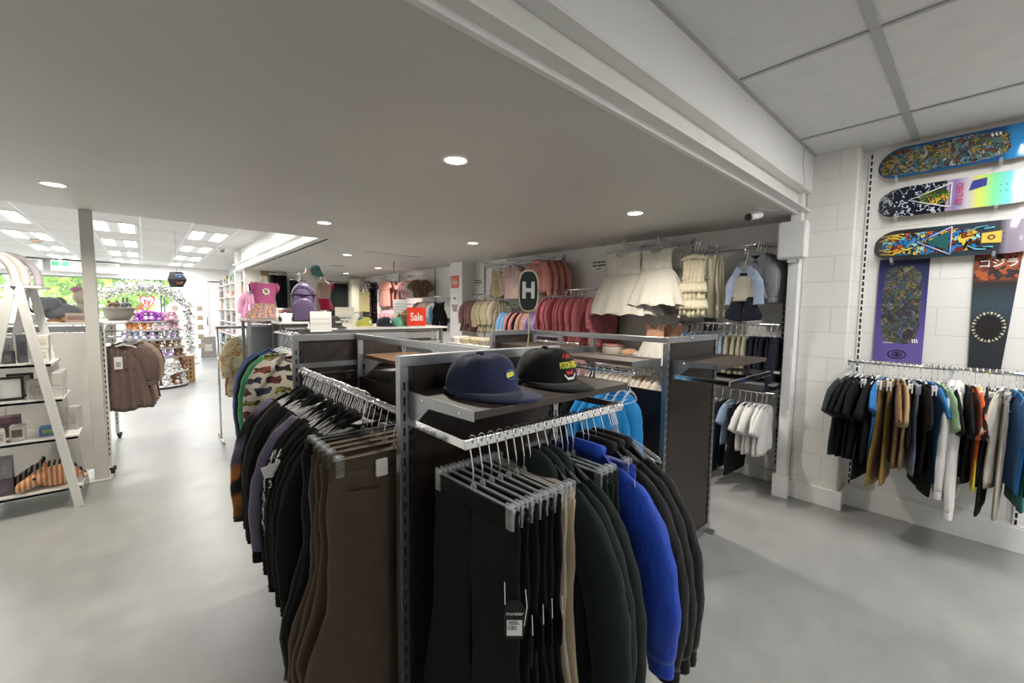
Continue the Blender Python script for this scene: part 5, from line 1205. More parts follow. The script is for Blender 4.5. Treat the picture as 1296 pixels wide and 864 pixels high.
# little trousers
C_DUSTB = cloth('dusty_blue_twill', '#7f93ac'); C_KHAKI = cloth('khaki_twill', '#98927e')
items = []
for i in range(8): items.append((1.98-.052*i, 'pants', C_DUSTB, f'{ORD[i]} pair of dusty blue little trousers on the folded row', dict(w=.20, L=.34, t=.018)))
for i in range(4): items.append((1.555-.05*i, 'pants', C_KHAKI, f'{ORD[i]} pair of khaki little trousers on the folded row', dict(w=.20, L=.34, t=.018)))
for i in range(4): items.append((1.355-.045*i, 'pants', C_NAVY, f'{ORD[i]} pair of navy little trousers on the folded row', dict(w=.20, L=.36, t=.018)))
items.append((1.18, 'pants', C_NAVY, 'longer navy trousers at the pier end of the folded row', dict(w=.24, L=.46, t=.02)))
row(1.508, 4.13, items, 'clip hangers on the row of little trousers', 'small clip hanger on the row of little trousers', hw=.18)
items = [(1.98, 'tee', C_NAVY, 'navy set furthest from the pier on the low rail', dict(w=.28, L=.5, sl=.12)), (1.88, 'pants', C_BLACK, 'black little trousers on the low rail', dict(w=.24, L=.6)), (1.80, 'tee', C_NAVY, 'navy top beside the beige trousers on the low rail', dict(w=.28, L=.46, sl=.12)), (1.72, 'pants', C_NAVY, 'navy trousers beside the beige pair on the low rail', dict(w=.24, L=.66)), (1.64, 'pants', C_BEIGE, 'beige trousers hanging between navy ones on the low rail', dict(w=.16, L=.40)),
    (1.57, 'pants', C_NAVY, 'dark navy trousers past the beige pair on the low rail', dict(w=.24, L=.64)), (1.50, 'tee', C_DUSTB, 'dusty blue tee next to the white tees on the low rail', dict(w=.28, L=.40, sl=.12)), (1.42, 'pants', C_BLACK, 'black flared trousers below the white tees', dict(w=.26, L=.62, taper=1.2))]
for i, y in enumerate((1.37, 1.325, 1.28, 1.235, 1.20)): items.append((y, 'tee', C_WHITE, f'{ORD[i]} white tee on the low rail by the pier', dict(w=.30, L=.42+.02*(i % 2), sl=.16, t=.018)))
row(.895, 4.05, items, 'hangers on the low rail by the pier', 'small hanger on the low rail by the pier', hw=.24)
C_PINKP = printed('pink_leopard', '#b8647c', ['#8f3f58', '#d694a4'], 40, .35); C_WFLOR = printed('white_little_flowers', '#c8c0b4', ['#b08a80', '#8a9aa6', '#c9a27a'], 40, .28)
row(.978, 4.12, [(3.84-.07*i, 'long', C_PINKP if i < 10 else C_WFLOR, f'{ORD[i % 12]} {"pink print" if i < 10 else "white flowered"} baby top on the low middle rail' if i < 12 else f'{ORD[i-12]} white flowered baby top from the lace dress end', dict(w=.30, L=.38, sl=.24, t=.02)) for i in range(24)], 'hangers on the low middle rail', 'small hanger on the low middle rail', hw=.24)
row(.95, 4.12, [(5.6-.11*i, 'long', (C_PALE, C_MAUVE, C_ECRU, C_WFLOR)[i % 4], 'small top on the low rail under the cream dresses', dict(w=.30, L=.38, sl=.24, t=.02)) for i in range(14)], 'hangers on the low rail under the cream dresses', 'small hanger on the low rail under the cream dresses')
for o in bpy.data.objects:
    if o.get('label') == 'small top on the low rail under the cream dresses': o['group'] = 'tops on the low rail under the cream dresses'
# items on the white shelf
t = thing('round_box', 'round white lidded box on the white wall shelf under the tulle dresses', 'box', (4.14, 2.86, 1.10))
MB().lathe([(.10, 0), (.125, .012), (.13, .10), (.126, .118)], 28).build('box_body', plain('ivory_box', '#cfc8ba', .6), t, True); MB().lathe([(.132, .105), (.134, .125), (.12, .132), (.01, .134)], 28).build('lid', plain('pink_lid', '#b98a80', .6), t, True)
t = garment('tutu', (4.05, 2.28, 1.60), -R90, {'a': C_PEACH, 's': C_WTULLE, 'c': C_PEACH}, 'peach bodice party dress with a white skirt hung low before the lace dress', var=1, w=.42, L=.44, h=.09, t=.02, depth=.12); small_hanger((4.05, 2.28, 1.60), -R90, 'small hanger holding the peach bodice dress', None)
t = garment('tutu', (4.17, 2.14, 1.60), -R90, {'a': C_PEACH, 's': C_WTULLE, 'c': C_PEACH}, 'peach bodice party dress half hidden behind the first', var=2, w=.42, L=.44, h=.09, t=.02, depth=.12); small_hanger((4.17, 2.14, 1.60), -R90, 'small hanger holding the half hidden peach dress', None)
tt = thing('face_out_arm', 'chrome arm holding the peach bodice party dresses', 'hanging arm', (4.42, 2.21, 1.60)); MB().bar((0, 0, 0), (-.42, 0, 0), .012, .024).build('arm', M_CHROME, tt); MB().box(-.004, .008, -.012, .012, -.05, .03).build('plate', M_CHROME, tt)
t = thing('folded_garment', 'folded peach and white baby outfit on the white wall shelf beside the round box', 'folded clothes', (4.12, 2.52, 1.10))
MB().ball((0, .1, .045), (.11, .10, .05), 16, 8).build('peach_top', C_PEACH, t, True); MB().ball((0, -.10, .04), (.12, .16, .045), 18, 8).build('white_skirt', C_WTULLE, t, True)
t = thing('gift_box', 'small black box with a white triangle under the cream lace dress', 'box', (4.22, 1.79, 1.43)); MB().box(-.04, .04, -.045, .045, 0, .13).build('carton', M_BLACKP, t, bev=.004); MB().prism([(-.022, .06), (.022, .06), (0, .03)], .001, lambda p: (-.0405+p[2]*-1, -p[0], p[1])).build('triangle_mark', M_PAPER, t)
wall_shelf('short glass wall shelf carrying the small black box', 1.66, 1.94, 1.43, .3, M_CLEAR)
t = thing('wooden_toy', 'brown wooden toy of stacked diamonds beside the small black box', 'toy', (4.2, 1.70, 1.43))
MB().prism([(0, 0), (.03, .022), (0, .045), (-.03, .022)], .02, lambda p: (p[2]-.01, p[0], p[1])).build('lower_diamond', plain('toy_wood', '#7a4a32', .5), t); MB().prism([(0, .045), (.026, .065), (0, .085), (-.026, .065)], .02, lambda p: (p[2]-.01, p[0], p[1])).build('upper_diamond', plain('toy_wood2', '#8a5a3e', .5), t)
for i, (y, m, z) in enumerate(((1.98, M_WPAINT, .06), (1.90, C_WFLOR, .07), (1.80, C_BLACK, .05), (1.70, plain('tan_leather', '#8a6238', .5), .05), (1.60, plain('gold_sequin', '#b08f45', .35, .4, var=.5, vscale=90), .05))):
    t = thing('baby_shoe', ('white', 'flowered', 'black', 'tan', 'gold')[i]+' baby shoe on the thin pale shelf by the little trousers', 'shoe', (4.20, y, 1.10), -.2)
    MB().loft([[(x+.012*0, yy*.032*w_, zz*h_+.006) for yy, zz in ((-1, 0), (-.9, .6), (-.45, 1), (.45, 1), (.9, .6), (1, 0))] for x, w_, h_ in ((-.07, .5, .02), (-.06, .95, .028), (-.02, 1, .04), (.02, .9, .06), (.055, .85, .065), (.065, .6, .05))]).build('upper', m, t, True); MB().box(-.072, .066, -.03, .03, 0, .007).build('sole', M_WPAINT, t, bev=.003)
# the far stretch of the wall, past the pier
C_PINKL = printed('pink_floral_suit', '#c9a0a4', ['#b0506a', '#d8c8c4', '#c46a80'], 30, .33); C_OLIVEP = printed('olive_print', '#6a5a44', ['#8a4a3c', '#a89878'], 34, .33)
RP = dict(w=.28, L=.26, sl=.14, t=.02, leg=.10)
row(2.30, 4.13, [(7.95-.085*i, 'romper', (C_PINKL, C_PINKL, C_WFLOR, C_OLIVEP)[min(i//2, 3)], f'{ORD[i]} short patterned romper on the far upper rail', dict(RP)) for i in range(8)], 'hangers on the far upper rail', 'small hanger on the far upper rail')
row(1.86, 4.13, [(7.36-.075*i, 'romper', (C_OLIVEP, C_PINKL, C_WFLOR, C_PALE, C_LTBLUE)[(i//2) % 5], f'{ORD[i]} long baby suit on the far patterned rail', dict(RP, L=.36, sl=.26, leg=.14)) for i in range(10)], 'hangers on the far patterned rail', 'small hanger on the far patterned rail')
garment('romper', (4.05, 6.58, 1.86), -.9, {'a': C_BLACK, 's': C_WHITE}, 'black dungarees with a white sleeve beside the white pier', var=1, simple=True, w=.30, L=.34, sl=.2, t=.02, leg=.2)
small_hanger((4.05, 6.58, 1.86), -.9, 'small hanger holding the black dungarees', None)
C_HOTP = printed('hot_pink_floral', '#c98a9c', ['#c43a6a', '#e0b8c0', '#8a6ab0'], 26, .36)
row(1.72, 4.13, [(8.85-.11*i, 'romper', (C_HOTP, C_PINKL)[i % 2] if i < 8 else C_OLIVEP, f'{ORD[i]} pink flowered baby suit behind the sale sign' if i < 8 else f'{ORD[i-8]} brown print baby suit behind the sale sign', dict(RP, L=.36, sl=.24, leg=.14)) for i in range(12)], 'hangers on the rail behind the sale sign', 'small hanger on the rail behind the sale sign')
faced('dress', 8.75, 2.33, (4.0, 4.1, 4.2), [printed('peach_pink_floral', '#c48a80', ['#a85a60', '#d8b0a4'], 40, .3)], ['peach flowered dress facing the aisle on the far wall', 'peach flowered dress second on its arm', 'peach flowered dress against the far wall'], 'small hanger on the far display arm', w=.42, L=.58, sl=.1, t=.02, h=.09, simple=True, flare=1.1)
faced('dress', 9.75, 2.36, (4.0, 4.15), [printed('black_floral', '#151316', ['#8a5a6a', '#c9b8a8'], 26, .3)], ['long black flowered dress by the fitting room curtains', 'second long black flowered dress by the curtains'], 'small hanger by the fitting room curtains', w=.46, L=1.0, sl=.1, t=.025, h=.09, simple=True, flare=1.15)
for y, z in ((8.75, 2.33), (9.75, 2.36)):
    faceout('chrome arm sticking out from the far display wall', y, z, .45)
t = thing('peg_card', 'white sheet of small lettering hung behind the lime cap', 'sign', (3.95, 7.95, 1.42), -.75); MB().box(-.14, .14, -.003, 0, 0, .40).build('sheet', M_PAPER, t)
b = MB()
for i in range(5): b.box(-.10, .10-.02*(i % 3), -.004, -.003, .06+.06*i, .075+.06*i)
b.build('lines_of_print', plain('pale_ink', (.5, .5, .52), .7), t); MB().tube([(0, -.002, 0), (0, -.002, -1.42)], .01, 8).lathe([(.14, -1.42), (.14, -1.40), (.01, -1.39)], 18).build('stand', M_CHROME, t, True)
# ---------------------------------------------------------------- clothes beyond the front rack
def m_cars():
    """rows of little racing cars printed on pale cloth: blocks of colour with dark wheels"""
    t = NT('race_car_print'); v = t.coord(); br = t.n('ShaderNodeTexBrick'); br.offset = .5
    sx = t.n('ShaderNodeSeparateXYZ'); t.l(v, sx.inputs[0]); cm = t.n('ShaderNodeCombineXYZ'); t.l(sx.outputs['X'], cm.inputs[0]); t.l(sx.outputs['Z'], cm.inputs[1])
    for k, x in (('Scale', 1.0), ('Mortar Size', .014), ('Mortar Smooth', .0), ('Brick Width', .105), ('Row Height', .062), ('Bias', 0)): br.inputs[k].default_value = x
    br.inputs['Color1'].default_value = (0, 0, 0, 1); br.inputs['Color2'].default_value = (1, 1, 1, 1); br.inputs['Mortar'].default_value = (.5, .5, .5, 1)
    nz = t.n('ShaderNodeTexNoise'); nz.inputs['Scale'].default_value = 22; t.l(cm.outputs[0], nz.inputs['Vector'])
    mx = t.n('ShaderNodeMix', data_type='VECTOR'); mx.inputs[0].default_value = .05; t.l(cm.outputs[0], mx.inputs[4]); t.l(nz.outputs['Color'], mx.inputs[5]); t.l(mx.outputs[1], br.inputs['Vector'])
    c = t.ramp(br.outputs['Color'], [(0, hexc('#743a32')), (.2, hexc('#3a4050')), (.4, hexc('#8a4638')), (.6, hexc('#8a8646')), (.75, hexc('#23242a')), (.88, hexc('#663030'))], 'CONSTANT')
    n2 = t.noise(cm.outputs[0], 42, 2); dk = t.n('ShaderNodeMath', operation='GREATER_THAN'); dk.inputs[1].default_value = .56; t.l(n2, dk.inputs[0])
    m1 = t.n('ShaderNodeMix', data_type='RGBA'); t.l(dk.outputs[0], m1.inputs[0]); t.l(c, m1.inputs[6]); m1.inputs[7].default_value = (.02, .02, .022, 1)
    m2 = t.n('ShaderNodeMix', data_type='RGBA'); t.l(br.outputs['Fac'], m2.inputs[0]); t.l(m1.outputs[2], m2.inputs[6]); m2.inputs[7].default_value = (*hexc('#cfc8ba'), 1)
    t.l(m2.outputs[2], t.b.inputs['Base Color']); t.set(Roughness=.85); t.bump(t.noise(t.coord(scale=(1, 1, .3)), 14, 3), .4, .014); return t.m
M_CARS = m_cars(); C_GRN = cloth('leaf_green_cotton', '#4f9a6c'); C_BLU2 = cloth('slate_blue_cotton', '#3f5a8c')
for y, k, m, lab, kw in ((2.80, 'long', M_CARS, 'pale pyjama top printed with rows of racing cars, behind the front rack', dict(w=.40, L=.52, sl=.40)), (2.86, 'pants', M_CARS, 'pale pyjama trousers printed with racing cars', dict(w=.34, L=.60)), (2.93, 'long', C_GRN, 'leaf green top whose sleeve shows beside the racing car pyjamas', dict(w=.42, L=.52, sl=.44)),
        (3.0, 'long', C_BLACK, 'black top whose sleeve shows beside the leaf green one', dict(w=.43, L=.52, sl=.44)), (3.08, 'long', C_BLU2, 'slate blue top behind the black and leaf green sleeves', dict(w=.43, L=.52, sl=.48)), (3.2, 'long', C_BLU2, 'slate blue top at the end of the short rear rail', dict(w=.40, L=.5, sl=.44))):
    K = dict(t=.018, h=.12 if k == 'pants' else .10); K.update(kw)
    garment(k, (.70, y, 1.43), random.uniform(-.04, .04), m, lab, var=2, **K); hanger('shirt', (.70, y, 1.43), 0, 'white plastic hanger on the short rear rail', 'hangers on the short rear rail', w=.34, body=G_SKW, hookr=.0026)
C_FLOR = printed('orange_floral', '#c9c2a4', ['#c07a3a', '#8a9a78', '#c9a04a', '#b5b8b0', '#d8cfa8', '#a86a3a'], 17, .42, noise_edge=.12)
C_TERRA = cloth('terracotta_cotton', '#a8796a')
for i, (x, y, m1, lab) in enumerate(((.90, 5.96, C_FLOR, 'orange and green flowered pyjama top facing the aisle'), (1.03, 5.99, C_FLOR, 'second flowered pyjama top turned beside the first'), (1.16, 6.02, C_FLOR, 'third flowered pyjama top toward the pink mannequin'))):
    garment('long', (x, y, 1.36), (.25, -.15, .5)[i], m1, lab, var=i, w=.34, L=.40, sl=.36, t=.03); small_hanger((x, y, 1.36), 0, 'small hanger on the slim rail of flowered pyjamas', 'hangers on the slim pyjama rail')
    garment('pants', (x, y+.035, 1.36), (.2, -.1, .4)[i], {'a': C_FLOR, 'c': C_FLOR}, lab.replace('top', 'trousers'), var=i, w=.28, L=.50, t=.03, h=.34, taper=.8)
    garment('pants', (x-.05, y+.09, 1.36), .3, C_TERRA, ['terracotta trousers with hems below the flowered pyjamas', 'second terracotta pair below the flowered pyjamas', 'terracotta trousers by the flowered top near the mannequin'][i], var=i, w=.26, L=.68, t=.025, h=.14)
# mannequins ---------------------------------------------------------------
M_MANN = plain('mannequin_cream', '#d6cfbd', .55, var=.03)
def mannequin(label, loc, s, rz=0, base=True):
    t = thing('mannequin', label, 'mannequin', loc, rz); t.scale = (s, s, s)
    P = [(.085, .06, 0), (.105, .075, .03), (.10, .07, .10), (.088, .062, .17), (.095, .068, .24), (.112, .072, .32), (.118, .066, .37), (.10, .055, .41), (.055, .045, .435), (.040, .040, .455), (.038, .038, .50), (.036, .036, .505)]
    MB().loft([[(a*math.cos(2*PI*i/22), b*math.sin(2*PI*i/22), z) for i in range(22)] for a, b, z in P]).build('torso', M_MANN, t, True)
    MB().lathe([(.037, .503), (.030, .512), (.004, .515)], 18).build('neck_cap', M_MANN, t, True)
    if base: MB().lathe([(.09, -base), (.088, -base+.012), (.012, -base+.02), (.011, .01)], 20).build('stand', M_CHROME, t, True)
    return t
mannequin('cream child mannequin bust wearing the pink daisy dress', (1.015, 5.33, 1.50), .90, 0, .016)
C_DPINK = cloth('daisy_pink', '#c9689a'); 
def m_patch():
    t = NT('patchwork_skirt'); v = t.coord(); sx = t.n('ShaderNodeSeparateXYZ'); t.l(v, sx.inputs[0])
    at = t.n('ShaderNodeMath', operation='ARCTAN2'); t.l(sx.outputs['Y'], at.inputs[0]); t.l(sx.outputs['X'], at.inputs[1])
    ml = t.n('ShaderNodeMath', operation='MULTIPLY'); ml.inputs[1].default_value = 2.4; t.l(at.outputs[0], ml.inputs[0]); fr = t.n('ShaderNodeMath', operation='FRACT'); t.l(ml.outputs[0], fr.inputs[0])
    c = t.ramp(fr.outputs[0], [(0, hexc('#c99a80')), (.25, hexc('#3a56a0')), (.42, hexc('#d88a5a')), (.6, hexc('#5a7a9a')), (.72, hexc('#d8b04a')), (.85, hexc('#c87a8a'))], 'CONSTANT')
    vo = t.n('ShaderNodeTexVoronoi'); vo.inputs['Scale'].default_value = 45; t.l(v, vo.inputs['Vector']); lt = t.n('ShaderNodeMath', operation='LESS_THAN'); lt.inputs[1].default_value = .3; t.l(vo.outputs['Distance'], lt.inputs[0])
    m = t.n('ShaderNodeMix', data_type='RGBA'); t.l(lt.outputs[0], m.inputs[0]); t.l(c, m.inputs[6]); m.inputs[7].default_value = (*hexc('#d6c8b0'), 1); t.l(m.outputs[2], t.b.inputs['Base Color']); t.set(Roughness=.85); return t.m
def bust_dress(label, loc, bod, skirt, L, fl, rz=0, sleeves=False):
    t = thing('dress', label, 'dress', loc, rz); n = 40
    prof = [(.098, .074, .155), (.106, .080, .22), (.120, .082, .30), (.128, .078, .345), (.115, .070, .378), (.075, .06, .395)]
    MB().loft([[(a*math.cos(2*PI*i/n), b*math.sin(2*PI*i/n), z-.02*abs(math.sin(2*PI*i/n))*(z > .37)) for i in range(n)] for a, b, z in prof], False, False).build('bodice', bod, t, True)
    rr = []
    for j in range(8):
        v = j/7; rr.append([((.098+fl*v)*math.cos(2*PI*i/n)*(1+.07*v*math.sin(9*2*PI*i/n)), (.075+fl*.7*v)*math.sin(2*PI*i/n)*(1+.07*v*math.sin(9*2*PI*i/n)), .157-L*v) for i in range(n)])
    MB().loft(rr, False, False).build('skirt', skirt, t, True)
    for s in (-1, 1):
        f = MB().loft([[(s*(.108+.03*q+.012*math.cos(a)), .05*math.sin(a)*(1+.2*q), .352-.035*q+.045*math.cos(a)) for a in [2*PI*i/14 for i in range(14)]] for q in (0, .5, 1)], False, False); f.build('frill_sleeve', bod if not sleeves else skirt, t, True)
    return t
dd = bust_dress('pink child dress with a white daisy and a patchwork flared skirt', (1.015, 5.33, 1.50), C_DPINK, m_patch(), .165, .10)
b = MB()
for i in range(7): a = 2*PI*i/7; b.ball((.028*math.cos(a), -.090, .285+.028*math.sin(a)), (.013, .004, .013), 8, 5)
b.build('daisy_petals', M_PAPER, dd, True); MB().ball((0, -.093, .285), (.012, .004, .012), 8, 5).build('daisy_centre', plain('daisy_yellow', '#c9a84a', .6), dd, True)
mannequin('cream mannequin neck and shoulders showing above the purple backpack', (1.66, 6.0, 1.68), .92, .3, 1.68/.92)
bust_dress('white collared shirt dress on the mannequin behind the backpack', (1.66, 6.0, 1.68), C_WHITE, cloth('stone_cotton', '#9a948a'), .3, .06, .3)
mannequin('cream mannequin wearing the beige ruffled blouse', (1.90, 6.2, 1.58), .96, .1, 1.58/.96)
bust_dress('beige ruffled blouse with a hot pink skirt on the mannequin by the dark curtains', (1.90, 6.2, 1.59), printed('beige_ruffle', '#c0a398', ['#a8877c', '#cfb8ae'], 40, .3), cloth('hot_pink_cotton', '#b0284e'), .16, .05, .1, True)
t = thing('sun_hat', 'teal fabric sun hat perched on the mannequin behind the backpack', 'hat', (1.765, 6.05, 2.145), .4)
MB().lathe([(.12, -.10), (.115, -.09), (.07, -.01), (.062, .03), (.03, .05), (.003, .053)], 22, c0=False).build('hat_body', cloth('teal_felt', '#5b8c8a'), t, True); MB().lathe([(.0725, -.012), (.072, .0)], 22, c0=False, c1=False).build('hat_band', cloth('teal_band', '#3d6a6c'), t, True)
# backpack and shoe box
t = thing('backpack', 'shiny purple school backpack standing beside the white box', 'backpack', (1.275, 4.80, 1.467), -.25)
M_BP = cloth('purple_nylon', '#564a66', rough=.32, wr=.6)
def rb(hw, d, h, y0, z0=0, n=24, tp=.72):
    rings = []
    for j in range(11):
        v = j/10; z = z0+h*v; k = 1 if v < .6 else math.sqrt(max(.02, 1-((v-.6)/.4)**2*.92)); kk = .9+.1*min(1, v/.15)
        rings.append([(math.copysign(abs(math.cos(a))**.55, math.cos(a))*hw*k*kk, y0+math.copysign(abs(math.sin(a))**.6, math.sin(a))*d*(.75+.25*k), z) for a in [2*PI*i/n for i in range(n)]])
    return MB().loft(rings)
rb(.118, .07, .41, 0).build('main_pocket', M_BP, t, True); rb(.10, .032, .23, -.08, .012).build('front_pocket', M_BP, t, True)
MB().tube([(-.125, -.05, .28), (0, -.082, .285), (.125, -.05, .28)], .007, 8).build('front_strap', M_BLACKP, t, True)
MB().tube([(x, -.079, z) for x, z in ((-.10, .24), (-.09, .32), (-.04, .375), (.04, .375), (.09, .32), (.10, .24))], .004, 6).build('zip', M_BLACKP, t, True)
MB().tube([(-.03, .02, .40), (-.02, .02, .435), (.02, .02, .435), (.03, .02, .40)], .006, 8).build('grab_handle', M_BLACKP, t, True)
for s in (-1, 1): MB().tube([(s*.05, .07, .37), (s*.07, .12, .30), (s*.08, .10, .12), (s*.09, .075, .04)], .014, 8, r2=.005).build('shoulder_strap', M_BLACKP, t, True)
t = thing('open_box', 'white open box holding black and white shoes beside the backpack', 'box', (1.09, 4.79, 1.467))
MB().lathe([(.078, 0), (.08, .004), (.082, .085), (.079, .085), (.076, .006)], 30, c1=False).build('box_body', M_PAPER, t, True)
for k in range(3):
    q = thing('baby_shoe', ('black and white baby shoe lying in the white open box', 'white baby shoe at the back of the white open box', 'black baby shoe at the rim of the white open box')[k], 'shoe', (1.055+.035*k, 4.775+.02*(k % 2), 1.49), .5*k-.4); q.rotation_euler[0] = .9
    MB().ball((0, 0, .03), (.024, .05, .028), 12, 8).ball((0, .02, .05), (.022, .026, .022), 10, 6).build('upper', (M_BLACKP, M_WPAINT, M_BLACKP)[k], q, True); MB().ball((0, 0, .012), (.026, .053, .012), 12, 6).build('sole', M_PAPER, q, True)
t = thing('cardboard_sign', 'white and pink printed card standing behind the white open box', 'sign', (1.13, 4.98, 1.467), -.1); MB().box(-.075, .075, -.002, .001, 0, .14).build('card', M_PAPER, t); MB().box(-.06, .06, -.003, -.002, .07, .12).build('pink_print', plain('card_pink', '#c98a90', .6), t); MB().box(-.04, .04, 0, .04, 0, .004).build('foot', M_PAPER, t)
# fitting rooms ------------------------------------------------------------
def curtain(label, x0, x1, z0, z1, y, mat):
    t = thing('curtain', label, 'curtain', ((x0+x1)/2, y, z0), 0); hw = (x1-x0)/2; n = 70
    f = [(-hw+2*hw*i/n, .03*math.sin(i*1.25)+.012*math.sin(i*.53)) for i in range(n+1)]; bk = [(x, yy+.006) for x, yy in reversed(f)]
    MB().loft([[(x, yy*(1+.25*(1-v)), (z1-z0)*v) for x, yy in f+bk] for v in (0, .3, .6, 1)]).build('cloth', mat, t, True)
    MB().tube([(-hw-.03, 0, z1-z0+.02), (hw+.03, 0, z1-z0+.02)], .012, 10).build('rod', M_CHROME, t, True)
    MB().box(-hw-.02, -hw, -.012, .1, z1-z0, z1-z0+.04).build('bracket', M_CHROME, t); return t
C_CURT = cloth('curtain_black_green', '#14191a'); C_CURT2 = cloth('curtain_navy', '#0e1016')
curtain('near black fitting room curtain beside the tan wall strip', 2.17, 2.50, .06, 2.36, 10.70, C_CURT2); curtain('dark green black fitting room curtain behind the backpack', 2.56, 3.13, .06, 2.26, 10.70, C_CURT); curtain('dark green black fitting room curtain next to the white cupboard', 3.36, 3.88, .06, 2.24, 10.70, C_CURT)
struct('trim_2', MB().box(2.0, 2.15, 10.78, 10.86, 0, 2.45), plain('tan_board', '#8a7358', .5, var=.1)); struct('trim_3', MB().box(2.5, 4.0, 10.76, 10.86, 2.30, 2.45), M_WHITE); struct('wall_partition', MB().box(3.14, 3.34, 10.62, 10.86, 0, 2.3), M_WHITE)
t = thing('cupboard', 'tall cream cupboard at the end of the fitting room curtains', 'cupboard', (4.02, 10.64, 0))
MB().box(-.10, .08, -.16, .18, 0, 2.35).build('carcass', plain('cream_cupboard', '#d8d6c8', .5, var=.03), t, bev=.004); MB().box(-.095, .075, -.175, -.161, .08, 1.5).build('door', plain('cream_door', '#d6d3c4', .45, var=.03), t, bev=.003); MB().box(-.095, .075, -.175, -.161, 1.53, 2.3).build('door', plain('cream_door', 0), t, bev=.003); MB().cyl((-.07, -.176, 1.2), .01, -.02, 10, 1).build('knob', M_CHROME, t)
t = thing('paper_notice', 'cream notice on a thin stand in front of the fitting rooms', 'sign', (3.75, 9.3, 0)); MB().box(-.12, .12, -.003, 0, 1.55, 2.0).build('card', plain('cream_notice', '#d9d49a', .6), t); MB().box(-.02, .02, -.01, .01, .02, 1.56).box(-.14, .14, -.1, .1, 0, .02).build('stand', M_BLACKP, t)
# ---------------------------------------------------------------- plush toys
M_EYE = plain('toy_eye', (.01, .01, .011), .15)
def plush_mesh(name, ear='round', long=False):
    b = MB(); b.mat(0)
    b.ball((0, 0, .055), (.055, .05, .06), 12, 8).ball((0, -.012, .135), (.052, .048, .046), 12, 8)
    for s in (-1, 1):
        b.mat(0).ball((s*.045, -.045, .022), (.022, .034, .02), 8, 6).ball((s*.055, -.02, .075), (.016, .018, .034), 8, 6)
        if ear == 'round': b.ball((s*.038, 0, .178), (.018, .010, .018), 8, 6)
        elif ear == 'flop': b.ball((s*.056, 0, .13), (.014, .018, .036), 8, 6)
        elif ear == 'long': b.ball((s*.024, .005, .205), (.012, .009, .042), 8, 6)
        b.mat(2).ball((s*.022, -.054, .143), (.011, .007, .012), 8, 6)
        b.mat(1).ball((s*.022, -.0605, .147), (.004, .002, .004), 6, 4)
    b.mat(1).ball((0, -.052, .120), (.022, .016, .015), 10, 6).ball((0, -.04, .05), (.034, .02, .036), 10, 6).mat(2).ball((0, -.067, .125), (.006, .004, .004), 6, 4)
    return b.mesh(name, [M_PLAST, M_PLAST, M_EYE], True)
PM = [plush_mesh('plush_bear', 'round'), plush_mesh('plush_dog', 'flop'), plush_mesh('plush_rabbit', 'long')]
FUR = {k: cloth('fur_'+k, h, weave=260, sheen=.3, wr=.6) for k, h in dict(white='#d4d2cf', grey='#8f9196', brown='#6b4630', gold='#a87838', orange='#b8702c', pink='#c98aa4', purple='#8a2a9a', lilac='#a890bc', black='#1c1a1b', tan='#a88a6c', blue='#7a8fae').items()}
def plush(k, loc, rz, col, bel, label, group=None, s=1.0):
    o = bpy.data.objects.new(('plush_bear', 'plush_dog', 'plush_rabbit')[k], PM[k]); COL.objects.link(o); o.location = loc; o.rotation_euler = (0, 0, rz); o.scale = (s, s, s)
    for i, m in enumerate((FUR[col], FUR[bel])): o.material_slots[i].link = 'OBJECT'; o.material_slots[i].material = m
    return tag(o, label, 'plush toy', group)
DC = (.12, 10.95)
t = thing('plush_display', 'round tiered toy display with a red heart sign on top', 'toy display', (DC[0], DC[1], 0))
SH = ((.06, .52), (.33, .52), (.62, .50), (.80, .48), (.97, .46), (1.15, .44), (1.32, .42))
for z, r_ in SH: MB().lathe([(r_, -.02), (r_+.006, -.012), (r_+.006, .012), (r_, .016), (r_-.012, 0), (.02, 0)], 36, (0, 0, z)).build('tier', M_PLAST if z < .6 else plain('tier_clear', (.30, .29, .28), .3), t)
MB().lathe([(.16, .0), (.16, 1.5), (.10, 1.52)], 20).build('column', plain('display_column', (.42, .40, .38), .6), t, True); MB().lathe([(.50, 0), (.50, .035), (.46, .045)], 32).build('base', M_BLACKP, t)
PAL = [[('black', 'white'), ('white', 'white'), ('brown', 'white')], [('white', 'white'), ('white', 'grey'), ('brown', 'tan')], [('gold', 'tan'), ('gold', 'white'), ('lilac', 'white'), ('brown', 'tan')], [('brown', 'white'), ('grey', 'white'), ('tan', 'white')], [('grey', 'white'), ('lilac', 'white'), ('blue', 'white')], [('orange', 'tan'), ('orange', 'white'), ('white', 'pink'), ('pink', 'white')], [('pink', 'white'), ('purple', 'lilac'), ('purple', 'lilac'), ('pink', 'white'), ('white', 'pink')]]
TN = ['bottom tier', 'second tier', 'third tier', 'fourth tier', 'fifth tier', 'sixth tier', 'top tier']
for li, (z, r_) in enumerate(SH):
    n = (7, 8, 9, 9, 9, 10, 9)[li]
    for i in range(n):
        a = -PI/2+(i-(n-1)/2)*(2.7/n)-.05; cc = PAL[li][int(i*len(PAL[li])/n)] if li in (2, 5, 6) else random.choice(PAL[li]); k = random.randrange(3); s = (1.25, 1.15, .95, .88, .88, .88, .95)[li]
        rr = r_-.07
        plush(k, (DC[0]+rr*math.cos(a), DC[1]+rr*math.sin(a), z+.002), a+PI/2+random.uniform(-.25, .25), cc[0], cc[1], f'small {cc[0]} plush toy with glittery eyes on the {TN[li]} of the round display', f'{cc[0]} plush toys on the {TN[li]}', s)
t = thing('heart_sign', 'white heart sign with a red rim and letters above the toy display', 'sign', (.05, 10.62, 1.50), 0)
hp = [(.115*(math.sin(a)**3), .020+.155*(13*math.cos(a)-5*math.cos(2*a)-2*math.cos(3*a)-math.cos(4*a))/16) for a in [2*PI*i/40 for i in range(40)]]
M_HRED = plain('heart_red', '#c0202c', .45)
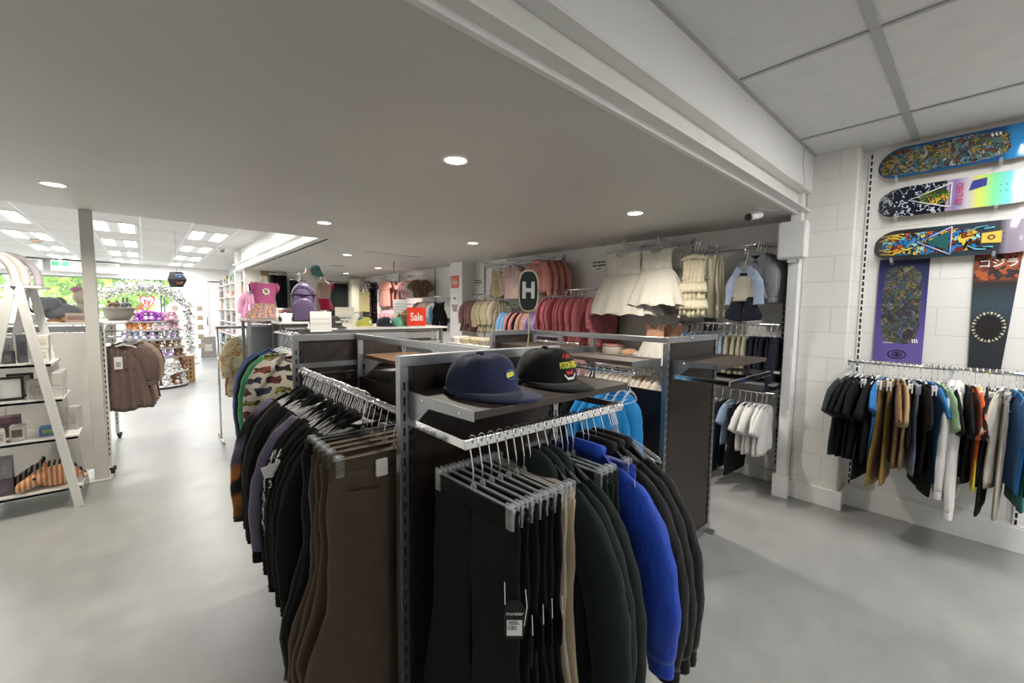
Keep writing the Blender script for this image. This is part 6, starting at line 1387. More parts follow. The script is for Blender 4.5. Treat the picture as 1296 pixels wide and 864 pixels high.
MB().prism(hp, .02, lambda p: (p[0], p[2], p[1]+.185)).build('heart', M_HRED, t); MB().prism([(x*.82, y*.82) for x, y in hp], .004, lambda p: (p[0], p[2]-.004, p[1]+.187)).build('heart_face', M_PAPER, t); MB().tube([(0, .01, 0), (0, .01, .06)], .01, 8).build('stem', M_HRED, t, True)
text('lettering', 'ty', .17, M_HRED, t, (0, -.006, .20), (R90, 0, 0), .001, .004, sx=.8)
for x, y, w_, h_, m, l in ((-.33, 10.75, .07, .20, '#2a3a6a', 'navy toy carton on top of the round display'), (-.18, 10.70, .13, .17, '#c2cdb8', 'pale green toy carton on top of the round display'), (-.02, 10.78, .11, .15, '#c9a82a', 'yellow toy carton beside the red heart sign'), (-.06, 10.92, .11, .30, '#a87a54', 'brown toy carton behind the red heart sign'), (.30, 10.78, .14, .16, '#b89a8a', 'tan toy carton past the red heart sign'), (.43, 10.85, .10, .20, '#c9a0b0', 'pink toy carton at the end of the round display top')):
    t = thing('toy_carton', l, 'box', (x, y, 1.337 if abs(x) > .25 else 1.337)); MB().box(-w_/2, w_/2, -.03, .03, 0, h_).build('carton', plain('carton_'+m[1:], m, .5, var=.1, vscale=30), t, bev=.002); MB().box(-w_*.35, w_*.35, -.031, -.03, h_*.3, h_*.7).build('window_panel', plain('carton_panel', '#cfc8b8', .4, var=.3, vscale=60), t)
for x, c in ((-.30, 'pink'), (.02, 'purple'), (.10, 'purple'), (.40, 'pink')): plush(1, (x, 10.62-.02, 1.337), 0, c, 'white', f'{c} plush toy in front of the cartons on the round display', f'{c} plush toys by the cartons', 1.1)
t = thing('cardboard_box', 'printed brown cardboard box on the floor beside the toy display', 'box', (.62, 11.42, 0), .1); MB().box(-.14, .14, -.17, .17, 0, .56).build('carton', M_CARD, t, bev=.004); MB().box(-.139, .139, -.169, .169, .562, .566).build('lid_tape', plain('cream_lid', '#cfc3a0', .7), t)
b = MB()
for i in range(5):
    for j in range(3): b.box(-.09+.07*j, -.06+.07*j, -.1705, -.170, .08+.09*i, .13+.09*i-.01*(j % 2))
b.build('dark_print', plain('box_print', '#4a3420', .8), t)
# arch garland in front of the window, spinner of cards, bag
def garland(label, pts, rad, n, name='garland_arch'):
    r = rnd(5); b = MB(); P = [Vector(p) for p in pts]
    for i in range(n):
        k = r.random()*(len(P)-1); j = min(int(k), len(P)-2); c = P[j].lerp(P[j+1], k-j)+Vector((r.gauss(0, rad*.55), r.gauss(0, rad*.4), r.gauss(0, rad*.55)))
        a = Vector((r.uniform(-1, 1), r.uniform(-1, 1), r.uniform(-1, 1))).normalized(); u = a.orthogonal().normalized(); s = r.uniform(.022, .045); q = a.cross(u)
        b.mat(0 if r.random() < .58 else (1 if r.random() < .6 else 2)); b.add([c-u*s, c+q*s*.55+a*.006, c+u*s, c-q*s*.55+a*.006], [(0, 1, 2, 3)])
    o = b.build(name, [plain('petal_white', (.82, .82, .80), .7, var=.05), plain('petal_dark', (.10, .11, .10), .7, var=.3), plain('petal_blush', (.55, .48, .46), .7, var=.2)])
    return tag(o, label, 'garland', None, 'stuff')
garland('broad arch of white and dark artificial blossoms in front of the shop window', [(-1.6, 16.4, .04), (-1.5, 16.4, 1.4), (-1.1, 16.4, 1.85), (-.5, 16.4, 2.12), (.1, 16.4, 2.2), (.6, 16.4, 2.05), (1.0, 16.4, 1.7), (1.02, 16.4, .04)], .17, 4200, 'blossom_arch')
garland('upright column of white and dark blossoms by the shop door', [(.90, 14.4, .06), (.90, 14.4, 1.75)], .10, 1000, 'blossom_column')
t = thing('card_spinner', 'white spinner stand of small cards beside the blossom column', 'display stand', (.92, 14.9, 0)); MB().lathe([(.22, 0), (.22, .02), (.015, .03), (.015, 1.75)], 18).build('stand', M_PLAST, t, True)
for k in range(5):
    for s in (-1, 1):
        MB().box(s*.28-.07, s*.28+.07, -.03, .03, .42+.27*k, .57+.27*k).build('card_pocket', plain('card_beige', '#a8987f', .6, var=.25, vscale=40), t); MB().bar((0, 0, .44+.27*k), (s*.22, 0, .44+.27*k), .01, .01).build('arm', M_CHROME, t)
t = thing('shopping_bag', 'grey printed bag standing by the open shop door', 'bag', (1.52, 16.6, 0)); MB().loft([[(x*(1-.06*v), y*(1-.3*v), .66*v) for x, y in ((-.2, -.09), (.2, -.09), (.2, .09), (-.2, .09))] for v in (0, .5, 1)]).build('bag_body', plain('bag_grey', '#8f8d8c', .6, var=.15, vscale=12), t); MB().tube([(-.08, 0, .64), (-.06, 0, .78), (.06, 0, .78), (.08, 0, .64)], .008, 6).build('handle', M_PAPER, t, True); MB().box(-.1, .1, -.085, -.075, .2, .42).build('print', plain('bag_print', '#c9c4be', .6, var=.3, vscale=30), t)
# hanging faceted sign
t = thing('hanging_sign', 'black faceted hanging sign with a blue emblem near the shop front', 'sign', (.44, 9.2, 2.075), .3)
ic = MB(); R_ = .14; q = [2*PI*i/6 for i in range(6)]
ic.loft([[(R_*.66*math.cos(a), R_*.66*math.sin(a), R_*.92) for a in q], [(R_*1.05*math.cos(a+.26), R_*1.05*math.sin(a+.26), 0) for a in q], [(R_*.66*math.cos(a), R_*.66*math.sin(a), -R_*.92) for a in q]]); ic.build('sign_body', plain('sign_black', (.02, .02, .022), .3), t)
MB().tube([(.05*math.cos(a), -.128+.02*math.sin(a), .055+.032*math.sin(a)) for a in [PI*i/10 for i in range(11)]], .008, 6).ball((0, -.115, .045), (.022, .006, .02), 8, 6).build('blue_emblem', plain('emblem_blue', '#7aa0dc', .4), t, True); MB().box(-.045, .045, -.118, -.108, -.075, -.035).build('orange_emblem', plain('emblem_orange', '#8a5a30', .5, var=.4, vscale=60), t)
MB().tube([(.105+.006*math.cos(a)*0, -.06+.035*math.cos(a), .0+.045*math.sin(a)) for a in [2*PI*i/16 for i in range(17)]], .005, 6).build('grey_ring', plain('emblem_grey', '#8f8f92', .4), t, True); MB().tube([(0, 0, .10), (0, 0, .87)], .002, 5).build('cord', M_BLACKP, t)
# ceiling gear at the shop front
t = thing('exit_sign', 'green running figure exit sign hanging in the front shop', 'exit sign', (-1.68, 17.0, 2.70)); MB().box(-.18, .18, -.02, .02, 0, .15).build('sign_case', M_PLAST, t, bev=.004)
g_ = plain('exit_green', '#0f6a40', .5, var=.02); MB().box(-.17, .17, -.022, -.02, .01, .14).build('green_face', g_, t)
b = MB().ball((.0, -.024, .112), (.011, .003, .011), 8, 5).bar((0, -.024, .098), (-.01, -.024, .065), .004, .018).bar((-.01, -.024, .066), (.018, -.024, .045), .004, .010).bar((.018, -.024, .046), (.012, -.024, .022), .004, .009).bar((-.01, -.024, .066), (-.028, -.024, .036), .004, .010).bar((-.028, -.024, .038), (-.046, -.024, .040), .004, .008).bar((-.002, -.024, .093), (.026, -.024, .078), .004, .008).bar((-.002, -.024, .093), (-.030, -.024, .080), .004, .008)
b.build('white_figure', M_PAPER, t); MB().tube([(0, 0, .15), (0, 0, .215)], .008, 6).build('stem', M_PLAST, t)
for x, l in ((-2.75, 'long white wall air conditioner above the shop window, left unit'), (-1.2, 'long white wall air conditioner above the shop window, by the bulkhead')):
    t = thing('air_conditioner', l, 'air conditioner', (x, 17.35, 2.58)); MB().box(-.7, .7, -.15, .149, 0, .31).build('case', M_PLAST, t, bev=.02); MB().box(-.62, .62, -.153, -.149, .15, .27).build('grille', plain('ac_grille', (.42, .42, .40), .6, var=.3, vscale=50), t); MB().box(-.62, .62, -.154, -.149, .02, .07).build('vent_flap', plain('ac_flap', (.62, .62, .62), .5), t)
t = thing('smoke_detector', 'tan round detector on the front shop ceiling', 'smoke detector', (-1.55, 12.5, 2.92)); MB().lathe([(.10, -.001), (.10, -.02), (.06, -.05), (.055, -.07), (.01, -.072)], 20).build('housing', plain('detector_tan', '#8a7660', .5), t, True); MB().lathe([(.07, -.046), (.066, -.052)], 20, c0=False, c1=False).build('ring', M_BLACKP, t)
t = thing('dome_camera', 'small dome camera on the front shop ceiling by the aisle beam', 'camera', (1.35, 11.3, 2.92)); MB().lathe([(.06, -.001), (.06, -.03)], 18).build('base', M_PLAST, t, True); MB().ball((0, 0, -.05), (.05, .05, .045), 14, 8).build('dome', plain('dome_grey', (.3, .3, .3), .15), t, True)
t = thing('wall_vent', 'grey vent box at the end of the aisle beam', 'vent', (1.64, 11.2, 2.63)); MB().box(-.05, .02, -.18, .18, 0, .22).build('box', M_PLAST, t, bev=.004); MB().box(-.053, -.05, -.14, .14, .03, .19).build('grille', plain('vent_grey', (.3, .3, .3), .6, var=.4, vscale=80), t)
# ---------------------------------------------------------------- gondola with plush toys and brown dresses, behind the post
GX0, GX1, GY0, GY1 = -1.0, -.30, 5.44, 6.92
t = thing('shop_gondola', 'white double sided gondola behind the slim post, plush toys on its top', 'gondola', (-.65, 6.2, 0))
MB().box(GX0, GX1+.16, GY0, GY1, 1.43, 1.452).build('top_shelf', M_WPAINT, t, W=True, bev=.003); MB().box(GX0, GX1, GY0, GY0+.02, .08, 1.36).build('end_panel', plain('end_panel_paint', (.66, .645, .615), .5, var=.02), t, W=True); MB().box(GX0, GX1, GY0-.004, GY0+.002, 1.365, 1.42).build('dark_channel', M_STEEL, t, W=True)
MB().box(-.42, -.40, GY0+.03, GY1-.03, .08, 1.40).build('spine_board', M_WPAINT, t, W=True)
for y in (GY0+.015, GY1-.015):
    f, s = MB(), MB(); slotted_post(f, s, GX1+.0, y, .06, 1.43, .034, .034, (0, -1)); f.mat(1).add(s.v, s.f); f.build('slotted_post', [M_PLAST, M_SLOT], t, W=True)
for x in (GX0+.05, GX1):
    for y in (GY0+.02, GY1-.02): MB().tube([(x+.0, y, .03), (x+.03, y, .03)], .03, 14).box(x-.01, x+.04, y-.008, y+.008, .03, .07).build('caster', M_BLACKP, t, W=True)
rail_y(t, -.17, -.40, GY0+.10, GY1-.05, 1.33)
C_MAUB = printed('mauve_sprig', '#6e5d56', ['#9a8a80', '#8a7a70'], 30, .13); C_BEIF = printed('beige_floral', '#a8957c', ['#8a6a4a', '#b8a890'], 20, .33)
for i, (y, m, l) in enumerate(((5.60, C_MAUB, 'taupe sprigged dress with a hanging tag at the front of the gondola rail'), (5.72, C_MAUB, 'second taupe sprigged dress on the gondola rail'), (5.85, cloth('grey_mauve', '#8a7a78'), 'grey mauve dress between the taupe and beige ones'), (5.99, C_BEIF, 'beige flowered dress on the gondola rail'), (6.14, C_BEIF, 'second beige flowered dress on the gondola rail'), (6.3, cloth('plum_brown', '#4a3536'), 'plum brown dress toward the far end of the gondola rail'))):
    garment('dress', (-.17+.015*i, y, 1.33), random.uniform(-.1, .1), m, l, var=i % 3, w=.30, L=.66, sl=.30, t=.02, flare=1.35); hanger('shirt', (-.17+.015*i, y, 1.33), 0, 'white plastic hanger on the gondola rail', 'hangers on the gondola rail', w=.28, body=G_SKW)
t = thing('swing_tag', 'white swing tag dangling on the taupe sprigged dress', 'tag', (-.21, 5.565, 1.05)); MB().box(-.03, .03, -.001, .001, -.06, .06).build('card', M_PAPER, t); MB().tube([(0, 0, .06), (.002, 0, .16), (.03, .003, .16)], .001, 5).build('string', M_PAPER, t); MB().box(-.018, .018, -.002, -.001, -.04, .01).build('print', plain('tag_print', (.4, .38, .36), .7), t)
# on the gondola
t = thing('plush_elephant', 'grey plush elephant lying on the gondola top', 'plush toy', (-.58, 5.62, 1.452), .2); fg = FUR['blue'] if False else cloth('fur_slate', '#70757c', weave=220, sheen=.3, wr=.7)
MB().ball((.02, 0, .085), (.13, .09, .085), 16, 10).ball((-.06, -.02, .16), (.075, .07, .07), 14, 9).tube([(-.10, -.06, .15), (-.14, -.09, .09), (-.13, -.10, .03)], [.03, .025, .018], 10).build('body', fg, t, True)
for s in (-1, 1): MB().ball((-.05+s*.05, .02*s, .175), (.05, .02, .055), 12, 8).build('ear', fg, t, True); MB().ball((.12, s*.06-.02, .035), (.05, .04, .035), 12, 8).build('leg', fg, t, True)
t = thing('plush_doll', 'cream plush doll with a pink bow standing on the gondola top', 'plush toy', (-.43, 5.75, 1.452), .0)
MB().ball((0, 0, .10), (.075, .06, .10), 14, 9).ball((0, 0, .235), (.08, .07, .075), 14, 9).build('body', cloth('fur_cream', '#cfc4ae', weave=220, sheen=.3), t, True)
for s in (-1, 1): MB().ball((s*.045, -.01, .305), (.045, .025, .032), 12, 7).build('bow_loop', FUR['pink'], t, True); MB().tube([(s*.01, 0, .31), (s*.03, 0, .36), (s*.055, 0, .33)], .006, 6).build('ear_loop', FUR['grey'], t, True)
t = thing('toy_basket', 'white lined oval basket of soft toys at the corner of the gondola top', 'basket', (-.21, 6.25, 1.452)); MB().lathe([(.085, 0), (.12, .06), (.135, .13), (.128, .13), (.113, .06), (.08, .006)], 26, c1=False).build('basket_body', cloth('basket_linen', '#b4aea4', wr=.6), t, True); MB().tube([(.137*math.cos(a), .137*math.sin(a), .13) for a in [2*PI*i/26 for i in range(27)]], .01, 6).build('rim', cloth('liner_grey', '#b0aaa2'), t, True)
for k in range(3): plush(k, (-.25+.05*k, 6.24+.03*(k % 2), 1.50), .3*k, ('tan', 'white', 'grey')[k], 'white', ('tan', 'white', 'grey')[k]+' plush toy nestled in the white basket', None, .85)
plush(0, (-.37, 5.58, 1.452), .0, 'white', 'tan', 'small white plush bear at the edge of the gondola top', None, .7)
t = thing('story_box', 'pale pink toy box on the gondola top below the plush doll', 'box', (-.47, 5.54, 1.452), .05); MB().box(-.07, .07, -.04, .04, 0, .085).build('carton', plain('box_blush', '#bfaaa0', .6), t, bev=.003); MB().box(-.06, .06, -.041, -.04, .02, .06).build('panel', plain('box_blush_panel', '#9a7f74', .6, var=.3, vscale=60), t)
t = thing('wooden_rattle', 'golden brown wooden toy lying before the plush elephant', 'toy', (-.60, 5.49, 1.452), .5); MB().tube([(-.05, 0, .018), (.05, 0, .018)], .012, 10).build('shaft', M_OAK, t, True); MB().ball((.06, 0, .024), .024, 12, 8).build('knob', M_OAK, t, True)
t = thing('potted_plant', 'small green pot plant behind the ladder shelf legs', 'plant', (-.72, 5.55, 1.452)); MB().lathe([(.035, 0), (.05, .07), (.046, .07)], 16).build('pot', M_WPAINT, t, True); b = MB(); r = rnd(3)
for i in range(26):
    a, e, L_ = r.uniform(0, 6.28), r.uniform(.3, 1.4), r.uniform(.07, .13); d = Vector((math.cos(a)*math.cos(e), math.sin(a)*math.cos(e), math.sin(e))); q = d.cross(Vector((0, 0, 1))).normalized()*.014; p = Vector((0, 0, .07)); b.add([p, p+d*L_*.5+q, p+d*L_, p+d*L_*.5-q], [(0, 1, 2, 3)])
b.build('leaves', plain('leaf_green', '#3f6a3c', .5, var=.3), t)
# ---------------------------------------------------------------- white ladder shelf
t = thing('ladder_shelf', 'white A-frame ladder shelf with four shelves beside the slim post', 'shelf unit', (-.75, 4.98, 0)); AP = (-.705, 1.77)
for y in (4.70, 5.25):
    for s, xf in ((1, -.45), (-1, -1.04)): MB().bar((xf, y, 0), (AP[0]+s*.012, y, AP[1]), .028, .052, (1, 0, 0)).build('leg', M_WPAINT, t, W=True, bev=.003)
for z, xe, xw in ((1.155, -.555, -.86), (.875, -.505, -.93), (.565, -.435, -.99), (.155, -.43, -1.05)):
    MB().box(xw, xe, 4.735, 5.215, z-.02, z).box(xw, xe, 4.735, 4.743, z-.02, z+.012).build('shelf', M_WPAINT, t, W=True, bev=.002)
MB().tube([(AP[0], 4.68, 1.745), (AP[0], 5.27, 1.745)], .014, 10).build('top_rod', M_WPAINT, t, True, W=True); MB().box(-.98, -.58, 4.76, 5.2, 1.735, 1.75).build('top_tray', M_WPAINT, t, W=True)
for i, (x, y, r_, cs) in enumerate(((-.885, 4.86, .165, ('#cfc6c0', '#c08a80', '#bfb2ac')), (-.85, 4.98, .165, ('#c9c4c2', '#b8908c', '#c8c0bc')), (-.80, 5.12, .165, ('#bdb9c0', '#b4a8b4', '#c4c0c4')))):
    t = thing('plush_rainbow', ('pink and cream soft arch, first on the ladder shelf top', 'blush and cream soft arch, middle one on the ladder shelf top', 'lilac and white soft arch at the back of the ladder shelf top')[i], 'soft toy', (x, y, 1.752))
    for q in range(3):
        rr = r_-.0*q; off = (q-1)*.034
        MB().tube([(rr*math.cos(a), off, .05+max(-.048, (rr+.03)*math.sin(a))) for a in [-.25+(PI+.5)*k/18 for k in range(19)]], .024, 10).build('arch_band', cloth('arch_'+cs[q][1:], cs[q], sheen=.3, wr=.7), t, True)
def carton(label, x, y, z, w_, d, h_, col, rz=0, panel=None, name='carton'):
    t = thing(name, label, 'box', (x, y, z), rz); MB().box(-w_/2, w_/2, -d/2, d/2, 0, h_).build('box_body', plain('c_'+col[1:], col, .55, var=.05, vscale=20), t, bev=.002)
    MB().box(-w_*.36, w_*.36, -d/2-.001, -d/2, h_*.25, h_*.75).build('front_print', plain('p_'+(panel or col)[1:], panel or col, .6, var=.35, vscale=70), t); return t
Z1, Z2, Z3, Z4 = 1.157, .877, .567, .157
carton('white carton on the top ladder shelf, lower of two', -.625, 4.95, Z1, .085, .12, .105, '#cfccc4', 0, '#b8b4aa'); carton('white carton stacked on another on the top ladder shelf', -.622, 4.95, Z1+.1065, .085, .12, .105, '#d2cfc8', 0, '#bdb9b0')
carton('dark grey book box standing on the top ladder shelf', -.735, 5.0, Z1, .05, .16, .22, '#4a4c50', .2, '#33353a'); carton('pale grey carton leaning on the top ladder shelf', -.81, 4.95, Z1, .07, .14, .20, '#9a9a9c', .1, '#8a8a90'); carton('charcoal carton under the pale grey one on the top ladder shelf', -.775, 4.83, Z1, .05, .08, .10, '#3a3b40', 0, '#55575c')
for k in range(2):
    for j in range(3): carton('white card box with black print on the second ladder shelf', -.56+.0*k, 4.82+.11*j, Z2+.10*k, .05, .10, .098, '#c9c6c0', -R90, '#2a2a2c').__setitem__('group', 'white printed boxes on the second ladder shelf')
carton('wide pale carton on the second ladder shelf', -.65, 4.85, Z2, .09, .14, .15, '#b8b4ac', 0, '#a5a198')
t = thing('picture_frame', 'dark wooden picture frame standing on the second ladder shelf', 'frame', (-.79, 4.88, Z2), .1); MB().box(-.07, .07, -.01, .01, 0, .018).box(-.07, .07, -.01, .01, .162, .18).box(-.07, -.054, -.01, .01, .018, .162).box(.054, .07, -.01, .01, .018, .162).build('frame', M_DARKWOOD, t); MB().box(-.054, .054, -.004, .006, .018, .162).build('picture', M_PAPER, t)
t = thing('picture_frame', 'second dark wooden frame leaning behind the first on the ladder shelf', 'frame', (-.755, 5.0, Z2), .1); MB().box(-.07, .07, -.01, .01, 0, .018).box(-.07, .07, -.01, .01, .172, .19).box(-.07, -.054, -.01, .01, .018, .172).box(.054, .07, -.01, .01, .018, .172).build('frame', M_DARKWOOD, t); MB().box(-.054, .054, -.004, .006, .018, .172).build('picture', plain('grey_picture', (.3, .29, .28), .5), t)
carton('tall white carton at the end of the third ladder shelf', -.475, 5.05, Z3, .06, .10, .19, '#b9b6b0', -.3, '#a8a49c'); carton('blue and yellow toy carton on the third ladder shelf', -.60, 4.92, Z3, .12, .09, .07, '#4a78a8', 0, '#8a9a5a'); carton('white carton with a face print on the third ladder shelf', -.765, 4.87, Z3, .075, .09, .115, '#c2bfb9', 0, '#5a5654'); carton('white carton at the left end of the third ladder shelf', -.87, 4.83, Z3, .09, .12, .10, '#bcb8b2', .2, '#9a9690'); carton('flat plum box lying on the third ladder shelf', -.86, 5.05, Z3, .16, .12, .16, '#6a4f5a', 0, '#553f4a')
carton('lilac drawer box at the bottom of the ladder shelf', -.90, 4.90, Z4, .18, .16, .13, '#5a505e', .1, '#6a606e'); carton('grey drawer box stacked on the lilac one', -.90, 4.90, Z4+.1315, .18, .16, .14, '#8a8688', .1, '#9a9698')
def zebra(label, x, y, rz, c1, c2, s=1.0):
    t = thing('plush_zebra', label, 'plush toy', (x, y, Z4), rz); t.scale = (s, s, s); m = striped('zebra_'+c1[1:], c1, c2, 34, 'X', .5)
    MB().loft([[(x_, r_*1.0*math.cos(a), .075*k+r_*math.sin(a)*k) for a in [2*PI*i/16 for i in range(16)]] for x_, r_, k in ((-.02, .02, 1.0), (.0, .06, 1.0), (.06, .085, 1.05), (.14, .085, 1.05), (.20, .065, .95), (.225, .02, .9))]).build('body', m, t, True)
    MB().loft([[(x_, y_+r_*.8*math.cos(a), z_+r_*math.sin(a)) for a in [2*PI*i/14 for i in range(14)]] for x_, y_, z_, r_ in ((.06, -.02, .11, .04), (.03, -.04, .12, .065), (-.03, -.06, .10, .062), (-.08, -.07, .07, .052), (-.12, -.075, .05, .042), (-.135, -.075, .045, .018))]).build('head', m, t, True)
    for q in (-1, 1): MB().ball((.03, -.04+q*.045, .185), (.014, .010, .026), 8, 6).build('ear', m, t, True)
    MB().ball((-.03, -.108, .112), (.012, .007, .012), 8, 6).build('eye', M_EYE, t, True); MB().tube([(.22, 0, .08), (.25, -.01, .05), (.26, -.01, .02)], [.012, .010, .016], 8).build('tail', m, t, True)
zebra('orange and cream striped plush animal lying on the bottom ladder shelf', -.67, 4.88, .1, '#b8703f', '#d0b496', .95); zebra('black and cream striped plush animal behind the orange striped one', -.70, 5.04, .0, '#2a2826', '#a8a090', 1.0)
# ---------------------------------------------------------------- toy shelves on the far aisle wall
t = thing('toy_shelving', 'white toy shelving along the far aisle crowded with boxes and plush', 'shelving', (2.0, 14.4, 0))
for y in (12.05, 13.2, 14.4, 15.6, 16.8): MB().box(1.86, 2.24, y-.012, y+.012, 0, 2.4).build('upright', M_WPAINT, t, W=True)
TZ = (.12, .48, .84, 1.2, 1.56, 1.92, 2.3)
for z in TZ: MB().box(1.86, 2.24, 12.06, 16.79, z-.02, z).build('shelf', M_WPAINT, t, W=True)
MB().box(2.22, 2.245, 12.06, 16.79, 0, 2.4).build('back_board', M_WPAINT, t, W=True)
r = rnd(11); TC = ['#8f8a82', '#5f8468', '#8a3a2a', '#4f6c8a', '#a8803a', '#7a5470', '#3a6454', '#a8602c', '#b6b2ac', '#2a3a5a']
for li, z in enumerate(TZ):
    y = 12.16; k = 0
    while y < 16.7:
        w_ = r.uniform(.12, .26)
        if any(abs(y+w_/2-q) < w_/2+.03 for q in (13.2, 14.4, 15.6)): y += .06; continue
        if li in (0, 2, 5) and r.random() < .55:
            c = r.choice(['orange', 'white', 'black', 'lilac', 'brown', 'pink', 'grey']); plush(r.randrange(3), (1.98, y+w_/2, z), -R90, c, 'white', f'{c} plush toy on the toy shelving by the aisle', f'{c} plush toys on the toy shelving', 1.25)
        else:
            c = r.choice(TC); o = MB().cbox((0, 0, .11), (.18, w_-.02, r.uniform(.16, .28))); h0 = min(v[2] for v in o.v); o.v = [(a, b_, cc-h0) for a, b_, cc in o.v]
            q = o.build('toy_carton', plain('t_'+c[1:], c, .5, var=.3, vscale=18), bev=.003); q.location = (1.99, y+w_/2, z); tag(q, {'#8f8a82': 'warm grey', '#5f8468': 'sage', '#8a3a2a': 'brick red', '#4f6c8a': 'slate blue', '#a8803a': 'ochre', '#7a5470': 'mauve', '#3a6454': 'sea green', '#a8602c': 'orange tan', '#b6b2ac': 'pale grey', '#2a3a5a': 'navy'}[c]+' toy carton on the toy shelving by the aisle', 'box', 'toy cartons coloured '+c[1:]+' on the shelving')
        y += w_+.03
for z in (2.32,):
    t = thing('artificial_plant', 'spiky dark green plant on top of the toy shelving', 'plant', (1.98, 13.6, 2.30)); MB().lathe([(.07, 0), (.09, .14), (.08, .14)], 16).build('pot', plain('pot_terracotta', '#7a4a3a', .6), t, True); b = MB(); rr = rnd(9)
    for i in range(40):
        a, e, L_ = rr.uniform(0, 6.28), rr.uniform(.15, 1.4), rr.uniform(.22, .40); d = Vector((math.cos(a)*math.cos(e), math.sin(a)*math.cos(e), math.sin(e))); q = d.cross(Vector((0, 0, 1))).normalized()*.02; p = Vector((0, 0, .14)); b.add([p, p+d*L_*.5+q, p+d*L_-Vector((0, 0, .05)), p+d*L_*.5-q], [(0, 1, 2, 3)])
    b.build('leaves', plain('spiky_green', '#2c3f2c', .5, var=.3), t)
# dark clothes and pink things hung between the post and the mannequin
t = thing('garment_rail', 'chrome rail of blue and pink clothes beyond the pink dress mannequin', 'clothes rail', (1.53, 8.6, 0)); f = MB().tube([(1.38, 8.6, 2.0), (1.68, 8.6, 2.0)], .012, 10)
for x in (1.40, 1.66): f.tube([(x, 8.6, 2.0), (x, 8.6, .02)], .012, 10); f.tube([(x, 8.3, .02), (x, 8.9, .02)], .012, 10)
f.build('rail_frame', M_CHROME, t, True, W=True); MB().box(1.40, 1.66, 8.45, 8.75, .98, 1.0).build('low_shelf', M_WPAINT, t, W=True)
for i, (x, m, l) in enumerate(((1.44, FUR['pink'], 'pink costume at the aisle end of the chrome rail'), (1.49, C_BLU2, 'slate blue costume second on the chrome rail'), (1.545, C_BLACK, 'black costume third on the chrome rail'), (1.60, C_DUSTB, 'dusty blue costume at the far end of the chrome rail'))):
    garment('dress', (x, 8.6, 2.0), R90+.9, m, l, var=i % 3, simple=True, w=.30, L=.55, sl=.26, t=.03); small_hanger((x, 8.6, 2.0), R90+.9, 'small hanger on the chrome rail of costumes', 'hangers on the costume rail')
# ---------------------------------------------------------------- outside: trees over the road
def tree(label, x, y, h_, cr, seed):
    r = rnd(seed); t = thing('tree', label, 'tree', (x, y, -.02)); MB().tube([(0, 0, 0), (.1, 0, h_*.3), (0, .1, h_*.6)], [.2, .15, .08], 10).build('trunk', plain('bark', '#5a4a3a', .9), t, True)
    b = MB()
    for i in range(1500):
        d = Vector((r.gauss(0, 1), r.gauss(0, 1), r.gauss(0, .75))).normalized()*cr*r.uniform(.55, 1.0)+Vector((0, 0, h_*.62)); a = Vector((r.uniform(-1, 1), r.uniform(-1, 1), r.uniform(-1, 1))).normalized(); u = a.orthogonal().normalized(); q = a.cross(u); s = r.uniform(.14, .3); b.mat(i % 2); b.add([d-u*s, d+q*s*.6, d+u*s, d-q*s*.6], [(0, 1, 2, 3)])
    b.build('crown', [plain('leaf_lime', '#b4d85a', .6, var=.3), plain('leaf_mid', '#86b83c', .6, var=.3)], t)
for i, (x, y, h_, cr) in enumerate(((-1.2, 26, 5.2, 2.5), (7.5, 33, 5.4, 2.4), (-7.2, 31, 5.6, 2.6))): tree(('bright green tree straight outside the shop window', 'bright green tree outside, beyond the hanging sign', 'bright green tree outside at the far end of the window')[i], x, y, h_, cr, i)

# ---------------------------------------------------------------- between the counter and the display wall
t = thing('display_table', 'narrow white display table of folded cream clothes past the sale sign', 'table', (3.5, 4.5, 0))
MB().box(3.22, 3.72, 3.9, 5.05, 1.125, 1.15).build('table_top', M_WHITE, t, W=True, bev=.003); MB().box(3.25, 3.69, 3.93, 5.02, .55, .57).build('lower_shelf', M_WHITE, t, W=True, bev=.003)
for x in (3.26, 3.68):
    for y in (3.94, 5.01): MB().box(x-.018, x+.018, y-.018, y+.018, 0, 1.125).build('leg', M_STEEL, t, W=True)
for i, (x, y, m, l) in enumerate(((3.42, 4.98, C_WHITE, 'white folded jumper at the counter end of the display table'), (3.40, 4.74, C_PALE, 'pale cream folded jumper second along the display table'), (3.44, 4.52, C_ECRU, 'ecru dotted folded jumper in the middle of the display table'), (3.40, 4.30, C_BEIGE, 'beige folded jumper past the middle of the display table'), (3.44, 4.08, C_PALE, 'cream folded jumper at the near end of the display table'))):
    q = thing('folded_garment', l, 'folded clothes', (x, y, 1.15), random.uniform(-.2, .2))
    rr = [[(a*w_, b*w_, z) for a, b in [(.14*math.copysign(abs(math.cos(k))**.5, math.cos(k)), .09*math.copysign(abs(math.sin(k))**.5, math.sin(k))) for k in [2*PI*j/20 for j in range(20)]]] for z, w_ in ((0, .94), (.02, 1.0), (.045, .97), (.05, 1.0), (.075, .95), (.085, .8))]
    MB().loft(rr).build('folds', m, q, True); MB().box(-.05, .05, -.096, -.088, .03, .05).build('collar_edge', m, q, bev=.002)
t = thing('wire_rack', 'small steel frame rack with thin bars between the table and the dark shelves', 'clothes rack', (2.95, 3.1, 0))
f = MB().box(2.935, 2.965, 2.62, 3.55, 1.355, 1.385)
for y in (2.635, 3.05, 3.535): f.box(2.937, 2.963, y-.013, y+.013, .02, 1.355)
f.box(2.935, 2.965, 2.62, 3.55, .02, .05).build('rack_frame', M_STEEL, t, W=True, bev=.002)
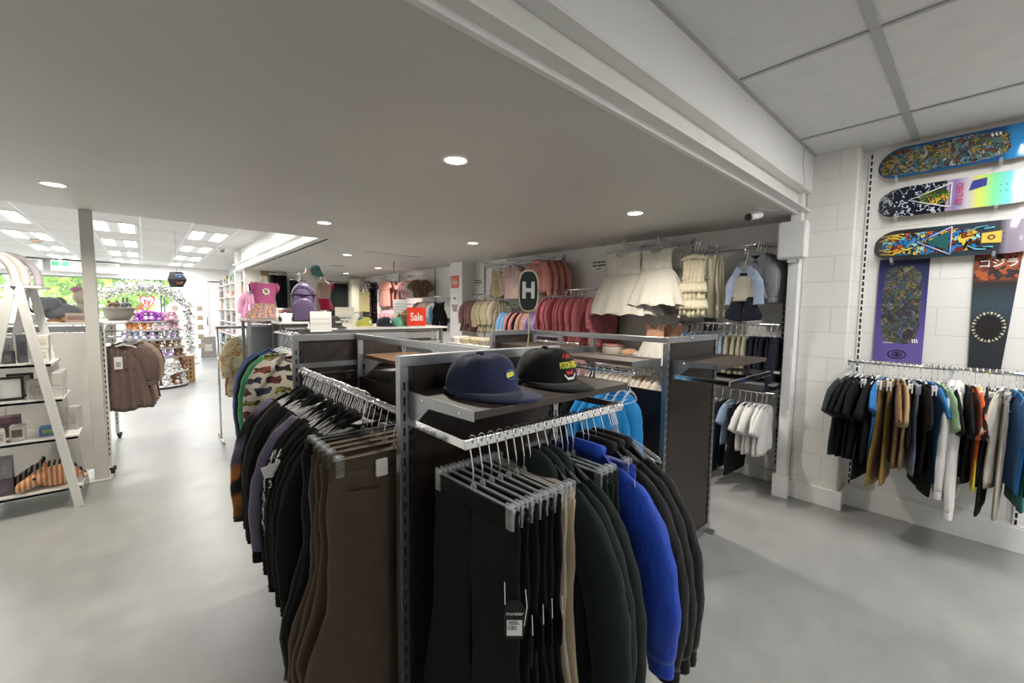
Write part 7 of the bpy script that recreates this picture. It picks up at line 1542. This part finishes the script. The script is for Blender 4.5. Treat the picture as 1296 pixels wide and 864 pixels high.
for y in (2.64, 3.53): MB().box(2.75, 3.15, y-.02, y+.02, 0, .022).build('foot', M_STEEL, t, W=True)
MB().box(2.70, 2.94, 2.66, 3.0, 1.17, 1.19).build('shelf', M_WHITE, t, W=True)
rail_y(t, 3.25, 2.965, 2.66, 3.5, 1.28)
for i in range(7):
    garment('tee', (3.25, 2.74+.11*i, 1.28), random.uniform(-.15, .15), (C_MAUVE, C_DUSTB, C_TAUPE, C_NAVY, C_PINK, C_BEIGE, C_BROWN)[i], ('mauve', 'dusty blue', 'taupe striped', 'navy', 'pink', 'beige', 'brown')[i]+' little tee on the small steel frame rack', var=i % 3, simple=True, w=.30, L=.38, sl=.14, t=.018)
    small_hanger((3.25, 2.74+.11*i, 1.28), 0, 'small hanger on the small steel frame rack', 'hangers on the small steel frame rack')
t = thing('label_dispenser', 'cream plastic dispenser with a dark slot on the end of the small steel rack', 'dispenser', (2.95, 3.57, 1.20)); MB().box(-.045, .045, -.03, .03, 0, .19).build('case', plain('dispenser_cream', '#c9c3b4', .5), t, bev=.006); MB().box(-.018, .018, -.032, -.0295, .05, .14).box(-.047, -.0445, -.01, .01, .05, .14).build('slot', M_BLACKP, t)
t = thing('ceiling_hook', 'thin dark rod hanging from the dropped ceiling beyond the sale sign', 'hook', (3.28, 6.82, 2.45)); MB().tube([(0, 0, 0), (0, 0, -.17)], .006, 8).build('rod', M_BLACKP, t, True); MB().lathe([(.02, 0), (.02, -.006), (.006, -.008)], 12).build('ceiling_cap', M_PLAST, t)
t = thing('ceiling_vent', 'small dark vent in the dropped ceiling beside the far downlight', 'vent', (2.87, 8.37, 2.45)); MB().box(-.16, .16, -.10, .10, -.006, -.001).build('vent_frame', M_PLAST, t); MB().box(-.13, .13, -.07, .07, -.008, -.0055).build('grille', plain('vent_dark', (.2, .19, .18), .6, var=.4, vscale=70), t)
struct('trim_4', MB().box(2.46, 3.38, 6.03, 6.05, 2.447, 2.452), plain('panel_gap', (.18, .175, .165), .7))
